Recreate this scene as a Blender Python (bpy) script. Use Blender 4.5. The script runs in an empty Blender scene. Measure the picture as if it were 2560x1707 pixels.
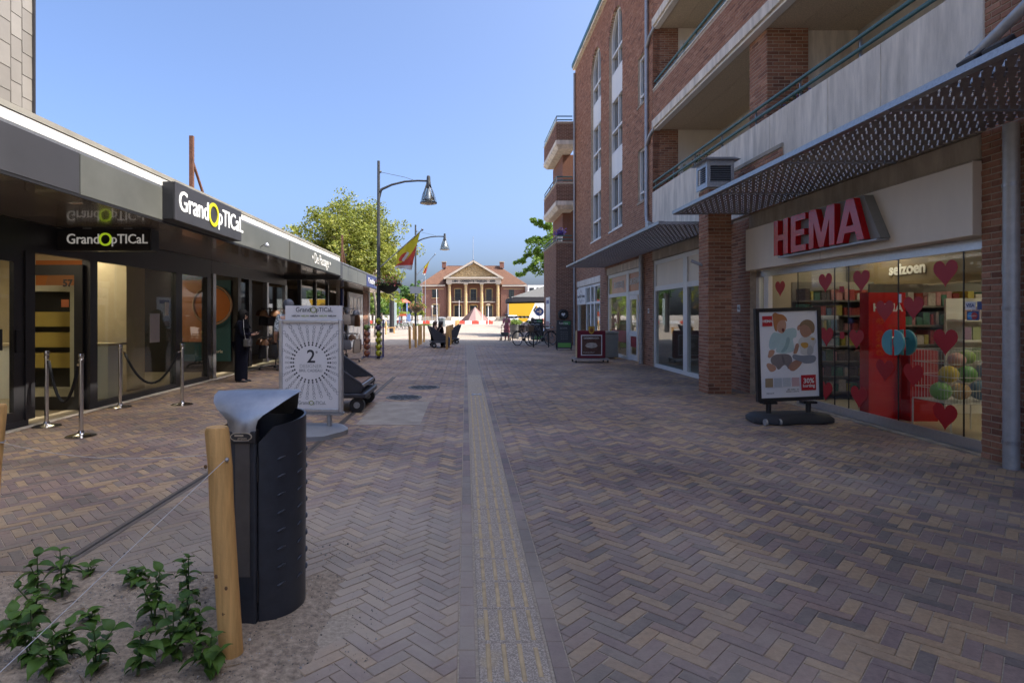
import bpy, math, random
from mathutils import Vector, Matrix, noise as mnoise
RND = random.Random(11)
rad = math.radians
sc = bpy.context.scene
COL = sc.collection

# ------------------------------------------------------------------ camera
F, VX, VY, CAMH = 1450.0, 1164.0, 787.0, 1.5
cam = bpy.data.cameras.new("camera"); camo = bpy.data.objects.new("camera", cam); COL.objects.link(camo)
camo.location = (0, 0, CAMH); camo.rotation_euler = (rad(90), 0, 0)
cam.sensor_width = 36.0; cam.lens = F / 2560 * 36.0
cam.shift_x = (1280 - VX) / 2560; cam.shift_y = (VY - 853.5) / 2560
cam.clip_start = 0.05; cam.clip_end = 3000
sc.camera = camo

# ------------------------------------------------------------------ sky and sun
SUN_EL, SUN_BACK = 49.6, 15.0          # sun over the right-hand roofs, a little behind the camera
w = bpy.data.worlds.new("World"); sc.world = w; w.use_nodes = True
nt = w.node_tree; nt.nodes.clear()
sky = nt.nodes.new("ShaderNodeTexSky"); sky.sky_type = 'NISHITA'; sky.sun_disc = False
sky.sun_elevation = rad(SUN_EL); sky.sun_rotation = rad(90 + SUN_BACK)
sky.altitude = 0; sky.air_density = 0.65; sky.dust_density = 6.0; sky.ozone_density = 7.0
bg = nt.nodes.new("ShaderNodeBackground"); bg.inputs[1].default_value = 0.15
wo = nt.nodes.new("ShaderNodeOutputWorld")
nt.links.new(sky.outputs[0], bg.inputs[0]); nt.links.new(bg.outputs[0], wo.inputs[0])
S = Vector((math.cos(rad(SUN_EL)) * math.cos(rad(SUN_BACK)), -math.cos(rad(SUN_EL)) * math.sin(rad(SUN_BACK)), math.sin(rad(SUN_EL))))
sl = bpy.data.lights.new("sun", 'SUN'); sl.energy = 2.9; sl.angle = rad(0.53); sl.color = (1.0, 0.93, 0.82)
so = bpy.data.objects.new("sun", sl); COL.objects.link(so); so.location = (30, -10, 40)
so.rotation_euler = (-S).to_track_quat('-Z', 'Y').to_euler()
sc.view_settings.view_transform = 'Standard'; sc.view_settings.look = 'None'
sc.view_settings.exposure = 1.5; sc.view_settings.gamma = 1.0; sc.view_settings.use_curve_mapping = False
cy = sc.cycles
cy.use_denoising = True; cy.max_bounces = 7; cy.diffuse_bounces = 4; cy.glossy_bounces = 4
cy.transmission_bounces = 4; cy.transparent_max_bounces = 14
cy.caustics_reflective = False; cy.caustics_refractive = False; cy.sample_clamp_indirect = 4.0

# ------------------------------------------------------------------ helpers
OFF = {}
def tag(o, label=None, cat=None, group=None, kind=None):
    if label: o["label"] = label
    if cat: o["category"] = cat
    if group: o["group"] = group
    if kind: o["kind"] = kind
    return o
def thing(name, label, cat, loc=(0, 0, 0), rz=0.0, group=None, local=True):
    """an Empty at the thing's base; local=False: parts are given in world coordinates"""
    o = bpy.data.objects.new(name, None); COL.objects.link(o)
    o.location = loc; o.rotation_euler = (0, 0, rz); o.empty_display_size = 0.2
    OFF[o.name] = Vector((0, 0, 0)) if local else Vector(loc)
    return tag(o, label, cat, group)
def at(x, y, Y):
    return Vector(((x - VX) / F * Y, Y, CAMH - (y - VY) / F * Y))
def onx(x, y, X):
    Y = X * F / (x - VX)
    return Vector((X, Y, CAMH - (y - VY) / F * Y))

class MB:
    def __init__(s): s.v = []; s.f = []; s.t = []; s.m = []
    def add(s, vs, fs, tone=0.5, mi=0):
        n = len(s.v); s.v += [tuple(p) for p in vs]
        for f in fs:
            s.f.append([i + n for i in f]); s.t.append(tone); s.m.append(mi)
        return s
    def box(s, a, b, tone=0.5, mi=0):
        x0, x1 = sorted((a[0], b[0])); y0, y1 = sorted((a[1], b[1])); z0, z1 = sorted((a[2], b[2]))
        vs = [(x0, y0, z0), (x1, y0, z0), (x1, y1, z0), (x0, y1, z0), (x0, y0, z1), (x1, y0, z1), (x1, y1, z1), (x0, y1, z1)]
        return s.add(vs, [(0, 3, 2, 1), (4, 5, 6, 7), (0, 1, 5, 4), (1, 2, 6, 5), (2, 3, 7, 6), (3, 0, 4, 7)], tone, mi)
    def obox(s, c, ux, uy, uz, tone=0.5, mi=0):
        """oriented box: centre and three half vectors"""
        c, ux, uy, uz = map(Vector, (c, ux, uy, uz))
        vs = [c + ux * i + uy * j + uz * k for k in (-1, 1) for j, i in ((-1, -1), (-1, 1), (1, 1), (1, -1))]
        return s.add(vs, [(0, 3, 2, 1), (4, 5, 6, 7), (0, 1, 5, 4), (1, 2, 6, 5), (2, 3, 7, 6), (3, 0, 4, 7)], tone, mi)
    def bar(s, p, q, wd, h, tone=0.5, mi=0, up=(0, 0, 1)):
        p, q = Vector(p), Vector(q); d = q - p; L = d.length; d.normalize()
        u = Vector(up)
        if abs(d.dot(u)) > 0.95: u = Vector((1, 0, 0))
        sx = d.cross(u).normalized(); sz = sx.cross(d).normalized()
        return s.obox((p + q) / 2, d * L / 2, sx * wd / 2, sz * h / 2, tone, mi)
    def tube(s, pts, r, n=8, cap=True, tone=0.5, mi=0):
        pts = [Vector(p) for p in pts]; rs = r if isinstance(r, (list, tuple)) else [r] * len(pts)
        vs = []; fs = []; ref = None
        for i, p in enumerate(pts):
            d = (pts[min(i + 1, len(pts) - 1)] - pts[max(i - 1, 0)])
            if d.length < 1e-9: d = Vector((0, 0, 1))
            d.normalize()
            if ref is None:
                ref = Vector((0, 0, 1)) if abs(d.z) < 0.9 else Vector((1, 0, 0))
            a = d.cross(ref)
            if a.length < 1e-4: a = d.orthogonal()
            a.normalize(); b = d.cross(a).normalized()
            for k in range(n):
                t = 2 * math.pi * k / n
                vs.append(p + a * math.cos(t) * rs[i] + b * math.sin(t) * rs[i])
        for i in range(len(pts) - 1):
            for k in range(n):
                fs.append((i * n + k, i * n + (k + 1) % n, (i + 1) * n + (k + 1) % n, (i + 1) * n + k))
        if cap:
            fs.append(tuple(range(n - 1, -1, -1))); fs.append(tuple((len(pts) - 1) * n + k for k in range(n)))
        return s.add(vs, fs, tone, mi)
    def cyl(s, p, q, r, r2=None, n=16, tone=0.5, mi=0):
        return s.tube([p, q], [r, r if r2 is None else r2], n, True, tone, mi)
    def loft(s, rings, closed=True, cap=True, tone=0.5, mi=0):
        n = len(rings[0]); vs = [p for r in rings for p in r]; fs = []
        for i in range(len(rings) - 1):
            for k in range(n if closed else n - 1):
                fs.append((i * n + k, i * n + (k + 1) % n, (i + 1) * n + (k + 1) % n, (i + 1) * n + k))
        if cap and closed:
            fs.append(tuple(range(n - 1, -1, -1))); fs.append(tuple((len(rings) - 1) * n + k for k in range(n)))
        return s.add(vs, fs, tone, mi)
    def lathe(s, prof, c=(0, 0, 0), n=24, sx=1, sy=1, cap=True, tone=0.5, mi=0):
        c = Vector(c)
        rings = [[c + Vector((r * sx * math.cos(2 * math.pi * k / n), r * sy * math.sin(2 * math.pi * k / n), z)) for k in range(n)] for r, z in prof]
        return s.loft(rings, True, cap, tone, mi)
    def ball(s, c, r, n=12, sz=1.0, tone=0.5, mi=0, sx=1, sy=1):
        m = max(4, n // 2)
        prof = [(r * math.sin(math.pi * i / m) + 1e-4, -r * sz * math.cos(math.pi * i / m)) for i in range(m + 1)]
        return s.lathe(prof, c, n, sx, sy, False, tone, mi)
    def prism(s, poly, o, u, v, d, tone=0.5, mi=0):
        """2-D polygon (list of (a,b)) placed at o with axes u,v, extruded by vector d"""
        o, u, v, d = map(Vector, (o, u, v, d)); n = len(poly)
        vs = [o + u * a + v * b for a, b in poly]; vs += [p + d for p in vs]
        fs = [tuple(range(n)), tuple(range(2 * n - 1, n - 1, -1))] + [(i, i + n, (i + 1) % n + n, (i + 1) % n) for i in range(n)]
        return s.add(vs, fs, tone, mi)
    def quad(s, a, b, c, d, tone=0.5, mi=0): return s.add([a, b, c, d], [(0, 1, 2, 3)], tone, mi)
    def mesh(s, name, mat, off=None, smooth=False, ang=35):
        me = bpy.data.meshes.new(name)
        vs = s.v if off is None else [(p[0] - off[0], p[1] - off[1], p[2] - off[2]) for p in s.v]
        me.from_pydata(vs, [], s.f); 
        for m in (mat if isinstance(mat, (list, tuple)) else [mat]): me.materials.append(m)
        a = me.attributes.new("tone", 'FLOAT', 'FACE'); a.data.foreach_set("value", s.t)
        if any(s.m): me.polygons.foreach_set("material_index", s.m)
        if smooth:
            me.shade_smooth(); me.set_sharp_from_angle(angle=rad(ang))
        me.update(); return me
    def build(s, name, mat, parent=None, smooth=False, kind=None, ang=35, bevel=0, label=None):
        off = OFF.get(parent.name) if parent is not None else None
        o = bpy.data.objects.new(name, s.mesh(name, mat, off, smooth, ang)); COL.objects.link(o)
        if parent is not None:
            o.parent = parent; OFF[o.name] = OFF.get(parent.name, Vector((0, 0, 0)))
        if kind: o["kind"] = kind
        if label: o["label"] = label
        if bevel:
            b = o.modifiers.new("bevel", 'BEVEL'); b.width = bevel; b.segments = 2; b.limit_method = 'ANGLE'
        return o
def bx(name, a, b, mat, parent, bevel=0, **k): return MB().box(a, b).build(name, mat, parent, bevel=bevel, **k)
def copy_tree(o, parent=None):
    c = o.copy(); COL.objects.link(c); c.parent = parent; OFF[c.name] = OFF.get(o.name, Vector((0, 0, 0)))
    for ch in list(o.children): copy_tree(ch, c)
    return c
def text(parent, name, s, size, pos, u, v, mat, ext=0.003, align='CENTER', sx=1.0, bold=0.0):
    cu = bpy.data.curves.new(name, 'FONT'); cu.body = s; cu.size = size; cu.extrude = ext; cu.offset = bold
    cu.align_x = align; cu.align_y = 'CENTER'; cu.resolution_u = 3
    t = bpy.data.objects.new(name, cu); me = bpy.data.meshes.new_from_object(t)
    u, v = Vector(u).normalized(), Vector(v).normalized(); n = u.cross(v)
    p = Vector(pos) - (OFF.get(parent.name, Vector((0, 0, 0))) if parent is not None else Vector((0, 0, 0)))
    m = Matrix(((u.x * sx, v.x, n.x, p.x), (u.y * sx, v.y, n.y, p.y), (u.z * sx, v.z, n.z, p.z), (0, 0, 0, 1)))
    me.transform(m); me.materials.clear(); me.materials.append(mat)
    bpy.data.objects.remove(t); bpy.data.curves.remove(cu)
    o = bpy.data.objects.new(name, me); COL.objects.link(o); o.parent = parent
    return o

# ------------------------------------------------------------------ materials
def newmat(name):
    m = bpy.data.materials.new(name); m.use_nodes = True
    return m, m.node_tree, m.node_tree.nodes["Principled BSDF"]
def M(name, col, rough=0.6, metal=0.0, var=0.12, vs=6.0, bump=0.0, bs=80.0, spec=0.5, streak=0.0, coat=0.0):
    m, t, b = newmat(name); N = t.nodes.new; L = t.links.new
    b.inputs["Roughness"].default_value = rough; b.inputs["Metallic"].default_value = metal
    b.inputs["Specular IOR Level"].default_value = spec; b.inputs["Coat Weight"].default_value = coat
    col = tuple(col) + (1,)
    b.inputs["Base Color"].default_value = col
    g = N("ShaderNodeNewGeometry")
    if var:
        n = N("ShaderNodeTexNoise"); n.inputs["Scale"].default_value = vs; n.inputs["Detail"].default_value = 5
        n.inputs["Roughness"].default_value = 0.65
        if streak:
            mp = N("ShaderNodeMapping"); mp.inputs["Scale"].default_value = (1, 1, streak); L(g.outputs["Position"], mp.inputs[0]); L(mp.outputs[0], n.inputs["Vector"])
        else: L(g.outputs["Position"], n.inputs["Vector"])
        r = N("ShaderNodeMapRange"); r.inputs[1].default_value = 0.3; r.inputs[2].default_value = 0.7
        r.inputs[3].default_value = 1 - var; r.inputs[4].default_value = 1 + var; L(n.outputs["Fac"], r.inputs[0])
        mx = N("ShaderNodeVectorMath"); mx.operation = 'SCALE'; mx.inputs[0].default_value = col[:3]; L(r.outputs[0], mx.inputs["Scale"])
        L(mx.outputs[0], b.inputs["Base Color"])
        r2 = N("ShaderNodeMapRange"); r2.inputs[3].default_value = max(0.02, rough - 0.08); r2.inputs[4].default_value = min(1, rough + 0.1)
        L(n.outputs["Fac"], r2.inputs[0]); L(r2.outputs[0], b.inputs["Roughness"])
    if bump:
        n2 = N("ShaderNodeTexNoise"); n2.inputs["Scale"].default_value = bs; n2.inputs["Detail"].default_value = 4; L(g.outputs["Position"], n2.inputs["Vector"])
        bp = N("ShaderNodeBump"); bp.inputs["Strength"].default_value = bump; bp.inputs["Distance"].default_value = 0.01
        L(n2.outputs["Fac"], bp.inputs["Height"]); L(bp.outputs[0], b.inputs["Normal"])
    return m
def Mtone(name, stops, rough=0.85, bump=0.5, bs=120, var=0.22, vs=25, dust=None, interp='LINEAR'):
    """per-piece colour from the face attribute 'tone'"""
    m, t, b = newmat(name); N = t.nodes.new; L = t.links.new
    b.inputs["Roughness"].default_value = rough; b.inputs["Specular IOR Level"].default_value = 0.45
    a = N("ShaderNodeAttribute"); a.attribute_name = "tone"
    r = N("ShaderNodeValToRGB"); r.color_ramp.interpolation = interp
    e = r.color_ramp.elements
    while len(e) < len(stops): e.new(0.5)
    for i, (p, c) in enumerate(stops): e[i].position = p; e[i].color = tuple(c) + (1,)
    L(a.outputs["Fac"], r.inputs[0])
    g = N("ShaderNodeNewGeometry")
    n = N("ShaderNodeTexNoise"); n.inputs["Scale"].default_value = vs; n.inputs["Detail"].default_value = 6; n.inputs["Roughness"].default_value = 0.7
    L(g.outputs["Position"], n.inputs["Vector"])
    mr = N("ShaderNodeMapRange"); mr.inputs[1].default_value = 0.3; mr.inputs[2].default_value = 0.7; mr.inputs[3].default_value = 1 - var; mr.inputs[4].default_value = 1 + var
    L(n.outputs["Fac"], mr.inputs[0])
    mx = N("ShaderNodeVectorMath"); mx.operation = 'SCALE'; L(r.outputs[0], mx.inputs[0]); L(mr.outputs[0], mx.inputs["Scale"])
    out = mx.outputs[0]
    if dust:
        dn = N("ShaderNodeTexNoise"); dn.inputs["Scale"].default_value = 0.9; dn.inputs["Detail"].default_value = 8; dn.inputs["Roughness"].default_value = 0.72
        L(g.outputs["Position"], dn.inputs["Vector"])
        d = N("ShaderNodeVectorMath"); d.operation = 'DISTANCE'; d.inputs[1].default_value = (-1.0, 3.3, 0); L(g.outputs["Position"], d.inputs[0])
        k = N("ShaderNodeMapRange"); k.inputs[1].default_value = 0.3; k.inputs[2].default_value = 2.9; k.inputs[3].default_value = 0.36; k.inputs[4].default_value = 0.0
        L(d.outputs["Value"], k.inputs[0])
        ad = N("ShaderNodeMath"); ad.operation = 'ADD'; L(dn.outputs["Fac"], ad.inputs[0]); L(k.outputs[0], ad.inputs[1])
        k2 = N("ShaderNodeMapRange"); k2.inputs[1].default_value = 0.47; k2.inputs[2].default_value = 0.80; k2.inputs[3].default_value = 0.0; k2.inputs[4].default_value = 0.8
        L(ad.outputs[0], k2.inputs[0])
        mm = N("ShaderNodeMix"); mm.data_type = 'RGBA'; mm.inputs[7].default_value = tuple(dust) + (1,)
        L(k2.outputs[0], mm.inputs[0]); L(out, mm.inputs[6]); out = mm.outputs[2]
        # old gum spots and oil stains trodden into the pavers
        vo = N("ShaderNodeTexVoronoi"); vo.inputs["Scale"].default_value = 2.6; L(g.outputs["Position"], vo.inputs["Vector"])
        vr = N("ShaderNodeMapRange"); vr.inputs[1].default_value = 0.035; vr.inputs[2].default_value = 0.05; vr.inputs[3].default_value = 0.55; vr.inputs[4].default_value = 0.0; L(vo.outputs["Distance"], vr.inputs[0])
        m3 = N("ShaderNodeMix"); m3.data_type = 'RGBA'; m3.inputs[7].default_value = (0.11, 0.085, 0.07, 1); L(vr.outputs[0], m3.inputs[0]); L(out, m3.inputs[6]); out = m3.outputs[2]
        st = N("ShaderNodeTexNoise"); st.inputs["Scale"].default_value = 0.55; st.inputs["Detail"].default_value = 5; mp = N("ShaderNodeMapping"); mp.inputs["Location"].default_value = (7, 3, 0); L(g.outputs["Position"], mp.inputs[0]); L(mp.outputs[0], st.inputs["Vector"])
        sr = N("ShaderNodeMapRange"); sr.inputs[1].default_value = 0.38; sr.inputs[2].default_value = 0.62; sr.inputs[3].default_value = 0.78; sr.inputs[4].default_value = 1.18; L(st.outputs["Fac"], sr.inputs[0])
        m4 = N("ShaderNodeVectorMath"); m4.operation = 'SCALE'; L(out, m4.inputs[0]); L(sr.outputs[0], m4.inputs["Scale"]); out = m4.outputs[0]
    L(out, b.inputs["Base Color"])
    n2 = N("ShaderNodeTexNoise"); n2.inputs["Scale"].default_value = bs; n2.inputs["Detail"].default_value = 4; L(g.outputs["Position"], n2.inputs["Vector"])
    bp = N("ShaderNodeBump"); bp.inputs["Strength"].default_value = bump; bp.inputs["Distance"].default_value = 0.006
    L(n2.outputs["Fac"], bp.inputs["Height"]); L(bp.outputs[0], b.inputs["Normal"])
    return m
def Mglass(name, tint=(0.9, 0.93, 0.92), ior=1.5, rough=0.0):
    m = bpy.data.materials.new(name); m.use_nodes = True; t = m.node_tree; t.nodes.clear(); N = t.nodes.new; L = t.links.new
    tr = N("ShaderNodeBsdfTransparent"); tr.inputs[0].default_value = tuple(tint) + (1,)
    gl = N("ShaderNodeBsdfGlossy"); gl.inputs["Roughness"].default_value = rough; gl.inputs[0].default_value = (1, 1, 1, 1)
    fr = N("ShaderNodeFresnel"); fr.inputs[0].default_value = ior
    mx = N("ShaderNodeMixShader"); o = N("ShaderNodeOutputMaterial")
    ge = N("ShaderNodeNewGeometry"); mr = N("ShaderNodeMapRange"); mr.inputs[3].default_value = ior; mr.inputs[4].default_value = 1.0 / ior
    L(ge.outputs["Backfacing"], mr.inputs[0]); L(mr.outputs[0], fr.inputs[0])   # both faces of a pane reflect alike
    L(fr.outputs[0], mx.inputs[0]); L(tr.outputs[0], mx.inputs[1]); L(gl.outputs[0], mx.inputs[2]); L(mx.outputs[0], o.inputs[0])
    return m
def Memit(name, col, st):
    m, t, b = newmat(name); b.inputs["Base Color"].default_value = tuple(col) + (1,)
    b.inputs["Emission Color"].default_value = tuple(col) + (1,); b.inputs["Emission Strength"].default_value = st
    return m
def Mleaf(name, c1, c2, transl=0.35):
    m, t, b = newmat(name); N = t.nodes.new; L = t.links.new
    a = N("ShaderNodeAttribute"); a.attribute_name = "tone"
    r = N("ShaderNodeValToRGB"); e = r.color_ramp.elements; e[0].color = tuple(c1) + (1,); e[1].color = tuple(c2) + (1,)
    L(a.outputs["Fac"], r.inputs[0]); L(r.outputs[0], b.inputs["Base Color"]); b.inputs["Roughness"].default_value = 0.5
    b.inputs["Specular IOR Level"].default_value = 0.3
    tr = N("ShaderNodeBsdfTranslucent"); L(r.outputs[0], tr.inputs[0])
    mx = N("ShaderNodeMixShader"); mx.inputs[0].default_value = transl
    o = t.nodes["Material Output"]; L(b.outputs[0], mx.inputs[1]); L(tr.outputs[0], mx.inputs[2]); L(mx.outputs[0], o.inputs[0])
    return m

PAVE = Mtone("paving_clay", [(0.0, (0.255, 0.176, 0.145)), (0.2, (0.215, 0.147, 0.130)), (0.42, (0.285, 0.19, 0.145)), (0.58, (0.235, 0.18, 0.143)), (0.64, (0.175, 0.137, 0.114)),
                             (0.70, (0.37, 0.245, 0.14)), (0.85, (0.40, 0.27, 0.155)), (1.0, (0.355, 0.215, 0.125))], rough=0.62, bump=0.5, bs=140, var=0.24, vs=32, dust=(0.37, 0.30, 0.225), interp='CONSTANT')
BRICK = Mtone("facade_brick", [(0, (0.19, 0.085, 0.055)), (0.35, (0.29, 0.132, 0.08)), (0.7, (0.36, 0.172, 0.104)), (1, (0.43, 0.225, 0.145))], var=0.2, vs=30, bump=0.6)
BRICK2 = Mtone("dark_facade_brick", [(0, (0.15, 0.07, 0.05)), (0.5, (0.21, 0.10, 0.068)), (1, (0.26, 0.13, 0.085))], var=0.2, vs=30, bump=0.6)
MORTAR = M("mortar", (0.45, 0.36, 0.27), 0.95, var=0.2, vs=9, bump=0.4, bs=150)
SAND = M("joint_sand", (0.42, 0.34, 0.25), 0.95, var=0.3, vs=60, bump=0.5, bs=300)
CONC = M("weathered_concrete", (0.70, 0.63, 0.53), 0.85, var=0.28, vs=5.0, bump=0.35, bs=70, streak=0.16)
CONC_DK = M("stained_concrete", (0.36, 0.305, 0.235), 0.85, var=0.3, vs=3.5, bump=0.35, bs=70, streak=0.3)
SOFFIT = M("pebbly_soffit", (0.60, 0.50, 0.37), 0.95, var=0.35, vs=55, bump=0.8, bs=110)
WHITE = M("white_paint", (0.72, 0.72, 0.70), 0.45, var=0.05, vs=3)
WHITEP = M("white_panel", (0.78, 0.77, 0.73), 0.5, var=0.06, vs=1.5, streak=0.3)
CREAMP = M("sign_panel_cream", (0.74, 0.66, 0.55), 0.45, var=0.07, vs=1.6, streak=0.3)
BLACK = M("black_powder_coat", (0.018, 0.018, 0.02), 0.4, var=0.1, vs=20)
CHAR = M("charcoal_frame", (0.045, 0.044, 0.048), 0.35, var=0.1, vs=12, metal=0.3)
ANTHR = M("anthracite_steel", (0.05, 0.052, 0.062), 0.38, metal=0.25, var=0.14, vs=14)
ALU = M("brushed_aluminium", (0.55, 0.55, 0.56), 0.35, metal=0.9, var=0.08, vs=25)
CHROME = M("polished_steel", (0.62, 0.6, 0.57), 0.16, metal=1.0, var=0.06, vs=30)
GALV = M("galvanised_steel", (0.36, 0.37, 0.39), 0.42, metal=0.75, var=0.2, vs=35)
ZINC = M("zinc_pipe", (0.40, 0.405, 0.41), 0.5, metal=0.45, var=0.16, vs=10)
GRATE = M("canopy_grating_steel", (0.36, 0.34, 0.335), 0.5, metal=0.5, var=0.15, vs=30)
TEAL = M("teal_rail_paint", (0.045, 0.135, 0.14), 0.4, var=0.1, vs=12)
FASC = M("fascia_grey_green", (0.175, 0.18, 0.162), 0.36, metal=0.4, var=0.16, vs=1.3)
FASCD = M("fascia_slate", (0.068, 0.068, 0.076), 0.4, metal=0.35, var=0.1, vs=1.5)
SOFM = M("glossy_soffit_panel", (0.26, 0.215, 0.175), 0.2, metal=0.3, var=0.1, vs=1.2, coat=0.4)
WOODP = M("round_pine", (0.58, 0.335, 0.115), 0.75, var=0.42, vs=16, bump=0.3, bs=60, streak=0.06)
WOODB = M("bench_hardwood", (0.20, 0.115, 0.065), 0.6, var=0.25, vs=14, bump=0.2, bs=50)
SOIL = M("sandy_soil", (0.36, 0.28, 0.20), 0.97, var=0.5, vs=34, bump=1.0, bs=160)
GLASS = Mglass("shop_glass", ior=1.33)
GLASSR = M("sky_reflecting_window", (0.03, 0.035, 0.04), 0.03, var=0, spec=0.9, coat=0.6)
RED = M("glossy_red", (0.52, 0.008, 0.014), 0.16, var=0.04, vs=4, coat=0.12, spec=0.45)
REDM = M("red_vinyl", (0.40, 0.008, 0.014), 0.45, var=0.05, vs=5)
RUST = M("rusty_steel", (0.14, 0.065, 0.042), 0.85, var=0.35, vs=18, bump=0.3)
YELG = M("lime_ring", (0.52, 0.56, 0.03), 0.4, var=0)
TXTW = M("white_lettering", (0.75, 0.74, 0.7), 0.5, var=0)
TXTK = M("dark_lettering", (0.03, 0.03, 0.035), 0.5, var=0)
TXTG = M("grey_lettering", (0.28, 0.28, 0.28), 0.5, var=0)
PAPER = M("poster_paper", (0.78, 0.76, 0.75), 0.35, var=0.04, vs=3, coat=0.2)
SKIN = M("skin", (0.46, 0.27, 0.19), 0.55, var=0.06, vs=20)
def flat(name, c, rough=0.5, **k): return M(name, c, rough, var=k.pop("var", 0.05), **k)
CREAM = flat("cream_wall", (0.55, 0.45, 0.30), 0.7)
TANF = M("shop_floor_tile", (0.42, 0.35, 0.24), 0.35, var=0.08, vs=2)
ORANGE = flat("orange_print", (0.42, 0.13, 0.025), 0.4)
LAMPW = Memit("warm_ceiling_lamp", (1.0, 0.86, 0.64), 6.5)

# ------------------------------------------------------------------ masonry
BMESH = {}
def brick_mesh(mat, L, h, d, tone, key):
    k = (mat.name, round(L, 3), round(tone, 2), key)
    if k not in BMESH:
        mb = MB(); b = 0.003
        # brick lying in u (x) and v (z), proud along +y ; chamfered front edge
        mb.add([(-L/2, 0, -h/2), (L/2, 0, -h/2), (L/2, 0, h/2), (-L/2, 0, h/2),
                (-L/2, d - b, -h/2), (L/2, d - b, -h/2), (L/2, d - b, h/2), (-L/2, d - b, h/2),
                (-L/2 + b, d, -h/2 + b), (L/2 - b, d, -h/2 + b), (L/2 - b, d, h/2 - b), (-L/2 + b, d, h/2 - b)],
               [(0, 1, 5, 4), (1, 2, 6, 5), (2, 3, 7, 6), (3, 0, 4, 7), (4, 5, 9, 8), (5, 6, 10, 9), (6, 7, 11, 10), (7, 4, 8, 11), (8, 9, 10, 11)], tone)
        BMESH[k] = mb.mesh("brick", mat)
    return BMESH[k]
def brickwall(parent, o, u, n, W, H, mat=BRICK, holes=(), nparts=0, L=0.21, h=0.055, j=0.012, proud=0.007, z0=0.0, back=0.05, seed=1, mortar=True, tonef=None):
    """running-bond wall: o is the lower left corner as seen from outside, u along the wall, n outwards.
    holes: functions v -> (ua, ub) or None."""
    o, u, n = Vector(o), Vector(u).normalized(), Vector(n).normalized(); up = Vector((0, 0, 1))
    rnd = random.Random(seed); full = []; rest = MB()
    rows = int(H / (h + j) + 0.01)
    for r in range(rows):
        v0 = r * (h + j) + j / 2; v1 = v0 + h; vm = (v0 + v1) / 2
        iv = [(0.0, W)]
        for hf in holes:
            q = hf(vm)
            if q is None: continue
            new = []
            for a, b in iv:
                if q[1] <= a or q[0] >= b: new.append((a, b)); continue
                if q[0] > a: new.append((a, q[0]))
                if q[1] < b: new.append((q[1], b))
            iv = new
        for a, b in iv:
            s0 = math.floor(a / (L + j)) * (L + j) + (0 if r % 2 else -(L + j) / 2)
            x = s0
            while x < b:
                xa, xb = max(a, x + j / 2), min(b, x + L + j / 2)
                t = min(0.999, max(0.0, rnd.gauss(0.5, 0.22)))
                if xb - xa > 0.03:
                    c = o + u * ((xa + xb) / 2) + up * vm
                    full.append((c, xb - xa, t, abs(xb - xa - L) < 1e-4))
                x += L + j
    cp = Vector((0, 0, CAMH))
    cand = sorted([i for i, q in enumerate(full) if q[3]], key=lambda i: (full[i][0] - cp).length)[:nparts]
    cs = set(cand); off = OFF.get(parent.name, Vector((0, 0, 0)))
    rot = Matrix((( u.x, n.x, 0, 0), (u.y, n.y, 0, 0), (0, 0, 1, 0), (0, 0, 0, 1)))
    for i, (c, ln, t, fl) in enumerate(full):
        dz = rnd.uniform(-0.002, 0.003)
        if i in cs:
            ob = bpy.data.objects.new("brick", brick_mesh(mat, L, h, proud, round(t * 11) / 11, "w")); COL.objects.link(ob)
            ob.parent = parent; ob.matrix_local = Matrix.Translation(c - off + n * (dz)) @ rot
        else:
            p = proud + dz; a = u * (ln / 2); b = up * (h / 2); c2 = c
            vs = [c2 - a - b, c2 + a - b, c2 + a + b, c2 - a + b]; k = 0.003
            a2 = u * (ln / 2 - k); b2 = up * (h / 2 - k); q = c2 + n * p
            vs += [q - a2 - b2, q + a2 - b2, q + a2 + b2, q - a2 + b2]
            rest.add(vs, [(0, 1, 5, 4), (1, 2, 6, 5), (2, 3, 7, 6), (3, 0, 4, 7), (4, 5, 6, 7)], t)
    if rest.v: rest.build("brickwork", mat, parent, kind="stuff")
    if mortar:
        # mortar backing, cut round the holes
        mb = MB(); dv = (h + j)
        prev = None; segs = []
        for r in range(rows + 1):
            v0 = r * dv; v1 = min(H, v0 + dv)
            if v1 - v0 < 1e-4: continue
            iv = [(0.0, W)]
            for hf in holes:
                q = hf((v0 + v1) / 2)
                if q is None: continue
                new = []
                for a, b in iv:
                    if q[1] <= a or q[0] >= b: new.append((a, b)); continue
                    if q[0] > a: new.append((a, q[0]))
                    if q[1] < b: new.append((q[1], b))
                iv = new
            key = tuple((round(a, 3), round(b, 3)) for a, b in iv)
            if segs and segs[-1][0] == key: segs[-1][2] = v1
            else: segs.append([key, v0, v1])
        for key, v0, v1 in segs:
            for a, b in key:
                c = o + u * ((a + b) / 2) + up * ((v0 + v1) / 2) - n * (back / 2)
                mb.obox(c, u * ((b - a) / 2), n * (back / 2), up * ((v1 - v0) / 2))
        mb.build("mortar", MORTAR, parent)
def rect(ua, ub, va, vb): return lambda v: (ua, ub) if va < v < vb else None
def archhole(ua, ub, va, vs):
    r = (ub - ua) / 2; c = (ua + ub) / 2
    def f(v):
        if v < va or v > vs + r: return None
        if v <= vs: return (ua, ub)
        k = math.sqrt(max(0, r * r - (v - vs) ** 2)); return (c - k, c + k)
    return f
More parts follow.
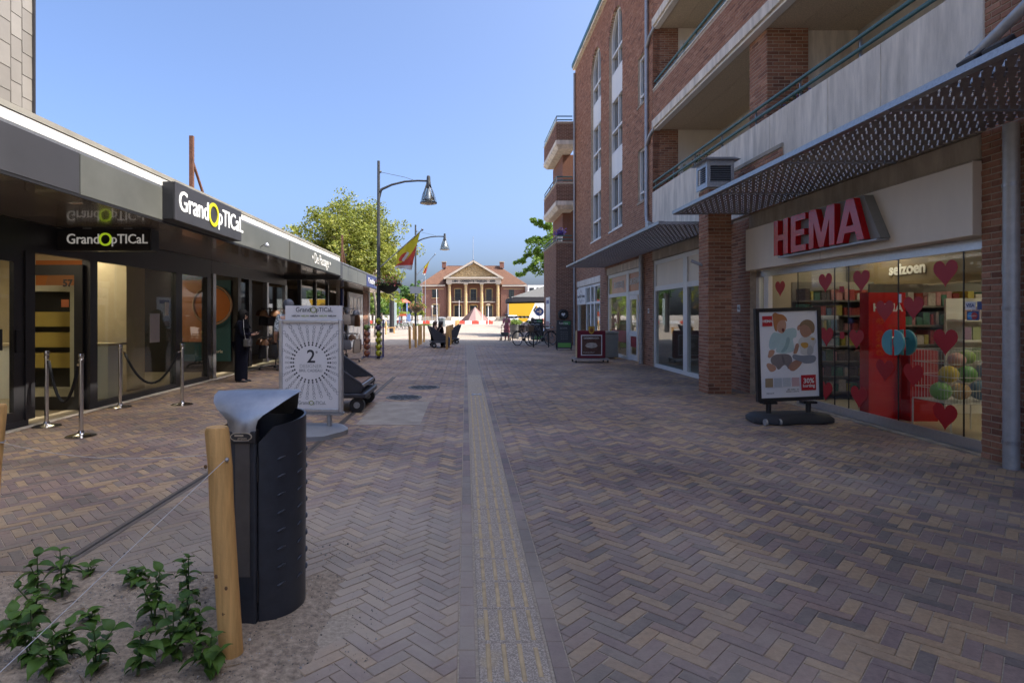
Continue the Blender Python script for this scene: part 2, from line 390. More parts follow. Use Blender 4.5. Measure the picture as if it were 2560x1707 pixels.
# ================================================================== GROUND
GROUND = M("square_gravel_paving", (0.36, 0.31, 0.25), 0.9, var=0.14, vs=1.5, bump=0.3, bs=30)
def squaremat():
    m, t, b = newmat("square_clay_paving"); N = t.nodes.new; L = t.links.new
    g = N("ShaderNodeNewGeometry"); bt = N("ShaderNodeTexBrick"); L(g.outputs["Position"], bt.inputs["Vector"])
    bt.inputs["Scale"].default_value = 1.0; bt.inputs["Brick Width"].default_value = 0.6; bt.inputs["Row Height"].default_value = 0.3
    bt.inputs["Mortar Size"].default_value = 0.012
    bt.inputs["Color1"].default_value = (0.34, 0.285, 0.22, 1); bt.inputs["Color2"].default_value = (0.27, 0.215, 0.165, 1); bt.inputs["Mortar"].default_value = (0.2, 0.17, 0.14, 1)
    n = N("ShaderNodeTexNoise"); n.inputs["Scale"].default_value = 0.35; n.inputs["Detail"].default_value = 6; L(g.outputs["Position"], n.inputs["Vector"])
    r = N("ShaderNodeMapRange"); r.inputs[1].default_value = 0.3; r.inputs[2].default_value = 0.7; r.inputs[3].default_value = 0.8; r.inputs[4].default_value = 1.2; L(n.outputs["Fac"], r.inputs[0])
    x = N("ShaderNodeVectorMath"); x.operation = 'SCALE'; L(bt.outputs["Color"], x.inputs[0]); L(r.outputs[0], x.inputs["Scale"]); L(x.outputs[0], b.inputs["Base Color"])
    b.inputs["Roughness"].default_value = 0.9
    return m
SQ = squaremat()
tag(MB().quad((-900, -400, -0.03), (900, -400, -0.03), (900, 1800, -0.03), (-900, 1800, -0.03)).build("ground", GROUND), "pale ground stretching away beyond the square", "ground", kind="structure")
tag(MB().box((-70, 28.9, -0.025), (70, 200, -0.004)).build("square_paving", SQ), "sunlit pale clay paving of the town square", "paving", kind="structure")

# street paving: bedding sand with clay pavers laid in 45 degree herringbone
PV = MB().box((-6.3, -6, -0.028), (6.0, 28.9, -0.0045)).build("pavement", SAND)
tag(PV, "herringbone clay brick paving of the shopping street", "paving", kind="structure"); OFF[PV.name] = Vector((0, 0, 0))
def clipx(poly, x, keep_less):
    out = []
    for i in range(len(poly)):
        p, q = poly[i], poly[(i + 1) % len(poly)]
        pi = (p[0] <= x) == keep_less; qi = (q[0] <= x) == keep_less
        if pi: out.append(p)
        if pi != qi:
            k = (x - p[0]) / (q[0] - p[0]); out.append((x, p[1] + (q[1] - p[1]) * k))
    return out
def paver(mb, poly, z, t, tilt):
    n = len(poly); cx = sum(p[0] for p in poly) / n; cyy = sum(p[1] for p in poly) / n
    def hz(p): return z + tilt[0] * (p[0] - cx) + tilt[1] * (p[1] - cyy)
    top = []
    for p in poly:
        d = math.hypot(p[0] - cx, p[1] - cyy); k = max(0.3, 1 - 0.0035 / max(d, 0.01)); q = (cx + (p[0] - cx) * k, cyy + (p[1] - cyy) * k)
        top.append((q[0], q[1], hz(q)))
    vs = top + [(p[0], p[1], hz(p) - 0.003) for p in poly] + [(p[0], p[1], -0.012) for p in poly]
    fs = [tuple(range(n))] + [(i, n + i, n + (i + 1) % n, (i + 1) % n) for i in range(n)] + [(n + i, 2 * n + i, 2 * n + (i + 1) % n, n + (i + 1) % n) for i in range(n)]
    mb.add(vs, fs, t)
def tone_pave(r):
    q = r.random()
    if q < 0.68: return r.choice((0.1, 0.1, 0.3, 0.3, 0.5, 0.5, 0.6, 0.66))
    return r.choice((0.75, 0.75, 0.9, 0.9, 0.9, 0.78))
WB, LB = 0.0683, 0.205
rp = random.Random(5); c45 = math.sqrt(0.5); allb = []
for j in range(-330, 350):
    for i in range(-330, 350):
        s = (i - j) % 6
        if s == 0: a = (i, j, 3, 1)
        elif s == 5: a = (i, j, 1, 3)
        else: continue
        g = 0.036
        q = [(a[0] + g, a[1] + g), (a[0] + a[2] - g, a[1] + g), (a[0] + a[2] - g, a[1] + a[3] - g), (a[0] + g, a[1] + a[3] - g)]
        q = [((x - y) * c45 * WB + 0.2, (x + y) * c45 * WB + 14.0) for x, y in q]
        ys = [p[1] for p in q]; xs = [p[0] for p in q]
        if min(ys) < 1.5 or max(ys) > 28.95 or max(xs) < -6.1 or min(xs) > 5.75: continue
        if max(abs(p[0]) for p in q) > 1.05 * (max(ys) + 1.2) + 0.6: continue
        for lo, hi in ((-9, -0.035), (0.45, 9)):
            p = clipx(q, hi, True) if max(xs) > hi else q
            if p and min(x for x, _ in p) < lo: p = clipx(p, lo, False)
            if len(p) < 3: continue
            cx = sum(x for x, _ in p) / len(p); cyy = sum(y for _, y in p) / len(p)
            if cx < -0.66 + 0.05 * math.sin(cyy * 5) and cyy < 3.36 + 0.02 * math.sin(cx * 7): continue
            area = abs(sum(p[k][0] * p[(k + 1) % len(p)][1] - p[(k + 1) % len(p)][0] * p[k][1] for k in range(len(p)))) / 2
            if area < 0.001: continue
            allb.append((cx, cyy, p, a[2] == 3, len(p) == 4 and area > 0.0115))
def vis(b):
    x = VX + b[0] / b[1] * F; y = VY + CAMH / b[1] * F
    return -30 < x < 2590 and y < 1760
whole = sorted([k for k, b in enumerate(allb) if b[4] and vis(b)], key=lambda k: allb[k][1] + 0.15 * abs(allb[k][0]))[:300]
ws = set(whole); rest = MB(); pm = {}
for k, (cx, cyy, p, hor, wh) in enumerate(allb):
    t = tone_pave(rp); z = rp.uniform(-0.0012, 0.0018); tl = (rp.gauss(0, 0.010), rp.gauss(0, 0.010))
    if k in ws:
        key = (hor, t, rp.randrange(3))
        if key not in pm:
            mb = MB(); paver(mb, [(x - cx, y - cyy) for x, y in p], 0, t, tl); pm[key] = mb.mesh("paving_brick", PAVE)
        o = bpy.data.objects.new("paving_brick", pm[key]); COL.objects.link(o); o.parent = PV; o.location = (cx, cyy, z)
    else: paver(rest, p, z, t, tl)
rest.build("paving_bricks", PAVE, PV, kind="stuff")

# guide strip: edging bricks both sides and ribbed tactile tiles
eb = {}
for sx, x0, x1 in ((0, -0.030, 0.046), (1, 0.369, 0.446)):
    y = 1.5 + sx * 0.07
    while y < 28.7:
        t = rp.choice((0.1, 0.3, 0.3, 0.6, 0.6, 0.66)); key = (sx, t)
        if key not in eb:
            mb = MB(); paver(mb, [(-0.0355, -0.0985), (0.0355, -0.0985), (0.0355, 0.0985), (-0.0355, 0.0985)], 0, t, (0, 0)); eb[key] = mb.mesh("edging_brick", PAVE)
        o = bpy.data.objects.new("edging_brick", eb[key]); COL.objects.link(o); o.parent = PV
        o.location = ((x0 + x1) / 2, y, rp.uniform(-0.001, 0.002)); y += 0.2
def aggm():
    m, t, b = newmat("washed_aggregate"); N = t.nodes.new; L = t.links.new
    g = N("ShaderNodeNewGeometry"); v = N("ShaderNodeTexVoronoi"); v.inputs["Scale"].default_value = 210; L(g.outputs["Position"], v.inputs["Vector"])
    r = N("ShaderNodeValToRGB"); e = r.color_ramp.elements; e[0].color = (0.24, 0.20, 0.155, 1); e[1].color = (0.60, 0.50, 0.39, 1)
    e.new(0.5).color = (0.38, 0.31, 0.245, 1)
    sp = N("ShaderNodeSeparateColor"); L(v.outputs["Color"], sp.inputs[0])
    L(sp.outputs[0], r.inputs[0])
    n = N("ShaderNodeTexNoise"); n.inputs["Scale"].default_value = 5.5; n.inputs["Detail"].default_value = 5; L(g.outputs["Position"], n.inputs["Vector"])
    k = N("ShaderNodeMapRange"); k.inputs[1].default_value = 0.56; k.inputs[2].default_value = 0.7; k.inputs[4].default_value = 0.75; L(n.outputs["Fac"], k.inputs[0])
    mx = N("ShaderNodeMix"); mx.data_type = 'RGBA'; mx.inputs[7].default_value = (0.48, 0.37, 0.22, 1); L(k.outputs[0], mx.inputs[0]); L(r.outputs[0], mx.inputs[6]); L(mx.outputs[2], b.inputs["Base Color"])
    bp = N("ShaderNodeBump"); bp.inputs["Strength"].default_value = 0.6; bp.inputs["Distance"].default_value = 0.004; L(v.outputs["Distance"], bp.inputs["Height"]); L(bp.outputs[0], b.inputs["Normal"])
    b.inputs["Roughness"].default_value = 0.9
    return m
AGG = aggm(); RIB = M("worn_yellow_rib", (0.50, 0.365, 0.20), 0.75, var=0.22, vs=14, bump=0.3, bs=120)
tm = []
for q in range(3):
    mb = MB(); h = 0.1505
    mb.add([(-h, -h, -0.012), (h, -h, -0.012), (h, h, -0.012), (-h, h, -0.012), (-h, -h, -0.002), (h, -h, -0.002), (h, h, -0.002), (-h, h, -0.002), (-h + .004, -h + .004, 0.002), (h - .004, -h + .004, 0.002), (h - .004, h - .004, 0.002), (-h + .004, h - .004, 0.002)],
           [(0, 1, 5, 4), (1, 2, 6, 5), (2, 3, 7, 6), (3, 0, 4, 7), (4, 5, 9, 8), (5, 6, 10, 9), (6, 7, 11, 10), (7, 4, 8, 11), (8, 9, 10, 11)])
    for x in (-0.107, -0.036, 0.036, 0.107):
        l = 0.137 - (0.03 if (q == 1 and x > 0.1) else 0); mb.add([(x - 0.0105, -l, 0.002), (x + 0.0105, -l, 0.002), (x + 0.0105, l, 0.002), (x - 0.0105, l, 0.002),
                (x - 0.007, -l + 0.008, 0.0055), (x + 0.007, -l + 0.008, 0.0055), (x + 0.007, l - 0.008, 0.0055), (x - 0.007, l - 0.008, 0.0055)],
               [(0, 1, 5, 4), (1, 2, 6, 5), (2, 3, 7, 6), (3, 0, 4, 7), (4, 5, 6, 7)], 0.5, 1)
    tm.append(mb.mesh("tactile_tile", [AGG, RIB]))
mb = MB(); mb.box((-0.15, -0.15, -0.012), (0.15, 0.15, 0.002)); plain_tile = mb.mesh("aggregate_tile", [AGG])
greytile = MB().box((-0.15, -0.15, -0.012), (0.15, 0.15, 0.002)).mesh("grey_strip_tile", [M("grey_strip", (0.30, 0.25, 0.205), 0.85, var=0.2, vs=12)])
y = 1.6; q = 0
while y < 28.6:
    me = tm[rp.randrange(3)] if y < 11.0 else (plain_tile if y < 14.6 else greytile)
    o = bpy.data.objects.new("tactile_tile" if y < 14.6 else "strip_tile", me); COL.objects.link(o); o.parent = PV; o.location = (0.2075, y, 0.0); y += 0.303
mb = MB()
for a in (45, 135):
    d = Vector((math.cos(rad(a)), math.sin(rad(a)), 0)); mb.bar(Vector((0.2075, 10.93, 0.005)) - d * 0.13, Vector((0.2075, 10.93, 0.005)) + d * 0.13, 0.05, 0.006)
    d2 = Vector((d.y, -d.x, 0))
mb.build("cross_marker", GALV, PV)

# slot drain in two runs
dr = thing("slot_drain", "narrow steel slot drain running along the paving", "drain", (-2.42, 3.5, 0), local=False)
for a, b in (((-2.42, 3.38), (-2.42, 5.6)), ((-2.42, 5.6), (-1.72, 6.0)), ((-1.72, 6.0), (-1.72, 14.0))):
    mb = MB(); mb.bar((a[0], a[1], 0.0015), (b[0], b[1], 0.0015), 0.09, 0.004); mb.build("channel", M("dark_channel", (0.13, 0.105, 0.085), 0.8, var=0.25, vs=8), dr)
    mb = MB(); mb.bar((a[0], a[1], 0.004), (b[0], b[1], 0.004), 0.018, 0.001); mb.build("slot", BLACK, dr)
# concrete repair patch and two manhole covers
rpch = tag(MB().box((-1.5, 7.9, -0.005), (-0.62, 10.0, 0.0045)).build("repair_patch", M("grey_mortar_patch", (0.34, 0.29, 0.235), 0.9, var=0.25, vs=3.5, bump=0.3)), "smooth grey mortar patch in the brick paving", "patch", kind="structure")
for (x, y, l) in ((-1.12, 10.55, "round iron manhole cover beside the grey mortar patch"), (-0.86, 12.0, "round iron manhole cover between the other cover and the ball rack")):
    t = thing("manhole_cover", l, "manhole cover", (x, y, 0))
    MB().lathe([(0.33, -0.008), (0.33, 0.006), (0.30, 0.007)], n=28).build("rim", M("iron_rim", (0.14, 0.14, 0.14), 0.7, metal=0.4), t)
    mb = MB()
    for k in range(12):
        d = Vector((math.cos(k * math.pi / 6), math.sin(k * math.pi / 6), 0)); mb.bar(d * 0.10 + Vector((0, 0, 0.010)), d * 0.27 + Vector((0, 0, 0.010)), 0.05, 0.006)
    mb.lathe([(0.07, 0.007), (0.07, 0.013)], n=12); mb.build("ribs", M("black_iron", (0.035, 0.037, 0.04), 0.6, metal=0.4), t)

# planting bed of loose sandy soil, bottom left
mb = MB(); nx, ny = 130, 84; x0, x1, y0, y1 = -4.3, -0.50, 1.0, 3.56
def bedh(x, y):
    e = min(-0.60 + 0.10 * mnoise.noise((x * 1.3, y * 2.1, 3)) - x, 3.44 + 0.07 * mnoise.noise((x * 2.3, y, 9)) - y)
    base = min(1.0, max(-0.2, e / 0.30))
    return -0.012 + 0.035 * base + (0.022 * mnoise.noise((x * 4, y * 4, 1)) + 0.013 * mnoise.noise((x * 13, y * 13, 5)) + 0.006 * mnoise.noise((x * 34, y * 34, 7))) * max(0.1, base)
vs = [(x0 + (x1 - x0) * i / nx, y0 + (y1 - y0) * j / ny) for j in range(ny + 1) for i in range(nx + 1)]
mb.add([(x, y, bedh(x, y)) for x, y in vs], [(j * (nx + 1) + i, j * (nx + 1) + i + 1, (j + 1) * (nx + 1) + i + 1, (j + 1) * (nx + 1) + i) for j in range(ny) for i in range(nx)])
BED = tag(mb.build("planting_bed", SOIL, smooth=True, ang=80), "patch of loose grey sandy soil at the paving edge", "soil", kind="structure")
# kerb row of grey bricks along the far edge of the bed
x = -3.9; q = 0
while x < -1.35:
    o = bpy.data.objects.new("edging_brick", eb[(0, 0.66)] if (0, 0.66) in eb else list(eb.values())[0]); COL.objects.link(o); o.parent = PV
    o.location = (x, 3.425 + 0.004 * math.sin(x * 9), 0.0035); o.rotation_euler = (0, 0, rad(90) + 0.02 * math.sin(x * 17)); x += 0.2
# twigs, straws and dead leaves on the soil
mb = MB(); rg = random.Random(21)
for k in range(90):
    x, y = rg.uniform(-2.7, -0.75), rg.uniform(1.95, 3.3); a = rg.uniform(0, 6.28); l = rg.uniform(.015, .06); z = bedh(x, y) + .004; d = Vector((math.cos(a) * l, math.sin(a) * l, rg.uniform(-.004, .006)))
    if rg.random() < .6: mb.tube([Vector((x, y, z)) - d, Vector((x, y, z)) + d], rg.uniform(.0008, .002), 4, tone=rg.random())
    else: mb.add([(x - l * .4, y, z), (x, y - l * .25, z + .004), (x + l * .4, y, z + .002), (x, y + l * .25, z + .006)], [(0, 1, 2, 3)], rg.random())
tag(mb.build("plant_litter", Mtone("dead_litter", [(0, (.10, .06, .03)), (.5, (.3, .2, .1)), (1, (.5, .42, .3))], bump=0)), "dead leaves, straws and twigs lying on the soil", "litter", kind="stuff")
# loose grit
mb = MB(); rg = random.Random(3)
for k in range(5200):
    x = rg.uniform(-2.9, -0.4); y = rg.uniform(1.9, 3.9)
    if x > -0.62 or y > 3.42:
        if rg.random() < 0.55: continue
        z = 0.003
    else: z = bedh(x, y) + 0.001
    r = rg.uniform(0.0015, 0.0045) * (2.2 if rg.random() < 0.03 else 1)
    mb.add([(x - r, y, z), (x + r * .6, y - r, z), (x + r * .7, y + r, z), (x, y, z + r * 1.2)], [(0, 1, 3), (1, 2, 3), (2, 0, 3)], rg.random())
tag(mb.build("grit", Mtone("grit", [(0, (0.10, 0.09, 0.08)), (0.8, (0.28, 0.26, 0.23)), (1, (0.5, 0.48, 0.45))], bump=0)), "loose grit and crumbs scattered over soil and paving", "grit", kind="stuff")
# ================================================================== RIGHT-HAND APARTMENT BUILDING
FX = 5.43; NX = (-1, 0, 0); UY = (0, -1, 0)
RB = thing("apartment_building", "red brick apartment building with teal balcony rails above the shops", "building", (FX, 6, 0), local=False)
PLAINB = Mtone("plain_brick_mass", [(0, (0.2, 0.09, 0.06)), (1, (0.24, 0.11, 0.07))])
BPEB = M("painted_plaster", (0.48, 0.46, 0.42), 0.8, var=0.1)
# ---- masses (upper floors behind the balconies, ground-floor rear wall, near end extended unseen behind the camera to shade the street)
mb = MB(); mb.box((7.4, 6.0, 3.45), (15, 28.6, 13.55)); mb.box((12.4, -14, 0), (15, 28.6, 3.45)); mb.box((5.62, -14, 3.45), (15, 6.0, 13.55)); mb.build("core", BPEB, RB)
bx("upper_floor_slab", (5.60, -14, 3.05), (12.4, 28.6, 3.42), BPEB, RB)
mb = MB(); mb.box((FX + .06, -14, 0), (FX + .2, 4.2, 13.6)); mb.build("unseen_near_wall", PLAINB, RB)
bx("roof_slab", (5.3, -14, 13.60), (15, 28.75, 13.75), CONC, RB)
bx("roof_trim", (5.26, -14, 13.72), (5.36, 28.78, 13.9), TEAL, RB)
# ---- near pier (at the frame's right edge)
brickwall(RB, (FX, 6.1, 0), UY, NX, 1.95, 5.3, nparts=220, seed=2)
mb = MB(); mb.box((FX + 0.05, 4.2, 0), (5.62, 6.095, 5.3)); mb.build("pier_core", MORTAR, RB)
# ---- wall between the chain store and the empty shop
brickwall(RB, (FX, 12.0, 0), UY, NX, 0.93, 3.40, nparts=60, seed=3)
mb = MB(); mb.box((FX + .05, 11.07, 0), (5.62, 12.0, 3.40)); mb.build("pier_core", MORTAR, RB)
brickwall(RB, (5.385, 12.0, 3.4), UY, NX, 2.15, 0.95, nparts=40, seed=31, back=0.02)
mb = MB(); mb.prism([(0, 0), (2.15, 0), (2.15, 0.07), (0, 0.07)], (5.36, 12.0, 4.35), UY, (0, 0, 1), (0.07, 0, 0)); mb.build("coping", CONC_DK, RB)
# ---- free-standing pillar carrying the vent box
PX0, PX1, PY0, PY1 = 4.597, 5.035, 10.987, 11.42
mb = MB(); mb.box((PX0, PY0, 0), (PX1, PY1, 3.91)); mb.build("pillar_core", MORTAR, RB)
brickwall(RB, (PX0, PY1, 0), UY, NX, PY1 - PY0, 3.91, nparts=40, seed=4, mortar=False)
brickwall(RB, (PX0, PY0, 0), (1, 0, 0), (0, -1, 0), PX1 - PX0, 3.91, nparts=60, seed=5, mortar=False)
vb = thing("vent_box", "galvanised louvred vent box capping the brick pillar", "vent", (4.82, 11.2, 3.91), local=False)
mb = MB(); zb, zt = 3.912, 4.42
X0, X1, Y0, Y1 = 4.56, 5.07, 10.95, 11.46
for a, b in (((X0, Y0, zb), (X1, Y0 + .02, zb + .1)), ((X0, Y0, zt - .1), (X1, Y0 + .02, zt)), ((X0, Y0, zb + .1), (X0 + .06, Y0 + .02, zt - .1)), ((X1 - .06, Y0, zb + .1), (X1, Y0 + .02, zt - .1)),
             ((X0, Y0 + .02, zb), (X0 + .02, Y1, zb + .1)), ((X0, Y0 + .02, zt - .1), (X0 + .02, Y1, zt)), ((X0, Y0 + .02, zb + .1), (X0 + .02, Y0 + .07, zt - .1)), ((X0, Y1 - .06, zb + .1), (X0 + .02, Y1, zt - .1)), ((X1 - .02, Y0 + .02, zb), (X1, Y1, zt))): mb.box(a, b)
mb.build("casing", GALV, vb)
for k in range(8):
    z = zb + .125 + k * .041
    MB().obox(((X0 + X1) / 2, Y0 + .025, z), ((X1 - X0) / 2 - .06, 0, 0), (0, .014, .014), (0, -.002, .002)).build("louvre", GALV, vb)
    MB().obox((X0 + .025, (Y0 + Y1) / 2, z), (0, (Y1 - Y0) / 2 - .06, 0), (.014, 0, .014), (-.002, 0, .002)).build("louvre", GALV, vb)
bx("dark_lining", (X0 + .06, Y0 + .06, zb), (X1 - .04, Y1 - .04, zt), BLACK, vb)
MB().add([(X0 - .09, Y0 - .09, zt), (X1 + .09, Y0 - .09, zt), (X1 + .09, Y1 + .09, zt), (X0 - .09, Y1 + .09, zt), (X0, Y0, zt + .06), (X1, Y0, zt + .06), (X1, Y1, zt + .06), (X0, Y1, zt + .06)],
         [(3, 2, 1, 0), (0, 1, 5, 4), (1, 2, 6, 5), (2, 3, 7, 6), (3, 0, 4, 7), (4, 5, 6, 7)]).build("cap", GALV, vb)
# ---- first-floor balcony: concrete parapet panels, deck
ys = [6.05, 8.05, 9.15, 11.05, 12.9, 14.6, 16.78]
ys = [6.05, 7.55, 8.65, 10.3, 12.0, 13.6, 16.78]
for a, b in zip(ys[:-1], ys[1:]):
    bx("parapet_panel", (5.40, a + .006, 3.42), (5.58, b - .006, 5.03), CONC, RB, bevel=0.008)
bx("parapet_ledge", (5.37, 6.06, 3.42), (5.395, 16.7, 3.62), CONC, RB)
bx("balcony_deck", (5.585, 6.05, 3.45), (7.39, 16.78, 3.60), CONC, RB)
def rails(Xr, Ya, Yb, z1, z2, name="handrail"):
    for z in (z1, z2): MB().tube([(Xr, Ya, z), (Xr, Yb, z)], 0.03, 10).build(name, TEAL, RB, smooth=True)
    y = Ya + .5; mb = MB()
    while y < Yb:
        MB().box((Xr + .032, y - .012, z1 - .16), (Xr + .06, y + .012, z2 + .02)).build("rail_post", GALV, RB); y += 1.45
rails(5.44, 6.1, 16.75, 5.16, 5.33)
# second floor (brick parapet), third floor
for zb in (6.87, 9.80):
    bx("slab_edge", (5.38, 6.05, zb), (5.60, 16.78, zb + .23), CONC, RB, bevel=0.01)
    bx("drip_strip", (5.44, 6.06, zb - .05), (5.60, 16.77, zb - .002), WHITEP, RB)
    brickwall(RB, (FX, 16.78, zb + .235), UY, NX, 10.7, 0.87, nparts=170 if zb < 8 else 60, seed=int(zb), back=0.12)
    bx("parapet_cap", (5.41, 6.05, zb + 1.108), (5.56, 16.78, zb + 1.145), CONC, RB)
    rails(5.47, 6.1, 16.75, zb + 1.21, zb + 1.36)
    # soffit boards
    nY = 6
    for k in range(nY):
        for q in range(3):
            ya = 6.05 + k * 10.7 / nY; xa = 5.605 + q * 0.597
            bx("soffit_board", (xa + .003, ya + .004, zb - .03), (xa + .592, ya + 10.7 / nY - .004, zb + .02), SOFFIT, RB)
    bx("floor_slab", (5.605, 6.05, zb + .022), (7.39, 16.78, zb + .25), CONC, RB)
# recess end wall facing the camera + door with lit screen
brickwall(RB, (FX, 16.79, 3.6), (1, 0, 0), (0, -1, 0), 0.72, 10.0, nparts=60, seed=8)
bx("recess_wall", (FX + .72, 16.80, 3.6), (7.4, 16.9, 13.5), CREAMP, RB)
for zf in (3.62, 7.12):
    dz = 2.3
    mb = MB(); mb.box((6.2, 16.74, zf), (6.28, 16.79, zf + dz)); mb.box((6.28, 16.74, zf + dz - .08), (7.3, 16.79, zf + dz)); mb.build("door_frame", WHITE, RB)
    bx("door_screen", (6.28, 16.77, zf), (7.3, 16.79, zf + dz - .08), M("perforated_screen", (0.42, 0.40, 0.22), 0.6, var=0.3, vs=60), RB)
# balcony pillar and back wall windows
mb = MB(); mb.box((5.62, 10.82, 3.6), (6.39, 11.47, 9.8)); mb.build("pillar_core", MORTAR, RB)
brickwall(RB, (5.62, 11.47, 3.6), UY, NX, .65, 6.2, nparts=40, seed=9, mortar=False)
brickwall(RB, (5.62, 10.82, 3.6), (1, 0, 0), (0, -1, 0), .77, 6.2, nparts=70, seed=10, mortar=False)
bx("partition_fin", (6.41, 10.9, 3.6), (7.38, 11.4, 9.7), CONC, RB)
for (ya, yb) in ((7.2, 9.6), (12.4, 15.2)):
    for zf in (3.65, 7.15):
        bx("balcony_window_pane", (7.36, ya, zf), (7.385, yb, zf + 2.2), GLASSR, RB)
        mb = MB()
        for p in (ya, (ya + yb) / 2, yb): mb.box((7.30, p - .04, zf), (7.36, p + .04, zf + 2.2))
        mb.box((7.30, ya + .04, zf + 2.1), (7.36, yb - .04, zf + 2.2)); mb.build("balcony_window_frame", WHITE, RB)
# ---- arched facade Y 16.8 .. 28.7
Y1 = 28.7; W = Y1 - 16.79
def uY(Y): return Y1 - Y
WIN = [(20.08, 21.95), (23.25, 25.12)]
holes = [rect(uY(22.2), uY(17.85), 0, 3.0), rect(uY(28.2), uY(23.4), 0, 2.82)]
for a, b in WIN: holes.append(archhole(uY(b), uY(a), 4.62, 11.65))
NAR = [(17.62, 18.27, 8.0, 9.5), (17.62, 18.27, 5.0, 6.66)]
for a, b, c, d in NAR: holes.append(rect(uY(b), uY(a), c, d))
brickwall(RB, (FX, Y1, 0), UY, NX, W, 13.6, holes=holes, nparts=160, seed=12, back=0.18)
bx("facade_core", (FX + .95, 16.9, 3.5), (7.4, 28.6, 13.5), BLACK, RB)
# arch rings, window joinery
for (a, b) in WIN:
    c = (a + b) / 2; r = (b - a) / 2; zs = 11.65
    for k in range(26):
        t0 = math.pi * (k + .06) / 26; t1 = math.pi * (k + .94) / 26
        pts = [(math.cos(t) * q, math.sin(t) * q) for t, q in ((t0, r + .005), (t1, r + .005), (t1, r + .21), (t0, r + .21))]
        mb = MB(); mb.prism(pts, (FX - .012, c, zs), (0, -1, 0), (0, 0, 1), (.05, 0, 0), RND.random()); mb.build("arch_brick", BRICK, RB)
    wn = MB().box((FX + .2, a + .01, 4.63), (FX + .21, b - .01, 11.65)).build("window", GLASSR, RB)
    ag = MB(); ag.prism([(math.cos(math.pi * k / 20) * (r - .02), math.sin(math.pi * k / 20) * (r - .02)) for k in range(21)], (FX + .2, c, zs), (0, -1, 0), (0, 0, 1), (.01, 0, 0)); ag.build("arched_pane", GLASSR, wn)
    fr = MB(); x0, x1 = FX + .10, FX + .198
    for yy in (a + .045, b - .045): fr.box((x0, yy - .045, 4.63), (x1, yy + .045, 11.65))
    fr.box((x0 + .01, c - .035, 4.63), (x1, c + .035, 12.5))
    for z in (4.67, 5.45, 6.64, 7.50, 8.3, 9.46, 10.43, 11.15): fr.box((x0 - .01, a + .09, z - .04), (x1, b - .09, z + .04))
    ring = [(math.cos(math.pi * k / 20) * q, math.sin(math.pi * k / 20) * q) for q, ks in ((r, range(21)), (r - .09, range(20, -1, -1))) for k in ks]
    fr.prism(ring, (x0, c, zs), (0, -1, 0), (0, 0, 1), (x1 - x0, 0, 0)); fr.build("frame", WHITE, wn)
    for z0, z1 in ((6.68, 7.46), (9.50, 10.39)):
        pass
    for z0, z1 in ((6.68, 7.46), (9.50, 10.39)):
        MB().box((FX + .085, a + .09, z0), (FX + .19, b - .09, z1)).build("spandrel_panel", WHITEP, wn)
    bx("sill", (FX - .03, a - .02, 4.56), (FX + .1, b + .02, 4.615), WHITE, wn)
for a, b, c, d in NAR:
    wn = MB().box((FX + .14, a, c), (FX + .15, b, d)).build("window", GLASSR, RB); fr = MB()
    for yy in (a + .035, b - .035): fr.box((FX + .06, yy - .035, c), (FX + .139, yy + .035, d))
    for z in (c + .04, c + .3, d - .04): fr.box((FX + .065, a + .07, z - .03), (FX + .139, b - .07, z + .03))
    fr.build("frame", WHITE, wn); bx("sill", (FX - .03, a - .03, c - .07), (FX + .08, b + .03, c - .005), CONC_DK, wn)
# ---- downpipes
def downpipe(pts, r=0.05):
    p = MB().tube(pts, r, 14).build("downpipe", ZINC, RB, smooth=True)
    return p
p = downpipe([(5.36, 17.2, 13.5), (5.36, 17.2, 4.45), (5.33, 17.05, 4.22), (5.33, 16.8, 4.15)])
for z in (12.2, 9.4, 7.0, 5.2): MB().cyl((5.36, 17.2, z), (5.36, 17.2, z + .05), .057).build("pipe_collar", ZINC, p, smooth=True)
for z in (9.95, 7.05): MB().tube([(5.36, 17.2, z - .55), (5.36, 16.95, z - .35), (5.42, 16.74, z - .2), (5.42, 16.72, z)], .045, 10).build("branch_pipe", ZINC, p, smooth=True)
MB().box((5.22, 16.62, 3.88), (5.42, 16.86, 4.14)).build("hopper", GALV, p)
p = downpipe([(5.36, 28.6, 13.4), (5.36, 28.6, .02)], .05)
for z in (12, 9, 6, 3.4, 2.2): MB().cyl((5.36, 28.6, z), (5.36, 28.6, z + .05), .057).build("pipe_collar", ZINC, p, smooth=True)
p = downpipe([(5.33, 17.62, 3.3), (5.33, 17.62, .02)], .065)
for z in (.6, 1.55, 2.3): MB().cyl((5.33, 17.62, z), (5.33, 17.62, z + .04), .072).build("pipe_collar", GALV, p, smooth=True)
p = downpipe([(5.325, 5.66, 3.36), (5.325, 5.66, 2.55), (5.325, 5.66, 0.0)], .065)
for z in (.24, 1.55, 2.75): MB().cyl((5.325, 5.66, z), (5.325, 5.66, z + .035), .071).build("pipe_collar", GALV, p, smooth=True)
for z in (1.9,): MB().cyl((5.325, 5.66, z), (5.325, 5.66, z + .14), .069).build("pipe_sleeve", ZINC, p, smooth=True)
p = downpipe([(5.30, 5.0, 6.0), (5.30, 5.28, 4.62), (5.28, 5.45, 4.42), (5.27, 6.0, 4.18), (5.27, 6.28, 4.05)], .055)
MB().cyl((5.27, 6.0, 4.19), (5.27, 6.04, 4.17), .066).build("pipe_collar", ZINC, p, smooth=True)
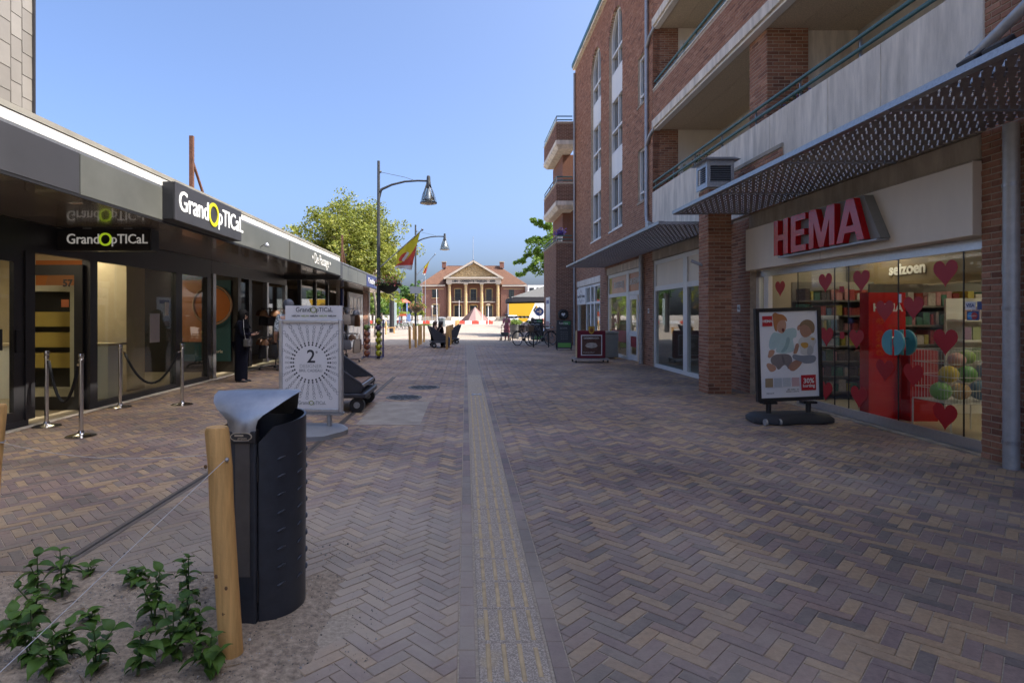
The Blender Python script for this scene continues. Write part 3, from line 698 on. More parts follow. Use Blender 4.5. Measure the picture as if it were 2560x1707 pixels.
# ---- grated canopies
def canopy(Ya, Yb, Xa, Xb, z, label):
    c = MB(); c.box((Xa - .012, Ya, z), (Xa, Yb, z + .06)); c.box((Xa, Ya, z + .04), (Xa + .10, Yb, z + .06))
    c.box((Xa + .001, Ya, z - .004), (Xa + .07, Yb, z - .001))
    cn = c.build("canopy", GALV, RB)
    OFF[cn.name] = OFF[RB.name]
    n = max(1, round((Yb - Ya) / 2.13)); st = (Yb - Ya) / n
    for k in range(n):
        ya, yb = Ya + k * st, Ya + (k + 1) * st
        MB().box((Xa + .005, ya, z - .012), (Xb, ya + .012, z + .05)).build("cross_frame", GALV, cn)
        if k == n - 1: MB().box((Xa + .005, yb - .012, z - .012), (Xb, yb, z + .05)).build("cross_frame", GALV, cn)
        g = MB(); rows = round((st - .03) / .105); dr = (st - .03) / rows; cells = round((Xb - Xa) / .1); dc = (Xb - Xa) / cells
        for r in range(rows):
            y0 = ya + .015 + r * dr
            # tilted strand across the canopy
            g.add([(Xa, y0, z + .002), (Xb, y0, z + .002), (Xb, y0 + dr * .74, z + .042), (Xa, y0 + dr * .74, z + .042)], [(0, 1, 2, 3)], .4)
            sh = (r % 2) * dc * .5
            for q in range(cells):
                xa = Xa + q * dc + sh * .4
                xb = min(Xb, xa + dc)
                g.add([(xa, y0 + dr * .74, z + .042), (min(Xb, xa + dc * .97), y0 + dr * .74, z + .042), (min(Xb, xa + dc * 1.0), y0 + dr, z + .002), (xa + dc * .24, y0 + dr, z + .002)], [(0, 1, 2, 3)], .6)
        gm = g.build("grating", GRATE, cn, kind="stuff")
    return cn
cn1 = canopy(3.53, 11.0, 3.93, 5.40, 3.405, "")
cn2 = canopy(11.78, 22.6, 3.93, 5.42, 3.345, "")
# dark tray above gratings, leaving the front third open to the sky
# ---- lintels
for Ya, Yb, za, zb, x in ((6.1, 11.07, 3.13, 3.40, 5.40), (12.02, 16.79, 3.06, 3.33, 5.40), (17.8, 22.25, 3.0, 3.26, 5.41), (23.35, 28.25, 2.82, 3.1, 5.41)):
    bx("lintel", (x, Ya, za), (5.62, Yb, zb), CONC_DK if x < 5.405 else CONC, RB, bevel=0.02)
# ================================================================== SHOPFRONTS IN THE RIGHT-HAND BUILDING
for y in (4.35, 11.55, 17.3, 22.8): bx("party_wall", (5.64, y - .05, 0), (12.35, y + .05, 3.04), flat("store_wall_grey", (.30, .265, .21), .8), RB)
bx("shop_floor", (5.50, 4.4, -.02), (12.35, 28.4, 0.004), TANF, RB)
bx("shop_ceiling", (5.66, 4.42, 2.96), (12.35, 28.3, 3.03), WHITEP, RB)
def heart(n=28):
    pts = []
    for k in range(n):
        t = 2 * math.pi * k / n
        pts.append((16 * math.sin(t) ** 3 / 32, (13 * math.cos(t) - 5 * math.cos(2 * t) - 2 * math.cos(3 * t) - math.cos(4 * t)) / 32))
    return pts
HP = heart()
# --- chain store front (X = 5.57)
GX = 5.57
SF = MB().box((GX - .02, 6.12, .025), (GX + .03, 9.73, .14)).build("shop_front", ALU, RB); OFF[SF.name] = OFF[RB.name]
bx("threshold", (GX - .12, 6.12, 0.0), (GX + .12, 11.06, .022), CONC_DK, SF)
bx("head_rail", (GX - .02, 6.12, 2.21), (GX + .03, 11.06, 2.33), ALU, SF)
ed = [6.12, 6.49, 7.47, 8.44, 8.76, 9.73]
for a, b in zip(ed[:-1], ed[1:]):
    bx("pane", (GX, a + .006, .14), (GX + .01, b - .006, 2.21), GLASS, SF)
    bx("glass_joint", (GX - .001, b - .006, .14), (GX + .011, b + .006, 2.21), BLACK, SF)
mb = MB(); mb.box((GX - .03, 10.62, .02), (GX + .05, 10.78, 2.21)); mb.box((GX - .03, 10.95, .02), (GX + .05, 11.06, 2.21)); mb.build("door_jamb", WHITE, SF)
bx("pane", (GX, 10.78, .06), (GX + .01, 10.95, 2.21), GLASS, SF)
for (x, y, s) in ((2363, 683, 1), (2153, 702, 1), (2283, 770, .95), (2212, 778, .95), (2363, 855, 1), (2141, 848, .9), (2212, 926, .95), (2283, 939, .95), (2147, 992, 1), (2362, 1041, 1), (2063, 707, .95), (2066, 842, .95), (2064, 977, .95), (1950, 722, .9)):
    p = onx(x, y, GX - .006); s *= .32 * 1.08
    mb = MB(); mb.prism([(a * s, b * s + .02) for a, b in HP], p, UY, (0, 0, 1), (.003, 0, 0)); mb.build("heart_sticker", REDM, SF)
TURQ = flat("turquoise_handle", (0.10, 0.36, 0.40), 0.35)
for sgn, yc in ((1, 7.50), (-1, 7.44)):
    for xo, d in ((GX - .075, .025), (GX + .075, .025)):
        r = .165; pts = [(sgn * r * math.cos(t), r * math.sin(t)) for t in [(-math.pi / 2 + math.pi * k / 16) for k in range(17)]]
        h = MB().prism(pts, (xo, yc, 1.145), (0, 1, 0), (0, 0, 1), (d, 0, 0)).build("door_pull", TURQ, SF, bevel=.004)
    MB().cyl((GX - .06, yc + sgn * .05, 1.2), (GX + .08, yc + sgn * .05, 1.2), .012).build("pull_bolt", CHROME, SF)
# card stickers
card = M("card_white", (0.72, 0.72, 0.74), 0.4, var=0); VBLUE = flat("card_blue", (0.03, 0.07, 0.24)); MRED = flat("card_red", (0.5, 0.05, 0.04)); MBLU = flat("card_cyan", (0.06, 0.32, 0.62))
bx("card_sticker", (GX - .005, 6.33, 1.555), (GX - .003, 6.46, 1.645), card, SF)
text(SF, "card_lettering", "VISA", .052, (GX - .007, 6.395, 1.602), UY, (0, 0, 1), VBLUE, .0005, bold=.0012)
bx("card_sticker", (GX - .005, 6.29, 1.44), (GX - .003, 6.44, 1.54), VBLUE, SF)
for dy, m in ((.028, MBLU), (-.022, MRED)):
    MB().cyl((GX - .0055, 6.365 + dy, 1.49), (GX - .0075 - (dy < 0) * .001, 6.365 + dy, 1.49), .038).build("card_disc", m, SF)
text(SF, "card_lettering", "maestro", .03, (GX - .0095, 6.365, 1.49), UY, (0, 0, 1), TXTW, .0005)
bx("card_sticker", (GX - .005, 6.13, 1.555), (GX - .003, 6.31, 1.645), VBLUE, SF)
p = onx(2105, 838, GX - .004); bx("notice_sticker", (p.x, p.y - .05, p.z - .05), (p.x + .002, p.y + .05, p.z + .05), REDM, SF)
p = onx(2104, 723, GX - .004); bx("notice_sticker", (p.x, p.y - .05, p.z - .04), (p.x + .002, p.y + .05, p.z + .04), REDM, SF)
p = onx(2250, 745, GX - .004); bx("notice_sticker", (p.x, p.y - .02, p.z - .06), (p.x + .002, p.y + .02, p.z + .05), card, SF)
# sign board with projecting glossy letters
SG = thing("store_sign", "cream fascia board with big glossy red projecting letters over the glass front", "sign", (5.33, 8.5, 2.3), local=False)
mb = MB(); mb.box((5.33, 6.10, 2.335), (5.56, 11.04, 3.12)); mb.build("board", CREAMP, SG, bevel=.006)
for y in (8.72,): bx("board_joint", (5.328, y - .003, 2.34), (5.331, y + .003, 3.1), CONC_DK, SG)
bx("board_top_trim", (5.325, 6.10, 3.105), (5.329, 11.04, 3.116), CONC_DK, SG)
# the letters, each a prism leaning off a trapezoid backing (Y runs towards the camera)
GREYB = M("sign_backing_grey", (0.22, 0.22, 0.21), 0.5, var=0.1, vs=4)
mb = MB(); mb.prism([(0, 0), (2.33, 0), (2.30, .06), (2.02, .60), (0.05, .60)], (5.20, 9.60, 2.465), UY, (0, 0, 1), (.13, 0, 0)); mb.build("backing", GREYB, SG, bevel=.004)
mb = MB(); mb.box((5.17, 7.3, 2.44), (5.33, 9.6, 2.462)); mb.build("tray", GALV, SG)
LT = {"H": [[(0, 0), (.12, 0), (.12, .27), (.28, .27), (.28, 0), (.40, 0), (.40, .66), (.28, .66), (.28, .375), (.12, .375), (.12, .66), (0, .66)]],
      "E": [[(0, 0), (.38, 0), (.38, .11), (.12, .11), (.12, .28), (.34, .28), (.34, .385), (.12, .385), (.12, .55), (.37, .55), (.37, .66), (0, .66)]],
      "M": [[(0, 0), (.11, 0), (.11, .44), (.235, 0), (.335, 0), (.46, .44), (.46, 0), (.57, 0), (.57, .66), (.41, .66), (.285, .235), (.16, .66), (0, .66)]],
      "A": [[(0, 0), (.125, 0), (.165, .14), (.365, .14), (.405, 0), (.53, 0), (.335, .66), (.195, .66)], ]}
u0 = 9.63
LT = {k: [[(a * 1.05, b * .86) for a, b in pl] for pl in v] for k, v in LT.items()}
for ch, adv in (("H", .475), ("E", .445), ("M", .60), ("A", .5)):
    if ch == "A":
        mb = MB()
        for pl in ([(0, 0), (.125, 0), (.165, .14), (.195, .245), (.265, .48), (.265, .66), (.195, .66)], [(.53, 0), (.405, 0), (.365, .14), (.335, .245), (.265, .48), (.265, .66), (.335, .66)], [(.165, .14), (.365, .14), (.335, .245), (.195, .245)]):
            mb.prism([(a * 1.05, b * .86) for a, b in pl], (5.115, u0, 2.475), UY, (0, 0, 1), (.085, 0, 0))
    else:
        mb = MB(); mb.prism(LT[ch][0], (5.115, u0, 2.475), UY, (0, 0, 1), (.085, 0, 0))
    mb.build("letter", RED, SG); u0 -= adv * 1.07
# --- interior of the chain store
rt = thing("red_display_wall", "tall red promotional wall with white letters inside the glass front", "display", (6.0, 8.4, 0), local=False)
bx("panel", (5.79, 8.33, 0), (6.32, 8.52, 1.82), RED, rt); bx("plinth", (6.25, 8.15, 0), (6.64, 8.5, 1.0), REDM, rt)
text(rt, "lettering", "HEMA", .16, (6.06, 8.325, 1.60), (1, 0, 0), (0, 0, 1), TXTW, .002, bold=.004)
GOODS = Mtone("assorted_goods", [(0, (0.35, 0.06, 0.05)), (.15, (0.5, 0.42, 0.1)), (.3, (0.08, 0.2, 0.14)), (.45, (0.55, 0.5, 0.45)), (.6, (0.12, 0.1, 0.1)), (.75, (0.5, 0.25, 0.25)), (.9, (0.15, 0.25, 0.35))], interp='CONSTANT', bump=0)
SHELF = flat("shelf_grey", (0.2, 0.19, 0.17))
rs = random.Random(9)
def shelving(name, label, a, b, rows, along_y=True, depth=.4, zt=2.0):
    t = thing(name, label, "shelf", (a[0], a[1], 0), local=False)
    gm = MB()
    if along_y:
        bx("back_panel", (a[0] + depth, a[1], 0), (a[0] + depth + .04, b[1], zt), SHELF, t)
        for r in range(rows):
            z = .15 + (zt - .3) * r / (rows - .3); bx("board", (a[0], a[1], z - .03), (a[0] + depth - .002, b[1], z), SHELF, t)
            y = a[1] + .02
            while y < b[1] - .1:
                wd = rs.uniform(.04, .12); h = rs.uniform(.12, (zt - .3) / rows * .8); gm.box((a[0] + .03, y, z + .001), (a[0] + depth - .08, y + wd, z + h), rs.random()); y += wd + rs.uniform(.005, .04)
    else:
        bx("back_panel", (a[0], a[1] + depth, 0), (b[0], a[1] + depth + .04, zt), SHELF, t)
        for r in range(rows):
            z = .15 + (zt - .3) * r / (rows - .3); bx("board", (a[0], a[1], z - .03), (b[0], a[1] + depth - .002, z), SHELF, t)
            x = a[0] + .02
            while x < b[0] - .1:
                wd = rs.uniform(.04, .12); h = rs.uniform(.12, (zt - .3) / rows * .8); gm.box((x, a[1] + .03, z + .001), (x + wd, a[1] + depth - .08, z + h), rs.random()); x += wd + rs.uniform(.005, .04)
    gm.build("goods", GOODS, t, kind="stuff")
shelving("wall_shelving", "long wall shelving full of coloured goods at the rear of the store", (10.2, 4.6, 0), (10.6, 11.3, 0), 6)
shelving("gondola_shelf", "shelf unit of small goods behind the wire basket of balls", (6.55, 9.0, 0), (9.6, 9.4, 0), 6, along_y=False, zt=2.0)
shelving("gondola_shelf", "tall shelf unit of small goods between red wall and entrance", (6.0, 10.25, 0), (9.6, 10.6, 0), 7, along_y=False, zt=2.1)
shelving("gondola_shelf", "shelf unit of folded goods beside the open store entrance", (6.9, 11.0, 0), (10.0, 11.4, 0), 5, along_y=False, zt=1.7)
bh = thing("aisle_sign", "cream hanging bulkhead with white season lettering inside the store", "sign", (7.5, 9.8, 2.0), local=False)
bx("board", (7.5, 8.2, 1.98), (7.56, 11.4, 2.62), flat("bulkhead_umber", (.20, .15, .08)), bh); text(bh, "lettering", "seizoen", .27, (7.49, 9.85, 2.28), UY, (0, 0, 1), TXTW, .004, bold=.008)
WIRE = flat("white_wire", (0.6, 0.6, 0.57), .4)
wb = thing("wire_basket", "white wire dump basket filled with toy balls behind the glass", "basket", (6.75, 7.55, 0), local=False)
mb = MB(); bx0, bx1, by0, by1, bz0, bz1 = 5.86, 6.62, 7.0, 7.6, .42, 1.06
for z in (bz0, .58, .74, .9, bz1):
    mb.tube([(bx0, by0, z), (bx1, by0, z), (bx1, by1, z), (bx0, by1, z), (bx0, by0, z)], .005, 5)
for k in range(21):
    x = bx0 + (bx1 - bx0) * k / 20
    for y in (by0, by1): mb.tube([(x, y, bz0), (x, y, bz1)], .003, 4)
for k in range(13):
    y = by0 + (by1 - by0) * k / 12
    for x in (bx0, bx1): mb.tube([(x, y, bz0), (x, y, bz1)], .003, 4)
mb.build("wire_mesh", WIRE, wb)
for x in (bx0, bx1):
    for y in (by0, by1): MB().cyl((x, y, 0), (x, y, bz0), .01, n=8).build("leg", WIRE, wb)
bx("floor_mesh", (bx0, by0, bz0 - .006), (bx1, by1, bz0), WIRE, wb)
for k, (x, y, z, r, c, l) in enumerate(((6.30, 7.25, .55, .12, (0.25, 0.5, 0.12), "green toy ball low in the wire basket"), (6.52, 7.22, .55, .11, (0.62, 0.42, 0.2), "peach toy ball low in the wire basket"),
        (6.80, 7.25, .56, .13, (0.16, 0.27, 0.40), "blue toy ball low in the wire basket"), (6.40, 7.25, .76, .11, (0.6, 0.45, 0.05), "yellow toy ball on the middle of the heap"), (6.62, 7.24, .76, .11, (0.2, 0.45, 0.15), "lime toy ball on the middle of the heap"),
        (6.90, 7.26, .80, .13, (0.2, 0.3, 0.42), "large pale blue toy ball on the heap"), (6.54, 7.3, .93, .10, (0.6, 0.35, 0.3), "pink toy ball on top of the heap"), (6.75, 7.4, .96, .10, (0.35, 0.5, 0.15), "light green toy ball on top of the heap"))):
    tag(MB().ball((x - .36, y, z), r * .95, 18).build("toy_ball", flat("toy_ball_%d" % k, c, .35), smooth=True), l, "ball", "toy balls in the store basket")
rk = thing("book_rack", "pale card rack standing behind the wire basket", "rack", (7.6, 8.7, 0), local=False)
for k in range(4):
    bx("tray", (7.3, 8.5, .5 + k * .3), (8.0, 8.8, .53 + k * .3), WHITEP, rk)
    for q in range(5): bx("card", (7.32 + q * .135, 8.52, .532 + k * .3), (7.43 + q * .135, 8.54, .72 + k * .3), flat("card_%d_%d" % (k, q), (rs.uniform(.2, .6), rs.uniform(.2, .5), rs.uniform(.2, .5))), rk)
bx("upright", (7.29, 8.8, 0), (8.01, 8.84, 1.75), WHITEP, rk)
def lamps(spots, label, z=2.935, mat=LAMPW, group=None):
    for (x, y, wx, wy) in spots:
        t = thing("ceiling_lamp", label, "lamp", (x, y, z), group=group)
        MB().box((-wx / 2, -wy / 2, -.0), (wx / 2, wy / 2, .02)).build("diffuser", mat, t); MB().box((-wx / 2 - .03, -wy / 2 - .03, .021), (wx / 2 + .03, wy / 2 + .03, .03)).build("housing", WHITE, t)
lamps([(7.2, 6.4, .3, 1.2), (7.2, 10.2, .3, 1.2), (9.2, 8.2, .3, 1.2), (8.9, 5.4, .3, 1.0)], "lit strip lamp on the ceiling of the store with red letters", group="store ceiling lamps")
# --- empty shop (white joinery) Y 12.02 .. 16.79
JX = 5.46
SF2 = MB().box((JX, 12.02, 0.0), (JX + .09, 16.78, .10)).build("shop_front", WHITE, RB); OFF[SF2.name] = OFF[RB.name]
mb = MB()
for y, wv in ((12.08, .1), (14.42, .26), (16.72, .1)): mb.box((JX - .005, y - wv / 2, .1), (JX + .09, y + wv / 2, 3.05))
for a, b in ((12.13, 14.29), (14.55, 16.67)):
    for z, hh in ((2.25, .13), (2.99, .11)): mb.box((JX, a, z - hh / 2), (JX + .09, b, z + hh / 2))
mb.build("frame", WHITE, SF2)
for a, b in ((12.13, 14.29), (14.55, 16.67)):
    bx("pane", (JX + .04, a, .1), (JX + .05, b, 2.185), GLASS, SF2); bx("blind_panel", (JX + .03, a, 2.315), (JX + .06, b, 2.935), CREAMP, SF2)
fe = thing("cushion_stack", "dark red padded case standing inside the empty shop window", "case", (6.3, 15.0, 0), local=False)
bx("case", (6.2, 14.9, 0), (6.55, 15.5, .9), flat("maroon_case", (0.2, 0.02, 0.03)), fe, bevel=.05); bx("label", (6.19, 15.1, .5), (6.198, 15.25, .6), card, fe)
cb = thing("side_cabinet", "pale cabinet inside the empty shop window", "cabinet", (6.4, 13.6, 0), local=False); bx("carcass", (6.3, 13.2, 0), (6.9, 14.0, 1.25), CREAMP, cb, bevel=.01); bx("worktop", (6.28, 13.18, 1.252), (6.92, 14.02, 1.28), SHELF, cb)
# --- bakery Y 17.85 .. 22.2
SF3 = MB().box((JX, 19.25, 0.0), (JX + .09, 22.19, .10)).build("shop_front", WHITE, RB); OFF[SF3.name] = OFF[RB.name]
mb = MB()
for y, wv in ((17.92, .1), (19.55, .28), (22.13, .12)): mb.box((JX - .005, y - wv / 2, 0), (JX + .09, y + wv / 2, 2.99))
for z, hh in ((2.21, .13), (2.93, .12)):
    mb.box((JX, 17.97, z - hh / 2), (JX + .09, 19.41, z + hh / 2)); mb.box((JX, 19.69, z - hh / 2), (JX + .09, 22.07, z + hh / 2))
mb.build("frame", WHITE, SF3)
bx("pane", (JX + .04, 19.69, .1), (JX + .05, 22.07, 2.145), GLASS, SF3)
OR1 = M("bakery_print_peach", (0.60, 0.30, 0.18), .35, var=.2, vs=1.2); OR2 = M("bakery_print_rust", (0.42, 0.12, 0.035), .35, var=.15, vs=1.5)
bx("sign_panel", (JX + .03, 19.69, 2.275), (JX + .06, 21.75, 2.87), OR1, SF3); bx("sign_panel", (JX + .03, 21.78, 2.275), (JX + .06, 22.07, 2.87), flat("bakery_yellow", (0.5, 0.38, 0.04)), SF3)
bx("sign_panel", (JX + .03, 17.97, 2.275), (JX + .06, 19.41, 2.87), OR2, SF3)
text(SF3, "sign_lettering", "BAKKERIJ", .32, (JX + .022, 20.75, 2.56), UY, (0, 0, 1), TXTW, .003, bold=.003)
text(SF3, "sign_lettering", "BROEKMANS", .30, (JX + .022, 18.69, 2.59), UY, (0, 0, 1), TXTW, .003, sx=.78, bold=.003)
# low red frieze printed on the glass, door leaf with emblem
FRZ = M("red_frieze", (0.30, 0.035, 0.045), .4, var=.2, vs=6)
bx("window_frieze", (JX + .034, 19.69, .55), (JX + .037, 21.8, .95), FRZ, SF3)
bx("window_frieze", (JX + .034, 21.8, .55), (JX + .037, 22.07, .95), flat("frieze_yellow", (0.5, 0.33, 0.04)), SF3)
MB().lathe([(.001, -.42), (.16, -.25), (.2, 0), (.16, .3), (.001, .42)], (JX + .03, 20.85, 1.42), 16, sx=.02, sy=1).build("emblem", flat("emblem_gold", (0.45, 0.3, 0.06)), SF3)
MB().lathe([(.001, -.22), (.1, -.15), (.13, 0), (.1, .15), (.001, .22)], (JX + .022, 20.85, 1.38), 16, sx=.02, sy=1).build("emblem_core", flat("emblem_rust", (0.3, 0.08, 0.03)), SF3)
dl = MB()
for a, b in (((JX + .01, 18.45, .02), (JX + .07, 18.57, 2.14)), ((JX + .01, 19.27, .02), (JX + .07, 19.41, 2.14)), ((JX + .01, 18.57, .02), (JX + .07, 19.27, .2)), ((JX + .01, 18.57, .8), (JX + .07, 19.27, .97)), ((JX + .01, 18.57, 2.0), (JX + .07, 19.27, 2.14))): dl.box(a, b)
dl.build("door_leaf", WHITE, SF3)
bx("pane", (JX + .035, 18.57, .97), (JX + .045, 19.27, 2.0), GLASS, SF3); bx("pane", (JX + .035, 18.57, .2), (JX + .045, 19.27, .8), GLASS, SF3)
bx("window_frieze", (JX + .03, 18.57, .45), (JX + .033, 19.27, .78), FRZ, SF3)
bk = thing("bread_shelf", "lit shelf of golden loaves inside the bakery door", "shelf", (7.2, 18.2, 0), local=False)
for z in (.9, 1.3, 1.7, 2.1):
    bx("board", (6.9, 17.5, z), (7.3, 19.8, z + .03), WOODB, bk)
    for k in range(9): MB().ball((7.05, 17.65 + k * .25, z + .105), .1, 10, .75).build("loaf", flat("crust", (0.5, 0.27, 0.07)), bk, smooth=True)
bx("counter", (6.4, 19.8, 0), (6.9, 21.8, 1.0), SHELF, bk)
lamps([(6.8, 18.6, .3, .9), (6.8, 20.8, .3, .9)], "lit lamp on the bakery ceiling above the bread", group="bakery lamps")
# --- third shop Y 23.4 .. 28.2
SF4 = MB().box((JX, 23.45, 0.0), (JX + .09, 28.18, .10)).build("shop_front", WHITE, RB); OFF[SF4.name] = OFF[RB.name]
mb = MB()
for y, wv in ((23.5, .1), (24.6, .2), (25.35, .2), (26.2, .1), (28.1, .12)): mb.box((JX - .005, y - wv / 2, .1), (JX + .09, y + wv / 2, 2.80))
for a, b in ((23.55, 24.5), (24.7, 25.25), (25.45, 26.15), (26.25, 28.04)):
    for z, hh in ((2.02, .1), (2.75, .1)): mb.box((JX, a, z - hh / 2), (JX + .09, b, z + hh / 2))
mb.build("frame", WHITE, SF4)
for a, b in ((23.55, 24.5), (24.7, 25.25), (25.45, 26.15), (26.25, 28.04)):
    bx("pane", (JX + .04, a, .1), (JX + .05, b, 1.97), GLASS, SF4)
    if a < 26: bx("pane", (JX + .04, a, 2.07), (JX + .05, b, 2.7), GLASS, SF4)
s3 = thing("shop_sign", "white shop sign with black diamond emblem and small lettering", "sign", (5.4, 27, 2.0), local=False)
bx("board", (5.40, 26.2, 1.98), (5.45, 28.1, 2.72), WHITEP, s3); text(s3, "lettering", "Den  INCH  Ontrop", .2, (5.396, 27.15, 2.36), UY, (0, 0, 1), TXTK, .002, bold=.002)
mb = MB()
for a, b in (((-.3, .12), (0, .3)), ((0, .3), (.3, .12)), ((-.3, -.12), (0, -.3)), ((0, -.3), (.3, -.12))): mb.bar((5.395, 27.15 - a[0], 2.36 + a[1]), (5.395, 27.15 - b[0], 2.36 + b[1]), .015, .004, up=(1, 0, 0))
for k in range(10):
    if 3 < k < 6: continue
    mb.box((5.394, 26.35 + k * .17, 2.13), (5.397, 26.38 + k * .17, 2.16))
mb.build("emblem", TXTK, s3)
# house numbers
for (p, s) in (((FX - .018, 11.5, 1.63), "46"), ((FX - .018, 17.18, 1.62), "48")):
    t = thing("house_number", "small white number plate reading " + s + (" on the brick beside the store with red letters" if s == "46" else " on the brick pier beside the bakery door"), "plate", p, local=False)
    bx("plate", (p[0], p[1] - .055, p[2] - .07), (p[0] + .012, p[1] + .055, p[2] + .07), WHITE, t); text(t, "number", s, .1, (p[0] - .002, p[1], p[2]), UY, (0, 0, 1), TXTK, .001)
# floodlight by the near downpipe, small spotlight on the pillar
t = thing("floodlight", "black double floodlight box standing on the canopy edge", "floodlight", (4.6, 5.4, 3.5), local=False)
for k, y in enumerate((4.70, 4.95)):
    hmb = MB().obox((4.35, y, 3.63), (.05, 0, .035), (0, .10, 0), (-.045, 0, .075)).build("lamp_head", BLACK, t, bevel=.015)
    MB().obox((4.296, y, 3.61), (.003, 0, .002), (0, .085, 0), (-.038, 0, .06)).build("lens", flat("grey_lens", (.1, .1, .1), .2), t)
bx("bracket", (4.30, 4.6, 3.465), (4.45, 5.1, 3.53), GALV, t)
t = thing("spotlight", "small grey spotlight fixed to the brick pillar", "spotlight", (4.59, 11.3, 2.5), local=False)
MB().cyl((4.57, 11.25, 2.47), (4.40, 11.32, 2.55), .03).build("barrel", GALV, t); MB().cyl((4.6, 11.25, 2.46), (4.565, 11.25, 2.46), .02).build("mount", GALV, t)
# balcony flower boxes
def flowerbox(x, ya, yb, z, label, cols, seed):
    t = thing("flower_box", label, "flower box", (x, ya, z), local=False); r = random.Random(seed)
    bx("trough", (x, ya, z), (x + .18, yb, z + .16), BLACK, t)
    mb = MB(); fl = MB()
    for k in range(260):
        p = Vector((x + r.uniform(-.06, .24), r.uniform(ya, yb), z + .16 + abs(r.gauss(0, .10)))); s = r.uniform(.015, .035)
        a = Vector((r.uniform(-1, 1), r.uniform(-1, 1), r.uniform(-1, 1))).normalized(); b = a.orthogonal().normalized()
        (fl if r.random() < .18 else mb).add([p - a * s, p + b * s * .6, p + a * s, p - b * s * .6], [(0, 1, 2, 3)], r.random())
    mb.build("foliage", LEAFD, t, kind="stuff"); fl.build("blooms", flat("bloom_" + str(seed), cols), t, kind="stuff")
LEAFD = Mleaf("dark_leaves", (0.02, 0.06, 0.012), (0.06, 0.14, 0.03))
flowerbox(5.6, 15.2, 16.3, 4.95, "flower box with trailing leaves behind the concrete parapet near the brick corner", (0.45, 0.08, 0.2), 1)
flowerbox(5.6, 13.2, 14.4, 4.98, "flower box with green leaves on the middle of the concrete parapet", (0.5, 0.1, 0.1), 2)
flowerbox(5.6, 9.6, 10.4, 4.95, "flower box with violet blooms on the concrete parapet beside the balcony pillar", (0.14, 0.1, 0.3), 3)
# ================================================================== FAR CORNER BLOCK with terrace and balconies
CB = thing("corner_block", "brick corner block with roof terrace and two stacked corner balconies", "building", (4.49, 28.72, 0), local=False)
brickwall(CB, (4.49, 28.72, 0), (1, 0, 0), (0, -1, 0), .90, 5.05, mat=BRICK2, nparts=60, seed=21)
brickwall(CB, (4.49, 33.2, 0), UY, NX, 4.48, 5.05, mat=BRICK2, nparts=60, seed=22)
bx("block_core", (4.545, 28.775, 0), (7.5, 33.2, 5.0), MORTAR, CB); bx("terrace_edge", (4.44, 28.68, 5.05), (5.36, 33.25, 5.13), CONC_DK, CB)
bx("back_wall", (5.0, 29.9, 5.13), (7.5, 33.2, 9.74), PLAINB, CB)
def brail(x0, x1, y0, y1, z):
    for zz in (z + .12, z + .3):
        MB().tube([(x1, y0, zz), (x0, y0, zz), (x0, y1, zz)], .03, 8).build("rail", TEAL, CB)
    for y in (y0, (y0 + y1) / 2, y1): MB().cyl((x0, y, z), (x0, y, z + .3), .02, n=8).build("rail_post", GALV, CB)
brail(4.52, 5.3, 28.8, 33.1, 5.13)
for zb in (6.75, 9.75):
    MB().add([(4.46, 28.66, zb + .18), (5.40, 28.66, zb + .18), (5.40, 33.2, zb + .18), (4.46, 33.2, zb + .18), (4.62, 28.85, zb), (5.4, 28.85, zb), (5.4, 33.0, zb), (4.62, 33.0, zb), (4.46, 28.66, zb + .38), (5.4, 28.66, zb + .38), (5.4, 33.2, zb + .38), (4.46, 33.2, zb + .38)],
             [(7, 6, 5, 4), (4, 5, 1, 0), (5, 6, 2, 1), (6, 7, 3, 2), (7, 4, 0, 3), (0, 1, 9, 8), (1, 2, 10, 9), (2, 3, 11, 10), (3, 0, 8, 11), (8, 9, 10, 11)]).build("balcony_slab", CONC, CB)
    brickwall(CB, (4.49, 28.69, zb + .39), (1, 0, 0), (0, -1, 0), .88, .87, mat=BRICK2, seed=23)
    brickwall(CB, (4.49, 33.15, zb + .39), UY, NX, 4.46, .87, mat=BRICK2, seed=24, back=.04)
    bx("balcony_core", (4.535, 28.745, zb + .39), (4.65, 33.1, zb + 1.25), MORTAR, CB)
    bx("balcony_cap", (4.46, 28.66, zb + 1.265), (5.38, 33.2, zb + 1.30), CONC, CB); brail(4.52, 5.3, 28.8, 33.1, zb + 1.30)
t = thing("wall_wreath", "round black padded wreath hung on the brick block", "wreath", (4.82, 28.6, 1.52), local=False)
mb = MB(); mb.tube([(4.82 + .19 * math.cos(a), 28.64, 1.52 + .19 * math.sin(a)) for a in [2 * math.pi * k / 20 for k in range(21)]], .075, 8); mb.build("ring", BLACK, t, smooth=True)
MB().prism([(a * .2, b * .2) for a, b in HP], (4.82, 28.6, 1.52), (1, 0, 0), (0, 0, 1), (0, .01, 0)).build("heart", card, t)
MB().cyl((4.82, 28.67, 1.52), (4.82, 28.63, 1.52), .14).build("backing", BLACK, t)
t = thing("menu_board", "narrow pale menu panel on the street face of the brick block", "panel", (4.46, 31.4, .8), local=False)
bx("panel", (4.455, 30.75, .75), (4.478, 32.2, 2.45), WHITEP, t); bx("print", (4.451, 31.0, 2.1), (4.454, 32.0, 2.3), VBLUE, t); bx("print", (4.451, 30.9, .85), (4.454, 32.05, 1.15), flat("menu_pink", (.5, .3, .28)), t)
t = thing("balcony_flowers", "violet flowers in a pot on the roof terrace corner", "plant", (4.7, 28.9, 5.15), local=False)
MB().lathe([(.10, 5.14), (.14, 5.42)], (4.72, 28.95, 0), 14).build("pot", WHITEP, t)
mb = MB(); r_ = random.Random(4)
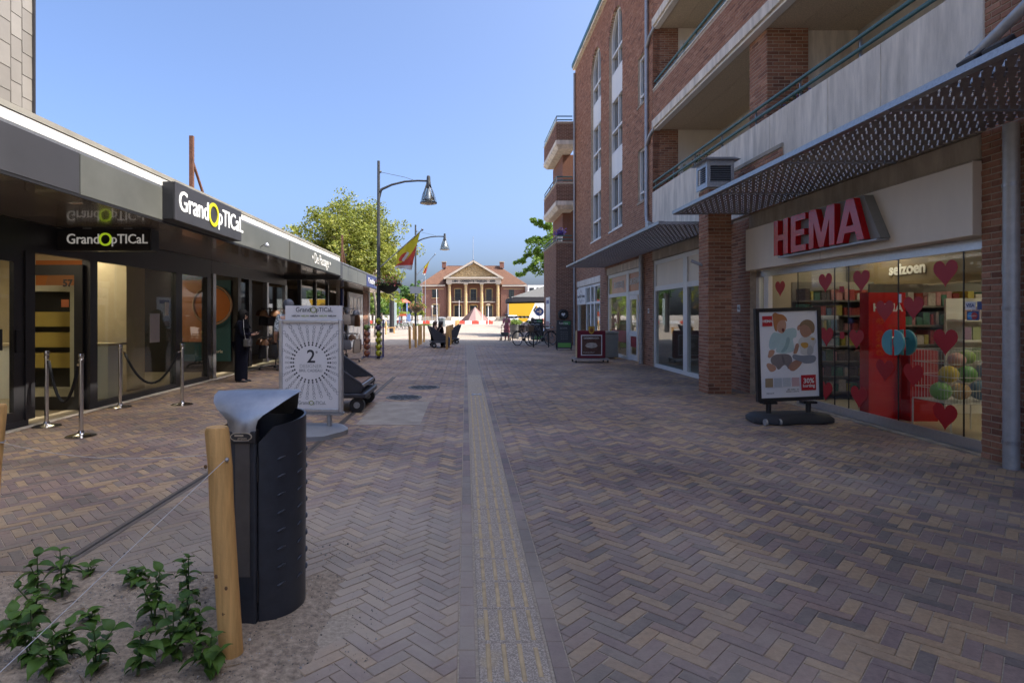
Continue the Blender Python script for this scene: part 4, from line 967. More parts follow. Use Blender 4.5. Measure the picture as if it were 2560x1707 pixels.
for k in range(160):
    p = Vector((4.72 + r_.gauss(0, .12), 28.95 + r_.gauss(0, .12), 5.5 + abs(r_.gauss(0, .12)))); a = Vector((r_.uniform(-1, 1), r_.uniform(-1, 1), r_.uniform(-1, 1))).normalized() * .05; b = a.orthogonal()
    mb.add([p - a, p + b, p + a, p - b], [(0, 1, 2, 3)], r_.random())
mb.build("blooms", flat("violet_bloom", (0.12, 0.06, 0.3)), t, kind="stuff")
# ================================================================== LEFT-HAND SHOPPING ROW
LX, CX, CZ = -5.95, -4.10, 2.78
PXD = (1, 0, 0)
LBD = thing("shopping_row", "low glazed shopping row with glossy grey canopy and white roof band", "building", (LX, 8, 0), local=False)
bx("rear_mass", (-16, -14, 0), (-11.2, 30.2, 3.2), CREAM, LBD); bx("roof", (-16, -14, 3.22), (-4.3, 19.2, 3.30), CONC_DK, LBD)
bx("shop_floor", (-11.2, -3, -.015), (LX + .05, 19.2, .012), TANF, LBD); bx("shop_ceiling", (-11.2, -3, 2.74), (LX - .05, 19.2, 2.779), WHITEP, LBD)
# canopy fascia panels (each its own sheet), white roof band, capping
fy = [(-4, 1.6, FASCD), (1.61, 6.16, FASCD), (6.18, 9.6, FASC), (9.61, 13.49, FASC), (13.5, 18.9, FASC)]
for a, b, m in fy: bx("fascia_panel", (CX - .03, a, CZ), (CX + (0.0 if a < 13 else .02), b, 3.215), m, LBD, bevel=.004)
bx("fascia_return", (-5.2, 18.9, CZ - .08), (CX + .02, 19.25, 3.215), FASCD, LBD)
wy = [-4, 1.0, 4.95, 7.5, 9.4, 11.4, 14.2, 16.8, 19.2]
for a, b in zip(wy[:-1], wy[1:]): bx("roof_band_panel", (CX - .16, a + .004, 3.25), (CX - .06, b - .004, 3.375), WHITEP, LBD)
bx("band_lip", (CX - .15, -4, 3.216), (CX - .01, 19.2, 3.249), GALV, LBD); bx("roof_cap", (CX - .2, -4, 3.378), (CX - .05, 19.2, 3.435), M("weathered_cap", (.27, .255, .22), .7, var=.15, vs=3), LBD)
bx("soffit_edge_trim", (CX - .028, -4, CZ - .03), (CX - .005, 18.9, CZ - .001), BLACK, LBD)
y = -4
while y < 18.8:
    bx("soffit_panel", (LX + .02, y + .003, CZ - .015), (CX - .031, min(18.9, y + 1.9) - .003, CZ + .02), SOFM, LBD); y += 1.9
bx("soffit_beam", (LX + .02, 18.92, CZ - .12), (CX - .03, 19.22, CZ + .02), BLACK, LBD)
bx("roof_deck", (LX - .1, -4, CZ + .03), (CX - .04, 18.9, 3.21), CONC_DK, LBD)
# facade joinery
bx("header", (LX - .06, -3, 2.36), (LX + .03, 13.5, 2.76), CHAR, LBD); bx("header", (LX - .06, 13.51, 2.46), (LX + .03, 19.2, 2.76), CHAR, LBD)
bx("wall_base", (LX - .06, -3, 0), (LX + .035, 7.85, .09), CHAR, LBD); bx("wall_base", (LX - .06, 9.12, 0), (LX + .035, 13.4, .10), CHAR, LBD)
bx("threshold", (LX + .036, -3, -.002), (LX + .16, 17.3, .012), CONC, LBD)
for a, b in ((3.9, 4.1), (7.78, 7.95), (9.12, 9.30), (11.82, 12.08), (13.25, 13.45), (15.05, 15.25), (15.8, 16.02), (17.25, 17.4), (19.0, 19.2)):
    bx("mullion", (LX - .08, a, 0.09), (LX + .05, b, 2.36 if a < 13.5 else 2.46), CHAR if a < 17 else ALU, LBD)
bx("door_track", (LX - .03, 13.54, 0), (LX + .06, 13.70, 2.46), ALU, LBD)
for a, b in ((-3, 3.9), (9.30, 11.82), (12.08, 13.25), (15.25, 15.8), (17.4, 19.0)):
    bx("pane", (LX - .01, a, .1), (LX, b, 2.36), GLASS, LBD)
# glazed double door: one leaf shut, one standing open into the shop
d1 = MB()
for a, b in (((LX - .03, 4.1, .09), (LX + .03, 4.25, 2.36)), ((LX - .03, 7.6, .09), (LX + .03, 7.78, 2.36)), ((LX - .03, 4.25, .09), (LX + .03, 7.6, .22)), ((LX - .03, 4.25, 2.2), (LX + .03, 7.6, 2.36))): d1.box(a, b)
d1 = d1.build("door_leaf", CHAR, LBD); OFF[d1.name] = OFF[LBD.name]
bx("pane", (LX - .006, 4.25, .22), (LX + .004, 7.6, 2.2), GLASS, d1); bx("lock_plate", (LX + .03, 7.62, 1.0), (LX + .05, 7.74, 1.3), BLACK, d1)
bx("handle", (LX + .032, 7.28, 1.05), (LX + .09, 7.34, 1.32), BLACK, d1)
d2 = MB(); Yd = 9.10
for a, b in (((-6.95, Yd - .05, .02), (-6.82, Yd, 2.28)), ((-6.11, Yd - .05, .02), (-5.98, Yd, 2.28)), ((-6.82, Yd - .05, .02), (-6.11, Yd, .22)), ((-6.82, Yd - .05, 2.12), (-6.11, Yd, 2.28))): d2.box(a, b)
d2 = d2.build("door_leaf", BLACK, LBD); OFF[d2.name] = OFF[LBD.name]
bx("pane", (-6.82, Yd - .03, .22), (-6.11, Yd - .02, 2.12), GLASS, d2)
text(d2, "door_number", "57", .15, (-6.22, Yd - .037, 1.99), PXD, (0, 0, 1), TXTK, .002, bold=.006)
bx("door_sticker", (-6.32, Yd - .036, 1.62), (-6.2, Yd - .033, 1.74), flat("orange_sticker", (.45, .13, .04)), d2)
# brand lettering helper: small-cap word with a ring in the middle
def brand(parent, c, u, size, mw, mr, ext=.006, ring=True):
    c, u = Vector(c), Vector(u); n = u.cross(Vector((0, 0, 1)))
    text(parent, "lettering", "Grand", size, c - u * size * .24, u, (0, 0, 1), mw, ext, 'RIGHT', .92, size * .002)
    text(parent, "lettering", "pTICaL", size * .94, c + u * size * .56, u, (0, 0, 1), mw, ext, 'LEFT', .92, size * .002)
    cc = c + u * size * .16; mb = MB(); R0, R1 = size * .46, size * .33; k = 28
    vs = []
    for d in (-n * ext, n * ext * 1.6):
        for R_ in (R0, R1):
            for i in range(k):
                t = 2 * math.pi * i / k; vs.append(cc + d + u * math.cos(t) * R_ + Vector((0, 0, 1)) * math.sin(t) * R_)
    fs = []
    for i in range(k):
        j = (i + 1) % k
        fs += [(2 * k + i, 2 * k + j, 3 * k + j, 3 * k + i), (i, j, 2 * k + j, 2 * k + i), (k + i, k + j, 3 * k + j, 3 * k + i)]
    mb.add(vs, fs); mb.build("ring", mr, parent)
# projecting fascia box sign
s1 = thing("fascia_sign", "slate box sign with white lettering and yellow ring on the canopy fascia", "sign", (CX, 9, 2.75), local=False)
bx("box", (CX + .003, 7.87, 2.79), (CX + .16, 10.2, 3.31), FASCD, s1, bevel=.006); bx("side_strip", (CX + .003, 7.84, 2.80), (CX + .15, 7.868, 3.30), BLACK, s1)
brand(s1, (CX + .163, 9.0, 3.06), (0, 1, 0), .40, Memit("lit_white_letter", (.85, .85, .82), .3), flat("yellow_ring", (0.66, 0.60, 0.02)))
# hanging light box
s2 = thing("hanging_sign", "black hanging sign with pale lettering and lime ring under the canopy", "sign", (-5.2, 8.4, 2.4), local=False)
bx("box", (-5.93, 8.4, 2.43), (-4.55, 8.62, 2.745), BLACK, s2, bevel=.012); bx("bezel", (-5.90, 8.393, 2.455), (-4.58, 8.402, 2.72), flat("sign_face", (.025, .022, .022), .3), s2)
bx("hanger", (-5.6, 8.48, 2.745), (-5.5, 8.54, 2.764), GALV, s2); bx("hanger", (-5.0, 8.48, 2.745), (-4.9, 8.54, 2.764), GALV, s2)
brand(s2, (-5.24, 8.385, 2.59), PXD, .205, Memit("lit_grey_letter", (.5, .48, .45), .16), Memit("lit_lime", (.35, .5, .02), .25))
# passage sign, far sign
s3_ = thing("passage_lettering", "white passage lettering fixed on the grey canopy fascia", "sign", (CX + .02, 16, 2.95), local=False)
text(s3_, "lettering", "• De Passage •", .40, (CX + .027, 16.45, 3.02), (0, 1, 0), (0, 0, 1), TXTW, .003, sx=.9)
# small fascia spotlight
t = thing("fascia_lamp", "small grey arm lamp on the canopy fascia between the signs", "lamp", (CX, 12, 2.9), local=False)
MB().tube([(CX, 11.6, 2.86), (CX + .12, 11.55, 2.92), (CX + .16, 11.5, 2.9)], .012, 8).build("arm", GALV, t); MB().lathe([(.012, .05), (.05, 0), (.05, -.03)], (CX + .16, 11.5, 2.88), 12).build("head", GALV, t)
# rusty posts on the roof
for (yy, top, l) in ((10.0, 4.58, "rusty steel post with brace standing on the roof over the box sign"), (22.2, 4.55, "rusty steel post with brace standing on the far roof end")):
    t = thing("roof_post", l, "post", (-4.72, yy, 3.2), local=False)
    MB().box((-4.755, yy - .03, 3.2), (-4.69, yy + .03, top)).build("post", RUST, t); MB().bar((-4.72, yy + .02, top - .42), (-4.72, yy + .75, 3.3), .035, .035).build("brace", RUST, t)
    if yy < 12: bx("stub", (-4.85, yy - .35, 3.3), (-4.83, yy - .33, 3.62), RUST, t)
# interior of the optician
pil = thing("display_column", "cream display column inside the optician window", "column", (-7.0, 10.8, 0), local=False); bx("column", (-7.3, 11.2, 0), (-6.55, 11.75, 2.72), CREAM, pil); 
bx("inner_wall", (-9.6, 11.76, 0), (-6.56, 11.86, 2.72), CREAM, LBD)
ct = thing("shop_counter", "white counter running behind the optician window", "counter", (-7.2, 10, 0), local=False); bx("carcass", (-8.4, 10.3, 0), (-6.35, 10.75, .95), WHITEP, ct, bevel=.01); bx("top", (-8.45, 10.25, .952), (-6.3, 10.8, .99), CREAM, ct)
cs_ = thing("tall_showcase", "tall glass showcase with pale frame behind the open shop door", "showcase", (-7.2, 10.3, 0), local=False)
fm = MB()
for a, b in (((-7.6, 9.85, 0), (-7.52, 10.15, 2.0)), ((-6.72, 9.85, 0), (-6.64, 10.15, 2.0)), ((-7.52, 9.85, 1.9), (-6.72, 10.15, 2.0)), ((-7.52, 9.85, 0), (-6.72, 10.15, .25))): fm.box(a, b)
fm.build("frame", flat("pale_frame", (.6, .55, .42)), cs_); bx("back", (-7.52, 10.12, .25), (-6.72, 10.14, 1.9), BLACK, cs_)
for k, z in enumerate((.6, .95, 1.3)): bx("shelf", (-7.52, 9.87, z), (-6.72, 10.11, z + .25), flat("golden_tray_%d" % k, (.5, .36, .08)), cs_)
po = thing("wall_poster", "large orange portrait poster on the optician wall", "poster", (-7.9, 11.7, 1.2), local=False); bx("sheet", (-8.7, 11.74, 1.3), (-7.6, 11.755, 2.6), ORANGE, po)
MB().lathe([(.001, -.4), (.3, -.25), (.38, .05), (.3, .35), (.001, .45)], (-8.15, 11.735, 1.95), 18, sx=1, sy=.01).build("face_print", flat("poster_face", (.33, .13, .05)), po)
dk = thing("eyewear_wall", "dark eyewear display wall with rows of frames inside the optician", "display", (-7.3, 12, 0), local=False); bx("panel", (-8.6, 11.70, .2), (-7.31, 11.738, 1.09), BLACK, dk)
dp = thing("doorway_poster", "orange and teal poster standing inside the open doorway", "poster", (-7, 15, 0), local=False)
bx("panel", (-7.6, 15.06, .3), (-6.1, 15.10, 2.4), flat("teal_print", (.02, .09, .11)), dp); bx("panel", (-7.6, 15.04, .8), (-6.6, 15.058, 2.4), flat("salmon_print", (.45, .2, .1)), dp)
MB().tube([(-6.55 + .5 * math.cos(a), 15.0, 1.75 + .5 * math.sin(a)) for a in [2 * math.pi * k / 24 for k in range(25)]], .025, 6).build("hoop", flat("tan_hoop", (.4, .26, .16)), dp)
MB().cyl((-6.55, 15.035, 1.75), (-6.55, 15.02, 1.75), .45, n=24).build("disc", ORANGE, dp); text(dp, "lettering", "Pearle", .12, (-6.45, 15.055, .55), PXD, (0, 0, 1), TXTW, .001)
bx("inner_wall", (-9.4, 15.12, 0), (-6.0, 15.2, 2.72), CHAR, LBD)
LAMPO = Memit("optician_lamp", (1.0, 0.86, 0.62), 6.5)
for p, l in (((-7.0, 7.2), "lit strip lamp on the optician ceiling behind the shut door"), ((-7.1, 10.4), "lit strip lamp on the optician ceiling over the white counter"), ((-9.0, 9.0), "lit strip lamp at the back of the optician ceiling"), ((-8.0, 13.6), "lit strip lamp behind the open doorway of the shopping row")):
    lamps([(p[0], p[1], .3, 1.3)], l, z=2.715, mat=LAMPO)
# papers on glass
for (y, z, wd, h, c) in ((11.55, 1.62, .13, .26, (.68, .68, .66)), (11.1, 1.25, .35, .55, (.5, .5, .52))):
    bx("notice_sheet", (LX + .001, y - wd / 2, z - h / 2), (LX + .003, y + wd / 2, z + h / 2), flat("sheet_%d" % int(y * 10), c), LBD)
# ---- second, slightly lower part of the row
LB2 = thing("gift_shop_row", "far end of the shopping row with blue shop sign on its grey fascia", "building", (-5.1, 25, 0), local=False)
for a, b in ((19.3, 22.0), (22.01, 24.0), (26.6, 28.4), (28.41, 30.3)): bx("fascia_panel", (CX - .03, a, 2.69), (CX, b, 3.19), FASC, LB2)
bx("fascia_panel", (CX - .03, 24.01, 2.69), (CX + .01, 26.59, 3.19), flat("shop_blue", (.035, .05, .16)), LB2)
text(LB2, "fascia_lettering", "V Geraedtsshop", .34, (CX + .014, 25.25, 2.95), (0, 1, 0), (0, 0, 1), TXTW, .003, sx=.8)
bx("fascia_cap", (CX - .12, 19.28, 3.192), (CX + .02, 30.32, 3.24), GALV, LB2); bx("end_fascia", (-7.5, 30.27, 2.69), (CX - .031, 30.3, 3.19), FASC, LB2)
y = 19.3
while y < 30: bx("soffit_panel", (-6.0, y + .003, 2.66), (CX - .031, min(30.26, y + 1.83) - .003, 2.688), M("pale_soffit_gloss", (.42, .37, .3), .18, metal=.5, var=.05), LB2); y += 1.83
bx("roof", (-11, 19.3, 3.0), (CX - .04, 30.2, 3.19), CONC_DK, LB2)
brickwall(LB2, (-5.1, 28.9, 0), (0, 1, 0), (1, 0, 0), 1.3, 2.66, nparts=30, seed=41)
bx("side_wall", (-11, 28.95, 0), (-5.15, 30.2, 2.98), MORTAR, LB2)
bx("white_door", (-5.16, 25.3, .05), (-5.1, 28.8, 2.5), WHITE, LB2)
for a, b in ((25.5, 26.25), (26.4, 27.1), (27.3, 28.0), (28.1, 28.7)): bx("door_pane", (-5.098, a, .3), (-5.09, b, 2.3), flat("pale_pane", (.55, .57, .56), .15), LB2)
bx("corner_post", (-5.12, 30.2, 0), (-5.0, 30.32, 2.68), WHITE, LB2)
bx("window_pane", (-5.55, 19.3, .2), (-5.54, 25.2, 2.5), GLASS, LB2)
for yy in (19.35, 21.3, 23.2, 25.15): bx("mullion", (-5.6, yy - .06, 0), (-5.48, yy + .06, 2.66), CHAR if yy < 25 else CREAMP, LB2)
bx("blue_banner", (-5.3, 24.55, .6), (-5.2, 24.75, 2.6), flat("banner_blue", (.06, .09, .3)), LB2)
bx("shop_back", (-8.0, 19.3, 0), (-7.9, 28.9, 2.66), flat("dim_interior", (.12, .1, .08)), LB2)
# ================================================================== TOWER WITH INTERLOCKING PANELS (top left)
TW = thing("clad_tower", "taller block clad in interlocking grey shingles behind the shopping row", "building", (-9.0, 10, 0), local=False)
TWX = -9.0; yend = 12.08
CLAD = Mtone("grey_cladding", [(0, (.165, .15, .128)), (1, (.215, .197, .17))], rough=.55, bump=.1, var=.06, vs=3)
bx("core", (-15, -6, 3.3), (TWX - .03, yend - .01, 12), M("cladding_joint", (.05, .045, .04), .8), TW); bx("corner_trim", (TWX - .03, yend - .012, 3.3), (TWX + .035, yend + .02, 12), CHAR, TW)
# Z-shaped sheets: each is two half-width steps, the right half one half-step lower
sw, sh = .29, .455; shapes = {}
cnt = 0
for c in range(-12, 16):
    for r in range(-6, 26):
        ya = yend - (c + 1) * sw; zb = 3.2 + r * sh - (0.5 * sh) * (c % 2) * -1
        if zb > 11.6 or zb < 2.9 or ya < 5.5 or c < 0: continue
        t = round(RND.random() * 4) / 4
        if t not in shapes:
            m = MB(); g = .006
            m.add([(0, g, g), (0, sw - g, g), (0, sw - g, sh - g), (0, g, sh - g), (.02, g, g), (.012, sw - g, g), (.004, sw - g, sh - g), (.012, g, sh - g)], [(0, 1, 5, 4), (1, 2, 6, 5), (2, 3, 7, 6), (3, 0, 4, 7), (4, 5, 6, 7)], t)
            shapes[t] = m.mesh("shingle", CLAD)
        o = bpy.data.objects.new("shingle", shapes[t]); COL.objects.link(o); o.parent = TW; o.location = Vector((TWX - .03, ya, zb)) - OFF[TW.name]
# ================================================================== TOWN HALL at the end of the square
HY = 145.0
HALL = thing("town_hall", "red brick town hall with sandstone columns and carved pediment", "building", (1.9, HY, 0), local=False)
def hx(c): return (1050 + c * .15943 - VX) / F * HY
def hz(c): return CAMH - (580 + c * .15943 - VY) / F * HY
def hallbrick():
    m, t, b = newmat("hall_brick"); N = t.nodes.new; L = t.links.new
    g = N("ShaderNodeNewGeometry"); s = N("ShaderNodeSeparateXYZ"); L(g.outputs["Position"], s.inputs[0]); c = N("ShaderNodeCombineXYZ"); L(s.outputs[0], c.inputs[0]); L(s.outputs[2], c.inputs[1])
    bt = N("ShaderNodeTexBrick"); L(c.outputs[0], bt.inputs["Vector"]); bt.inputs["Scale"].default_value = 1; bt.inputs["Brick Width"].default_value = .22; bt.inputs["Row Height"].default_value = .065; bt.inputs["Mortar Size"].default_value = .006
    bt.inputs["Color1"].default_value = (.19, .066, .042, 1); bt.inputs["Color2"].default_value = (.14, .05, .034, 1); bt.inputs["Mortar"].default_value = (.3, .22, .17, 1); L(bt.outputs[0], b.inputs["Base Color"]); b.inputs["Roughness"].default_value = .9
    return m
HB = hallbrick(); STONE = M("sandstone", (.50, .35, .16), .8, var=.2, vs=2.5, bump=.3, bs=12); LIME = M("pale_limestone", (.48, .42, .34), .8, var=.12, vs=1.0)
RELIEF = M("carved_relief_stone", (.40, .29, .15), .9, var=.35, vs=4, bump=1.0, bs=5)
XL, XR, ZE = hx(25), hx(1645), hz(850)
PL, PR = hx(412), hx(1268)
# walls: two wings and the recessed portico wall
bx("wing_wall", (XL, HY, 0), (PL, HY + 14, ZE), HB, HALL); bx("wing_wall", (PR, HY, 0), (XR, HY + 14, ZE), HB, HALL)
bx("portico_wall", (PL, HY + 1.6, 0), (PR, HY + 14, hz(720)), HB, HALL)
bx("plinth", (XL - .05, HY - .06, 0), (PL, HY - .002, 1.1), CONC_DK, HALL); bx("plinth", (PR, HY - .06, 0), (XR + .05, HY - .002, 1.1), CONC_DK, HALL)
for a, b in ((XL - .4, PL - .3), (PR + .3, XR + .4)):
    bx("cornice", (a, HY - .45, hz(855)), (b, HY + .2, hz(828)), LIME, HALL); bx("string_course", (a + .3, HY - .04, hz(897)), (b - .3, HY + .01, hz(889)), STONE, HALL)
# hipped tiled roof with real tile rows as ribs
ROOFM = M("orange_pantiles", (.22, .11, .062), .85, var=.25, vs=3)
ROOFD = M("dark_pantile_ribs", (.13, .065, .04), .85, var=.2, vs=3)
e0, e1, zr, ze = XL - .5, XR + .5, hz(500), hz(826); r0, r1 = hx(408), hx(1268); ym = HY + 7
mb = MB(); mb.add([(e0, HY - .5, ze), (e1, HY - .5, ze), (e1, HY + 14.5, ze), (e0, HY + 14.5, ze), (r0, ym, zr), (r1, ym, zr)], [(0, 1, 5, 4), (1, 2, 5), (2, 3, 4, 5), (3, 0, 4)]); rf = mb.build("roof", ROOFM, HALL); OFF[rf.name] = OFF[HALL.name]
n = 92
for k in range(n + 1):
    x = e0 + (e1 - e0) * k / n
    if x < r0: f = (x - e0) / (r0 - e0)
    elif x > r1: f = (e1 - x) / (e1 - r1)
    else: f = 1
    if f < .03: continue
    MB().bar((x, HY - .5, ze + .05), (x, HY - .5 + (ym - HY + .5) * f, ze + (zr - ze) * f + .05), .13, .1).build("tile_row", ROOFD, rf)
bx("ridge", (r0, ym - .15, zr - .05), (r1, ym + .15, zr + .12), ROOFM, rf)
for c0, c1 in ((330, 397), (1272, 1340)):
    ch = MB().box((hx(c0), ym - 1.6, hz(535)), (hx(c1), ym - .4, hz(445))).build("chimney", HB, HALL); OFF[ch.name] = OFF[HALL.name]; bx("chimney_cap", (hx(c0 - 6), ym - 1.7, hz(445)), (hx(c1 + 6), ym - .3, hz(432)), CONC_DK, ch)
# portico
PF = HY - 1.2
for c in (462, 717, 966, 1218):
    x = hx(c); cl = MB().lathe([(.40, hz(1320)), (.40, 3.5), (.385, 6), (.34, hz(828))], (x, PF + .6, 0), 20).build("column", STONE, HALL, smooth=True); OFF[cl.name] = OFF[HALL.name]
    bx("capital", (x - .5, PF + .1, hz(828)), (x + .5, PF + 1.1, hz(808)), LIME, cl); bx("base", (x - .52, PF + .08, hz(1345)), (x + .52, PF + 1.12, hz(1320)), LIME, cl)
    for z in range(9): MB().lathe([(.415, 1.6 + z * .85), (.415, 1.65 + z * .85)], (x, PF + .6, 0), 20).build("drum_joint", LIME, cl)
bx("entablature", (hx(412), PF, hz(808)), (hx(1268), HY + 1.6, hz(735)), LIME, HALL); bx("entablature_cornice", (hx(375), PF - .45, hz(735)), (hx(1300), HY + 1.7, hz(712)), LIME, HALL)
text(HALL, "frieze_lettering", "1384 · GEMEENTE TEGELEN · 2000", .72, (hx(840), PF - .02, hz(775)), PXD, (0, 0, 1), TXTK, .02, bold=.035)
ax, az, bl, br, bz = hx(835), hz(447), hx(378), hx(1297), hz(716)
MB().prism([(bl + 1.2, bz), (br - 1.2, bz), (ax, az - .75)], (0, PF + .35, 0), PXD, (0, 0, 1), (0, 1.2, 0)).build("tympanum", RELIEF, HALL)
mb = MB(); rr = random.Random(2)
for k in range(130):
    u = rr.uniform(-.93, .93); h = (1 - abs(u)) * (az - bz - 1.0); z = bz + .25 + rr.random() ** .8 * max(.1, h - .35); mb.ball((ax + u * (br - bl - 2.6) / 2, PF + .34, z), rr.uniform(.12, .26), 6, rr.uniform(.8, 1.8), sy=.6)
mb.build("carved_figures", RELIEF, HALL, kind="stuff")
for sx_, ex in ((-1, bl), (1, br)):
    d = Vector((ex - ax, 0, bz - az)); L_ = d.length; d.normalize(); nrm = Vector((-d.z, 0, d.x)) if d.x > 0 else Vector((d.z, 0, -d.x))
    MB().obox(Vector(((ax + ex) / 2, PF + .45, (az + bz) / 2)) - Vector((0, 0, .3)), d * (L_ / 2), (0, 1.0, 0), nrm * .24).build("raking_cornice", LIME, HALL)
    yq = HY + 7
# pediment roof running back into the hipped roof
mb = MB(); mb.add([(bl, PF - .5, bz), (ax, PF - .5, az), (br, PF - .5, bz), (bl, yq, bz), (ax, yq, az), (br, yq, bz)], [(0, 1, 4, 3), (1, 2, 5, 4)]); mb.build("portico_roof", ROOFM, HALL)
fp = MB().cyl((ax, HY + 2, az - .5), (ax, HY + 2, hz(50)), .09, .05).build("flagpole", GALV, HALL)
# windows, doors
def hwin(c0, c1, z0, z1, y, sur=.28, bars=3, arch=True, door=False):
    x0, x1, za, zb = hx(c0), hx(c1), hz(z1), hz(z0)
    wn = MB().box((x0, y - .03, za), (x1, y - .015, zb)).build("window", GLASSR, HALL); OFF[wn.name] = OFF[HALL.name]
    fr = MB(); t = .1
    for a, b in (((x0, y - .1, za), (x0 + t, y - .031, zb)), ((x1 - t, y - .1, za), (x1, y - .031, zb)), ((x0 + t, y - .1, zb - t), (x1 - t, y - .031, zb)), ((x0 + t, y - .1, za), (x1 - t, y - .031, za + t))): fr.box(a, b)
    for k in range(1, bars): xx = x0 + (x1 - x0) * k / bars; fr.box((xx - .04, y - .09, za + t), (xx + .04, y - .031, zb - t))
    fr.box((x0 + t, y - .095, zb - (zb - za) * .33 - .05), (x1 - t, y - .032, zb - (zb - za) * .33 + .05)); fr.build("frame", flat("dark_green_joinery", (.03, .045, .04)), wn)
    if sur:
        sm = MB(); sm.box((x0 - sur, y - .12, za), (x0, y - .002, zb)); sm.box((x1, y - .12, za), (x1 + sur, y - .002, zb))
        pts = [(x0 - sur, zb), (x1 + sur, zb)] + [(x1 + sur - (x1 - x0 + 2 * sur) * k / 8, zb + sur * (.8 + .5 * math.sin(math.pi * k / 8))) for k in range(9)]
        sm.prism(pts, (0, y - .12, 0), PXD, (0, 0, 1), (0, .118, 0)); sm.build("surround", STONE, wn)
    if not door: bx("sill", (x0 - .2, y - .2, za - .16), (x1 + .2, y - .004, za - .002), STONE, wn)
YW = HY + 1.6
for a, b in ((545, 640), (792, 885), (1040, 1130)):
    hwin(a, b, 892, 1072, YW, .2, 2); hwin(a - 8, b + 8, 1150, 1330, YW, .22, 2, door=True)
    bx("balcony_slab", (hx(a - 50), PF + .9, hz(1105)), (hx(b + 50), YW - .01, hz(1090)), LIME, HALL)
    rl = MB(); rl.box((hx(a - 48), PF + .92, hz(1040)), (hx(b + 48), PF + .98, hz(1034)))
    for k in range(15): xx = hx(a - 46) + (hx(b + 46) - hx(a - 46)) * k / 14; rl.box((xx - .025, PF + .93, hz(1089)), (xx + .025, PF + .97, hz(1041)))
    rl.build("balcony_railing", CHAR, HALL)
for a, b, c, d in ((192, 285, 902, 1030), (1393, 1475, 905, 1030)): hwin(a, b, c, d, HY, 0, 3)
for a, b, c, d in ((202, 290, 1140, 1302), (1387, 1475, 1140, 1295)): hwin(a, b, c, d, HY, .2, 3)
for k in range(5): bx("step", (hx(500 - 5 * k), PF - .5 - .35 * k, 0), (hx(1180 + 5 * k), YW - .01 if k == 0 else PF - .5 - .35 * (k - 1) - .002, 1.0 - .2 * k), CONC, HALL)
for a, b in ((405, 495), (1190, 1275)): bx("stair_cheek", (hx(a), PF - 2.2, 0), (hx(b), PF + 1.55, hz(1346)), CONC_DK, HALL)
# pale house to the right of the hall
t = thing("white_house", "white modern house with dark windows beside the town hall", "building", (17, 140, 0), local=False)
bx("wall", (14.9, 139, 0), (21, 150, 8.6), WHITEP, t)
for k in range(3):
    for q in range(2): bx("window", (15.3 + k * 1.7, 138.95, 1.5 + q * 4), (16.4 + k * 1.7, 138.995, 4 + q * 4), GLASSR, t)
# ================================================================== SQUARE
# tarpaulin pyramid over the fountain
TY = 115.0; PYR = thing("covered_fountain", "pyramid of brown and pink tarpaulins over the square fountain", "fountain", (2.0, TY, 0), local=False)
cols = [flat("tarp_brown", (.11, .045, .035), .8), flat("tarp_pink", (.28, .18, .16), .8), flat("tarp_rose", (.20, .10, .08), .8), flat("tarp_dark", (.09, .05, .04), .8), flat("tarp_sand", (.30, .2, .16), .8)]
n = 12; ap = Vector((1.85, TY, 2.95))
for k in range(n):
    a0, a1 = 2 * math.pi * k / n, 2 * math.pi * (k + 1) / n; P = [Vector((2.0 + 3.3 * math.cos(a), TY + 3.3 * math.sin(a), .05)) for a in (a0, a1)]
    tp = [ap + Vector((.13 * math.cos(a), .13 * math.sin(a), 0)) for a in (a0, a1)]; out = (P[0] + P[1]) / 2 - Vector((2, TY, 0)); out.normalize()
    mid = [(P[0] * .6 + tp[0] * .4), (P[1] * .6 + tp[1] * .4)]; md = (mid[0] + mid[1]) / 2 + out * .1 - Vector((0, 0, .1))
    MB().add([P[0], P[1], mid[1], tp[1], tp[0], mid[0], md], [(0, 1, 6), (1, 2, 6), (2, 3, 4, 6), (4, 5, 6), (5, 0, 6)]).build("tarpaulin", cols[(2, 1, 0, 3, 1, 4, 0, 3, 1, 4, 2, 0)[k]], PYR)
MB().cyl((1.85, TY, 2.6), (1.85, TY, 3.15), .08).build("mast", GALV, PYR)
# red and white barrier blocks
BR = flat("barrier_red", (.55, .06, .03)); BW = flat("barrier_white", (.7, .68, .64))
x = -26.0; k = 0
def barrier_block(x, y, red):
    o = thing("barrier_block", "red plastic barrier block in the line across the square" if red else "white plastic barrier block in the line across the square", "barrier", (x, y, 0), group="red barrier blocks" if red else "white barrier blocks")
    MB().add([(-.56, -.22, 0), (.56, -.22, 0), (.56, .22, 0), (-.56, .22, 0), (-.56, -.12, .5), (.56, -.12, .5), (.56, .12, .5), (-.56, .12, .5)], [(3, 2, 1, 0), (4, 5, 6, 7), (0, 1, 5, 4), (1, 2, 6, 5), (2, 3, 7, 6), (3, 0, 4, 7)]).build("block", BR if red else BW, o, bevel=.03)
    MB().box((-.3, -.02, .501), (.3, .02, .56)).build("grip", BR if red else BW, o)
while x < 4.4:
    barrier_block(x, 95 - .02 * x, k % 2 == 0 if x > -3 else k % 4 == 1); x += 1.15; k += 1
